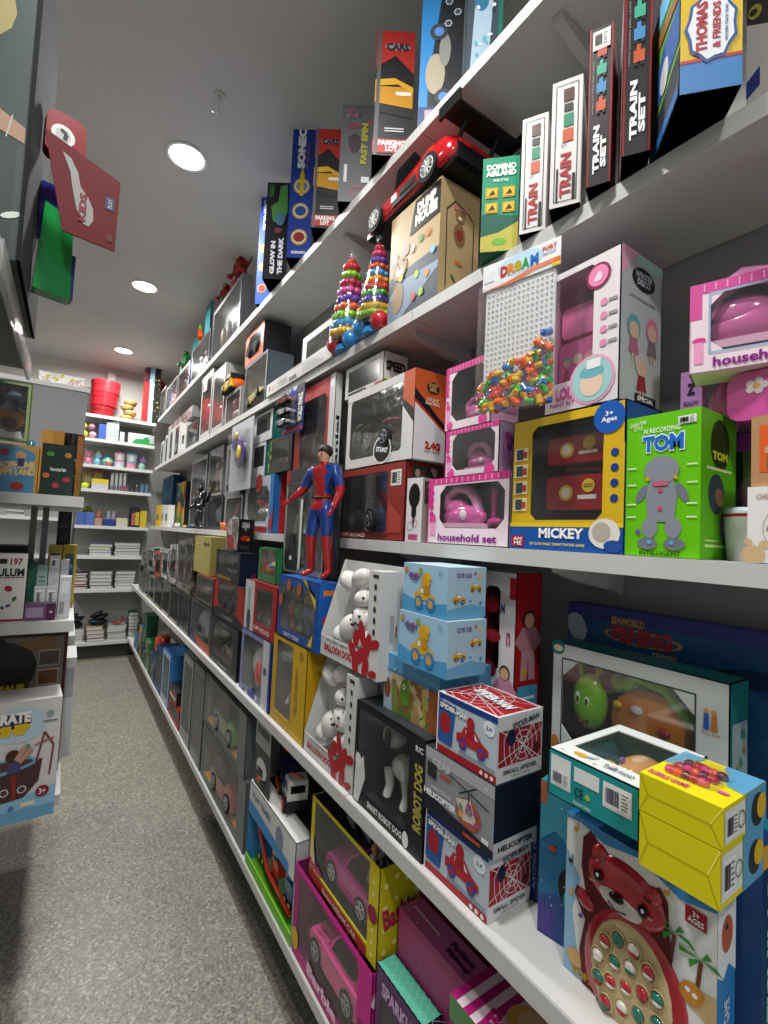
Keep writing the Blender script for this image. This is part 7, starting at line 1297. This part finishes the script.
t=yt_('toy_box','long white carton end sticking out beside the pirate ship carton','toy box',2.105,54,70,684,735,.20,ZL1+.001); t.h=.36; mb,F,S,P=carton(t,'#c8cacc'); F.rect(.1,.6,.9,.9,'#a0a4a8',1); t.loc.x=ony((58,700),1.98)[0]; t.solo(mb)
# goods on the middle shelf
def lb_(name,label,cat,Y,pl,pr,pt,d,front,z=ZL2,side=None,draw=None,z0=None,top=None,ang=0):
    t=yt_(name,label,cat,Y,pl,pr,pt,616 if (z0 or z)<1.5 else 489,d,z0 or z+.0006,ang); mb,F,S,P=carton(t,front,side,top)
    if draw: draw(F,S,P)
    t.solo(mb); return t
lb_('book_box','white box with 197 and red and black figures on the middle shelf','book',1.84,-60,23,553,.05,'#cfccc6',side='#2a2a2a',draw=lambda F,S,P:(F.text('197',.86,.88,.16,.1,'#8c2028',2,0,.03),F.rect(.62,.85,.74,.92,'#222',2),F.text('ULUM',.8,.72,.34,.12,'#1c1c1c',2,0,.04),F.rect(.3,.64,.97,.65,'#333',2),F.blobs(14,['#8c2028','#2a2a2a','#3a4a8a','#a8a03a','#3f6a3a'],4,(.02,.05),(.3,.08,.96,.55),2),F.rect(0,0,1,.03,'#8c2028',2)))
lb_('toy_box','black carton behind the white box with figures','toy box',2.06,-60,22,545,.12,'#17181a')
lb_('carton','flat purple carton at the front of the middle shelf','carton',1.83,24,55,604,.05,'#6a4a68',draw=lambda F,S,P:(F.rect(.7,0,1,1,'#4a2040',1),F.ell(.85,.5,.05,'#d0b0b8',2,1),F.rect(.05,.2,.6,.8,'#9a8aa0',1)))
lb_('carton','small white carton with a grey label, right end of the middle shelf','carton',1.86,57,69,577,.06,'#c0c1c6',draw=lambda F,S,P:(F.rect(.1,.1,.5,.4,'#8a8c90',1),F.rect(.2,.6,.8,.9,'#d8d8da',1)))
t=lb_('carton','white carton with printed label above the purple carton','carton',1.90,32,44,587,.04,'#bfc3c6',draw=lambda F,S,P:F.codes(.15,.4,.8,.9,1,'#555'))
lb_('carton','second white carton with printed label above the purple carton','carton',1.90,44.5,56,587,.04,'#c6c8ca',draw=lambda F,S,P:F.codes(.15,.4,.8,.9,1,'#555'))
lb_('carton','green carton with dark leaves picture beside the white book box','carton',1.96,24.5,33,562,.05,'#2a5a4a',draw=lambda F,S,P:F.blobs(8,['#3a3a20','#6a6a2a','#5a8a6a'],3,(.08,.16)))
lb_('carton','pale mint carton with small writing behind the labelled white ones','carton',1.97,33.5,44,565,.05,'#9ab5ac',draw=lambda F,S,P:[F.rect(.2,.2+.09*k,.8,.23+.09*k,'#5a706a',1) for k in range(7)])
lb_('carton','tall white speckled carton behind the labelled white ones','carton',1.97,45,56,556,.05,'#bcbcbc',draw=lambda F,S,P:(F.blobs(20,['#4a4a4a','#8a8a8a'],5,(.02,.05),(.1,.1,.9,.7)),F.codes(.2,.8,.8,.95,1)))
lb_('carton','white carton with a grey code near the yellow frames','carton',1.97,57,65,560,.05,'#c4c4c6',draw=lambda F,S,P:F.codes(.2,.3,.8,.7,1))
lb_('carton','yellow framed carton with a grey window behind the speckled carton','carton',2.06,43,57,545,.06,'#b8a02a',draw=lambda F,S,P:(F.rect(.15,.05,.85,.88,'#6a7078',1),F.ell(.5,.7,.2,'#9aa0a8',2)))
lb_('carton','yellow framed carton with a blue window at the end of the shelf','carton',2.07,58,72,545,.06,'#b8a82a',draw=lambda F,S,P:(F.rect(.18,.05,.82,.86,'#3a5a5a',1),F.ell(.5,.65,.25,'#5aa0c8',2),F.ell(.6,.3,.1,'#b83a2a',2),F.rect(.2,.1,.8,.2,'#3a7a3a',2)))
lb_('carton','tall black carton upright on the middle shelf near the metal posts','carton',2.16,50,64,511,.05,'#1c2023',draw=lambda F,S,P:(F.rect(.1,.1,.9,.22,'#7a7e80',1),F.text('BLACK CAT',.5,.85,.6,.05,'#5a6064',1),[F.rect(.2,.3+.08*k,.75,.31+.08*k,'#4a5054',1) for k in range(6)]))
# goods on the upper shelf
Z3L=ZL3
lb_('game_box','light blue game box with yellow lettering and a red bird','game box',1.86,-60,36,441,.06,'#b8914a',z=Z3L,draw=lambda F,S,P:(F.poly([(0,0),(.97,0),(.96,.85),(.8,.95),(0,.98)],'#4f88a8',1),F.text('HEADPHONE\nHAPPY LAND',.72,.5,.5,.3,'#d8bc7a',3,4,.07),F.ell(.78,.14,.08,'#a8342a',3,.7),F.ell(.8,.78,.06,'#c09070',3),F.rect(.77,.55,.84,.72,'#3a3a5a',3),F.ell(.62,.82,.05,'#a83a4a',3),F.ell(.45,.8,.09,'#a0b8c8',3,.8),F.rect(0,0,.6,.12,'#c8c8c8',2)))
t=lb_('game_box','dark green game box with fruit pictures beside the light blue one','game box',1.88,39,72,444,.05,'#24342c',z=Z3L,draw=lambda F,S,P:(F.text('Vegetarian',.52,.5,.5,.1,'#d8dcd4',3,3,.03),F.ell(.26,.8,.12,'#4f8a2e',2,.7),F.ell(.8,.8,.11,'#b08a2e',2,.9),F.ell(.17,.38,.11,'#b8683a',2,.9),F.ell(.48,.2,.11,'#a83444',2,.9),F.ell(.8,.32,.12,'#a8343c',2,.8)))
lb_('carton','orange folded paper carton behind the dark green game box','carton',2.05,37,60,430,.05,'#b8813a',z=Z3L,draw=lambda F,S,P:F.poly([(0,0),(.6,0),(.5,1),(0,1)],'#c89044',1))
u=T('round_tin','black round tin with white lettering behind the dark green game box','tin',(ony((69,480),2.1)[0],2.14,Z3L+.0006)); hh=ony((69,433),2.1)[1]-Z3L; mb=MB(); mb.cyl((0,0,0),(0,0,hh),.04,.04,G('#15181a'),24); F=Face(mb,(-.035,-.0415,0),(1,0,0),(0,0,1),.07,hh); F.text('SET',.6,.55,.5,.12,'#c8ccc8',1,0,.05); F.rect(.3,.35,.9,.37,'#8a8c8a',1); u.solo(mb)
lb_('carton','brown and orange narrow carton at the end of the shelf by the black tin','carton',2.0,74,80,436,.04,'#a86a3a',z=Z3L,draw=lambda F,S,P:F.rect(0,0,1,.45,'#8a6a2a',1))
# clear tub carton on the light blue game box
zt=ony((20,441),1.86)[1]+.001
t=yt_('toy_box','green framed clear front carton with an orange cat house toy','toy box',1.87,-60,28,376,441,.05,zt); t.h=min(t.h,1.95-zt)
wb(0,0,t,'#9ab07a','#8aa06a','#5a4c46',lambda m,t:(m.ell((t.w*.74,.03,t.h*.35),(t.w*.2,.02,t.h*.2),G('#b8762a')),m.ell((t.w*.74,.012,t.h*.3),(t.w*.1,.01,t.h*.1),'#5a2a1a'),m.ell((t.w*.62,.03,t.h*.52),(t.w*.04,.015,t.h*.06),G('#8a5a24')),m.ell((t.w*.88,.03,t.h*.52),(t.w*.04,.015,t.h*.06),G('#8a5a24')),m.ell((t.w*.78,.02,t.h*.78),(t.w*.1,.015,t.h*.07),M('#7a94a4',.2))),(.04,.04,.95,.95),0,lambda F,S,P:(F.poly([(.5,.04),(.93,.04),(.9,.16),(.75,.13),(.6,.2),(.5,.2)],'#c8c8c4',2),F.rect(.45,.95,.65,1,'#5a9a4a',2)),back='#6a5a54')
u=T('toy_bottle','teal toy bottle between the green framed carton and the grey panel','bottle',(ony((31,440),2.1)[0],2.12,Z3L+.0006)); mb=MB(); mb.lathe([(0,0),(.022,0),(.026,.06),(.02,.13),(.01,.16),(.014,.2),(0,.21)],(0,0,0),G('#2a7a8a'),16); u.solo(mb)
# goods on the panel top
t=yt_('party_pack','clear pack of yellow, pink and white decorations on the grey panel top','decoration pack',2.6,38,84,373,387,.2,zp+.021); t.h=.055; mb,F,S,P=carton(t,scatter(['#c8c4b8','#d0d0cc','#b8a83a','#d8d8d4','#c0a0a8','#d8d8d4','#b8b8b4'],5,40),'#c8c8c4'); t.solo(mb)
t=yt_('party_pack','flat black pack behind the clear decoration pack','decoration pack',2.82,50,84,369,380,.07,zp+.021); t.h=.085; mb,F,S,P=carton(t,'#151618'); t.solo(mb)
# big window pack overhead and hanging red packs
xe=ony((33,100),1.10)[0]; t=T('doll_box','large dark green blister carton with pale doll shapes, overhead at the shelf edge','doll box',(xe-.34,1.10,1.997),0); t.w,t.d,t.h=.34,.45,.75
mb=MB(); mb.box((0,.002,0),(t.w,t.d,t.h),'#38443f'); mb.box((t.w-.004,-.004,0),(t.w+.003,t.d,t.h),M('#1c1f20',.95)); F=Face(mb,(0,.002,0),(1,0,0),(0,0,1),t.w,t.h)
F.rect(0,0,1,1,'#2f3d3a',1); F.ell(.6,.62,.3,'#8a8052',2,.9); F.poly([(.3,.38),(.98,.3),(.98,.34),(.5,.44),(.3,.45)],'#9a7a64',3); F.poly([(.2,.0),(.5,.0),(.95,.0),(.95,.3),(.3,.36)],'#26322f',2); [F.ell(.35+.2*k,.2-.03*k,.05,'#c8ccc4',4,.35,10,.5) for k in range(4)]; [F.line([(.3+.2*k,.3),(.32+.2*k,.36)],.002,'#a8b0a8',4) for k in range(4)]; t.solo(mb)
t=T('hanging_pack','red card pack with a white swoosh print, hanging over the aisle from the shelf','blister pack',(-.065,1.2,2.19),.25)
q4=[ony(p_,1.2) for p_ in ((62,230),(115,250),(121,181),(45,128))]; X0,Z0=q4[0][0],q4[1][1]; t.loc=Vector((X0,1.2,Z0)); t.rot=Euler((0,0,.06)); q4=[(a_-X0,b_-Z0) for a_,b_ in q4]; hr=q4[3][1]; wr=q4[2][0]; mb=MB(); mb.prism([(a_,.001,b_) for a_,b_ in q4],[(a_,.005,b_) for a_,b_ in q4],M('#5c1016',.7)); F=Face(mb,(0,.0005,0),(1,0,0),(0,0,1),wr,hr)
F.poly([(-.1,.84),(.06,.8),(.2,.68),(.26,.55),(.42,.46),(.52,.36),(.54,.24),(.46,.16),(.36,.17),(.22,.3),(.12,.5),(.06,.66)],'#8a8a88',1); F.text('KIDS',.33,.34,.14,.3,'#6e141a',2,90,.05); F.rect(.74,.42,.92,.56,'#3a3a54',1); F.text('PLAY',.83,.49,.08,.1,'#a8a8b0',2,90); F.rect(.82,.08,.92,.16,'#55282c',1); t.solo(mb)
t=T('hanging_pack','rounded red pack with a white round clock face print, above the swoosh pack','blister pack',(-.098,1.25,2.325),.2); mb=MB(); mb.rbox((0,0,0),(.075,.03,.10),.018,M('#7a171a',.35)); F=Face(mb,(0,-.0005,0),(1,0,0),(0,0,1),.075,.1); F.ell(.42,.5,.3,'#c8c8c4',1); F.ell(.42,.5,.2,'#a8a8a4',2); F.line([(.35,.6),(.5,.55),(.46,.4)],.008,'#16171a',3); t.solo(mb)
t=T('hanging_pack','dark green foil pack hanging lowest by the overhead shelf edge','blister pack',(-.10,1.28,2.03),.15); mb=MB(); mb.prism([(.0,.0,.0),(.07,.0,-.005),(.065,.0,.18),(.01,0,.2)],[(.0,.04,.0),(.07,.04,-.005),(.065,.04,.18),(.01,.04,.2)],G('#128a40')); mb.box((.066,.002,-.002),(.075,.036,.1),G('#23357a')); t.solo(mb)
t=T('hanging_pack','glossy blue pack between the red swoosh pack and the green foil pack','blister pack',(-.115,1.36,2.19),.1); mb=MB(); mb.rbox((0,0,0),(.07,.03,.13),.01,G('#25389a')); t.solo(mb)
# ================================================================ goods on the end wall shelving
BY=6.14
def bz_(i): return bz[i]+.0006
def bk(name,label,cat,i,pl,pr,pt,front,d=.16,draw=None,group=None,side=None,Y=BY,top=None):
    z=bz_(i); pb=proj(.4,Y,z)[1]; t=yt_(name,label,cat,Y,pl,pr,pt,pb,d,z,0,group); mb,F,S,P=carton(t,front,side,top)
    if draw: draw(F,S,P)
    t.solo(mb); return t
def at_px(px,i,Y=BY+.08): z=bz_(i); return T('x','x','x',(ony((px,proj(.4,Y,z)[1]),Y)[0],Y,z))
for k,(r,h0,c,lb) in enumerate(((.125,.13,'#8c1c24','dark red round box, lowest of the three stacked on the end wall shelf'),(.138,.15,'#b8202a','bright red round box, middle of the three stacked on the end wall shelf'),(.146,.14,'#c82a34','widest bright red round box on top of the stack on the end wall shelf'))):
    u=T('round_box',lb,'round box',(ony((102+k,410),BY+.17)[0],BY+.175,bz_(0)+.131*k+(.02 if k==2 else 0)+.001*k),0,'red round boxes'); mb=MB(); mb.cyl((0,0,0),(0,0,h0-.004),r,r,M(c,.35),28); mb.cyl((0,0,h0*.62),(0,0,h0-.003),r+.004,r+.004,M(c,.3),28); u.solo(mb)
for k in range(4):
    u=T('wicker_bowl','small woven straw bowl stacked beside the red round boxes','bowl',(ony((128+(k%2)*3-1,410),BY+.12)[0],BY+.12,bz_(0)+.062*k),0,'woven straw bowls'); mb=MB(); mb.lathe([(0,0),(.055,0),(.07,.03),(.062,.058),(.055,.06),(.05,.02),(0,.01)],(0,0,0),M('#a8905a',.7),20); mb.torus((0,0,.035),.069,.004,M('#8a7444',.7)); u.solo(mb)
bk('toy_box','tall red carton upright at the corner above the end wall shelving','toy box',0,142,147,368,'#a82a2a',.1,lambda F,S,P:F.rect(0,.75,1,1,'#4a2a3a',1))
bk('toy_box','tall pale blue carton upright at the corner beside the red one','toy box',0,147.5,152,367,'#9ab4c4',.1,lambda F,S,P:F.blobs(8,['#5a7a94','#d8e0e4'],3,(.1,.3)))
bk('toy_box','tall black carton with yellow prints at the corner beside the pale blue one','toy box',0,152.5,158,367,'#22241f',.1,lambda F,S,P:F.blobs(14,['#c8c02a','#b8b42a','#3a3c34','#8a8a84'],6,(.08,.16)))
bk('carton','white tall carton behind the round boxes on the end wall shelf','carton',0,104,112,371,'#c0c0c0',.03,Y=BY+.32)
# second level
bk('carton','blue carton on the second end wall shelf','carton',1,98,105,424,'#3a5aa8',.1)
for k in range(4): bk('white_box','white upright box in the row beside the blue carton on the end wall','carton',1,105.5+3.2*k,108.4+3.2*k,422-k*.3,'#c0c4c8',.1,lambda F,S,P:F.rect(.3,.2,.7,.8,'#8a94a8',1),group='white upright boxes on the end wall')
bk('carton','small white carton left of the green and white pack','carton',1,119.5,124,432,'#c8c8c8',.1)
bk('party_pack','white and green wrapped pack on the second end wall shelf','decoration pack',1,128,154,434,scatter(['#b8bcb8','#c8ccc8','#2a8a4a','#a8aca8'],2,14),.1)
for k,(px,c) in enumerate(((83.5,'#c8cc3a'),(91.5,'#c8889a'),(84.5,'#c0c432'),(93,'#d8a0b0'))):
    u=T('pom_pom',['yellow green ball','pink ball','lower yellow green ball','lower pink ball'][k]+' at the open end of the second end wall shelf','ball',(ony((px,430),BY+.05)[0],BY+.05,bz_(1)+(.045 if k>1 else .135)),0); mb=MB(); mb.ell((0,0,0),.036,M(c,.6),14,10); u.solo(mb)
# third level: figures and tubs
u=at_px(87.5,2); u=T('toy_bear','pink seated toy bear on the third end wall shelf','toy bear',u.loc); mb=MB(); teddy(mb,pose(),.17,'#c87a94','#d898ac'); u.solo(mb)
for px,c,lb in ((96.5,'#7ab0c8','light blue chick toy between the pink bear and the striped ball'),(141.5,'#8a6ab0','small purple and mint toy near the corner of the third end wall shelf')):
    u=at_px(px,2); u=T('toy_animal',lb,'toy',u.loc); mb=MB(); mb.ell((0,0,.045),(.038,.035,.045),G(c if px<100 else '#8ab8a8')); mb.ell((.01,0,.11),(.035,.03,.035),G(c)); mb.cyl((.01,0,.13),(.01,0,.17),.02,.002,G('#d8b84a' if px<100 else c)); u.solo(mb)
u=at_px(107,2); u=T('toy_ball','blue, yellow and red striped ball on the third end wall shelf','ball',u.loc); mb=MB(); R=.058; mb.ell((0,0,R),R,G('#3a90b0'),20,12); mb.ell((0,-.01,R),(R*.96,R*.96,R*.35),G('#c8c03a')); mb.ell((.01,-.02,R*.6),(R*.5,R*.8,R*.5),G('#c8503a')); u.solo(mb)
for px,c1,c2,lb in ((119,'#c06a8a','#b8c4cc','round tubs stacked, pink lid over white'),(131,'#5aa0b0','#c88aa0','round tubs stacked, teal lid over pink')):
    for k in range(2):
        u=at_px(px,2); u=T('plastic_tub',('upper tub of the ' if k else 'lower tub of the ')+lb.replace('round tubs stacked, ','pair with ').replace(' over ',' and ')+' body','tub',u.loc+Vector((0,0,.088*k)),0); mb=MB(); mb.cyl((0,0,0),(0,0,.07),.048,.056,M(c2 if k==0 else '#c8c8c8',.3),20); mb.cyl((0,0,.07),(0,0,.086),.059,.059,M(c1,.3),20); u.solo(mb)
# fourth level
u=at_px(84.5,3); u=T('bowl','yellow green bowl at the open end of the fourth end wall shelf','bowl',u.loc); mb=MB(); mb.lathe([(0,0),(.035,0),(.052,.06),(.048,.06),(.03,.006)],(0,0,0),G('#c0cc1e'),20); u.solo(mb)
bk('toy_box','orange and green window carton behind the yellow green bowl','toy box',3,82,91,471,'#8a6a3a',.08,lambda F,S,P:F.rect(.2,.2,.8,.8,'#8a8c5a',1),Y=BY+.14)
bk('toy_box','orange framed carton beside the orange and green one on the end wall','toy box',3,92,102,471,'#a8642a',.08,lambda F,S,P:F.rect(.15,.15,.85,.85,'#9a8c5a',1),Y=BY+.14)
bk('toy_box','white carton with a long yellow top on the fourth end wall shelf','toy box',3,91,108,479,'#b8b4bc',.1,lambda F,S,P:F.rect(0,.6,1,1,'#c8b81e',1))
for k in range(4): bk('clear_bottle','clear upright bottle in the row on the fourth end wall shelf','bottle',3,110+4.2*k,112.8+4.2*k,473,'#8f9492',.04,lambda F,S,P:(F.rect(.1,.05,.9,.25,['#6a5a7a','#a84a4a'][0],1)),group='clear bottles on the end wall')
bk('toy_box','low pink red pack before the clear bottles on the end wall','toy box',3,120,127,486,'#a04a5a',.03,Y=BY-.0)
for k,(px,c) in enumerate(((132,'#3a4044'),(136.5,'#42484c'),(142,'#5a86a0'),(146.5,'#6490a8'))):
    u=at_px(px,3); u=T('jar',['dark grey glass jar near the corner','second dark grey glass jar near the corner','light blue glass jar near the corner','second light blue glass jar at the corner'][k]+' of the fourth end wall shelf','jar',u.loc); mb=MB(); mb.lathe([(0,0),(.021,0),(.022,.07),(.016,.09),(.017,.105),(0,.105)],(0,0,0),G(c),16); u.solo(mb)
# fifth level
for k,(pl,pr,pt,c,lb) in enumerate(((76,84.5,512,'#3a56a0','blue ribbed carton at the open end of the fifth end wall shelf'),(85,93,512,'#4560ac','second blue ribbed carton on the fifth end wall shelf'),(94.5,101,518,'#a8887a','small tan carton with two faces on the fifth end wall shelf'),(103,115,519.5,'#2a3a7a','low navy stack on the fifth end wall shelf'),(116,127,518,'#bcb8a4','low cream block on the fifth end wall shelf'),(129,139,507,'#1c1c1e','black display carton with yellow and pink goods on the fifth end wall shelf'),(139.5,146,511,'#c0a82a','yellow carton near the corner of the fifth end wall shelf'))):
    bk('carton',lb,'carton',4,pl,pr,pt,c,.1,(lambda F,S,P:[F.rect(.12*q,0,.12*q+.02,1,'#6a84c0',1) for q in range(8)]) if k<2 else ((lambda F,S,P:(F.rect(.2,.1,.5,.7,'#a85a5a',1),F.rect(.55,.1,.95,.75,'#b8a02a',1))) if k==5 else None))
for k,(px,c,lb) in enumerate(((98,'#c07050','orange jug behind the tan carton'),(108,'#9ab0c0','pale blue jar behind the navy stack'),(113,'#a8a0b0','pale lilac jar behind the navy stack'))):
    u=at_px(px,4,BY+.2); u=T('jar',lb+' on the fifth end wall shelf','jar',u.loc); mb=MB(); mb.lathe([(0,0),(.024,0),(.026,.11),(.018,.14),(.02,.17),(0,.17)],(0,0,0),G(c),16); u.solo(mb)
u=at_px(87,4,BY+.2); u=T('potted_plant','small green potted plant behind the blue ribbed cartons','plant',u.loc); mb=MB(); mb.cyl((0,0,0),(0,0,.12),.04,.05,'#7a5a40',14); u.part('pot',mb); mb=MB(); R=random.Random(2)
for k in range(26): q=R.uniform(0,6.28); mb.ell((.05*math.cos(q)*R.random(),.05*math.sin(q)*R.random(),.15+R.random()*.05),(.03,.012,.01),M('#5a6a24',.6),6,4,(R.random(),R.random(),q))
u.part('foliage',mb)
# paper, books
def stack(name,label,cat,i,pl,pr,n,hb,cols,group,Y=BY,d=.22,jit=.012,seed=1,z0=None):
    R=random.Random(seed); z=z0 or bz_(i); pb=proj(.4,Y,z)[1]; x0=ony((pl,pb),Y)[0]; x1=ony((pr,pb),Y)[0]
    for k in range(n):
        h=hb*R.uniform(.75,1.25); c=cols[k%len(cols)]; t=T(name,label,cat,(x0+R.uniform(0,jit),Y+R.uniform(.005,.03),z),R.uniform(-.03,.03),group); w=(x1-x0)-jit-R.uniform(0,jit)
        mb=MB(); mb.box((0,0,0),(w,d,h*.12),c); mb.box((0,0,h*.88),(w,d,h),c); mb.box((.0,.003,h*.12),(w-.003,d-.003,h*.88),'#c4c4be'); mb.box((0,0,h*.12),(.004,d,h*.88),c); t.solo(mb); z+=h+.0012
    return z
stack('magazine','magazine in the blue and yellow topped pile on the sixth end wall shelf','magazine',5,88,112,4,.028,['#b4b8b8','#4a5a9a','#b8b84a','#5a6a9a'],'blue magazine pile',seed=2)
stack('magazine','magazine in the grey pile on the sixth end wall shelf','magazine',5,114,141,5,.03,['#8a8c8c','#a4a6a6','#6a6c6c'],'grey magazine pile',seed=3)
stack('book','book in the red and orange pile on the seventh end wall shelf','book',6,71,87,6,.03,['#8a4a4a','#5a3a5a','#b8603a','#3a2a4a'],'red book pile',seed=4)
stack('book','book in the white grey edged pile on the seventh end wall shelf','book',6,89,113,5,.034,['#a8aaac','#77797a','#b4b6b6'],'white book pile',seed=5)
stack('book','book in the pale blue pile on the seventh end wall shelf','book',6,114,135,6,.029,['#9aa8a8','#b4bcbc','#8a9898'],'pale blue book pile',seed=6)
z1=stack('paper_pack','white paper pack at the open end of the lowest end wall shelf','paper',7,68,84,4,.04,['#b8b8b8','#a8a0a0'],'white paper packs at the open end',seed=7)
z2=stack('paper_pack','brown paper pack in the middle of the lowest end wall shelf','paper',7,85,104,4,.045,['#4a3058','#a08468','#987a60','#a88c70'],'brown paper packs',seed=8)
z3=stack('paper_pack','white paper pack near the corner of the lowest end wall shelf','paper',7,106,126,5,.034,['#a8b0b4','#c0c4c4'],'white paper packs near the corner',seed=9)
z4=stack('paper_pack','pale green paper pack behind, near the corner of the lowest end wall shelf','paper',7,127,138,8,.034,['#8aa49a','#9ab0a8','#c0c4bc','#2f5a44'],'pale green paper packs',seed=10,d=.2)
for k,(px,z,c,lb) in enumerate(((74,z1,'#1e2022','black folded bag lying on the white paper packs'),(99,z2,'#17191b','larger black folded bag lying on the brown paper packs'))):
    X_=ony((px,610),BY+.1)[0]; u=T('folded_bag',lb,'bag',(X_,BY+.12,z+.002),0); mb=MB(); mb.ell((0,0,.035),(.095,.09,.035),M(c,.35)); mb.ell((.02,0,.085),(.09,.08,.03),M(c,.3),14,8,(0,-.35,0)); mb.ell((-.02,-.01,.12),(.075,.07,.022),M('#25282c',.3),14,8,(0,-.5,0)); u.part('folds',mb); mb=MB(); mb.ell((-.05,-.085,.05),(.035,.006,.012),M('#1f4a7a',.4)); u.part('blue_lining',mb)
u=T('red_scoop','curved red plastic scoop lying on the white paper packs near the corner','toy',(ony((117,620),BY)[0],BY+.03,z3+.001)); mb=MB(); mb.tube([(.06*math.cos(a_),.02,.075+.06*math.sin(a_)) for a_ in (-2.6,-2.1,-1.6,-1.1,-.6,-.1,.3)],[.006,.011,.014,.015,.013,.01,.004],G('#a82028'),8); u.solo(mb)
# far left wall unit: a few papers seen between the posts
stack('paper_pack','white paper pack seen through the gap above the middle shelf','paper',0,5,24,3,.02,['#a8acac','#2f4a4a'],'papers behind the posts',seed=12,z0=1.5506)
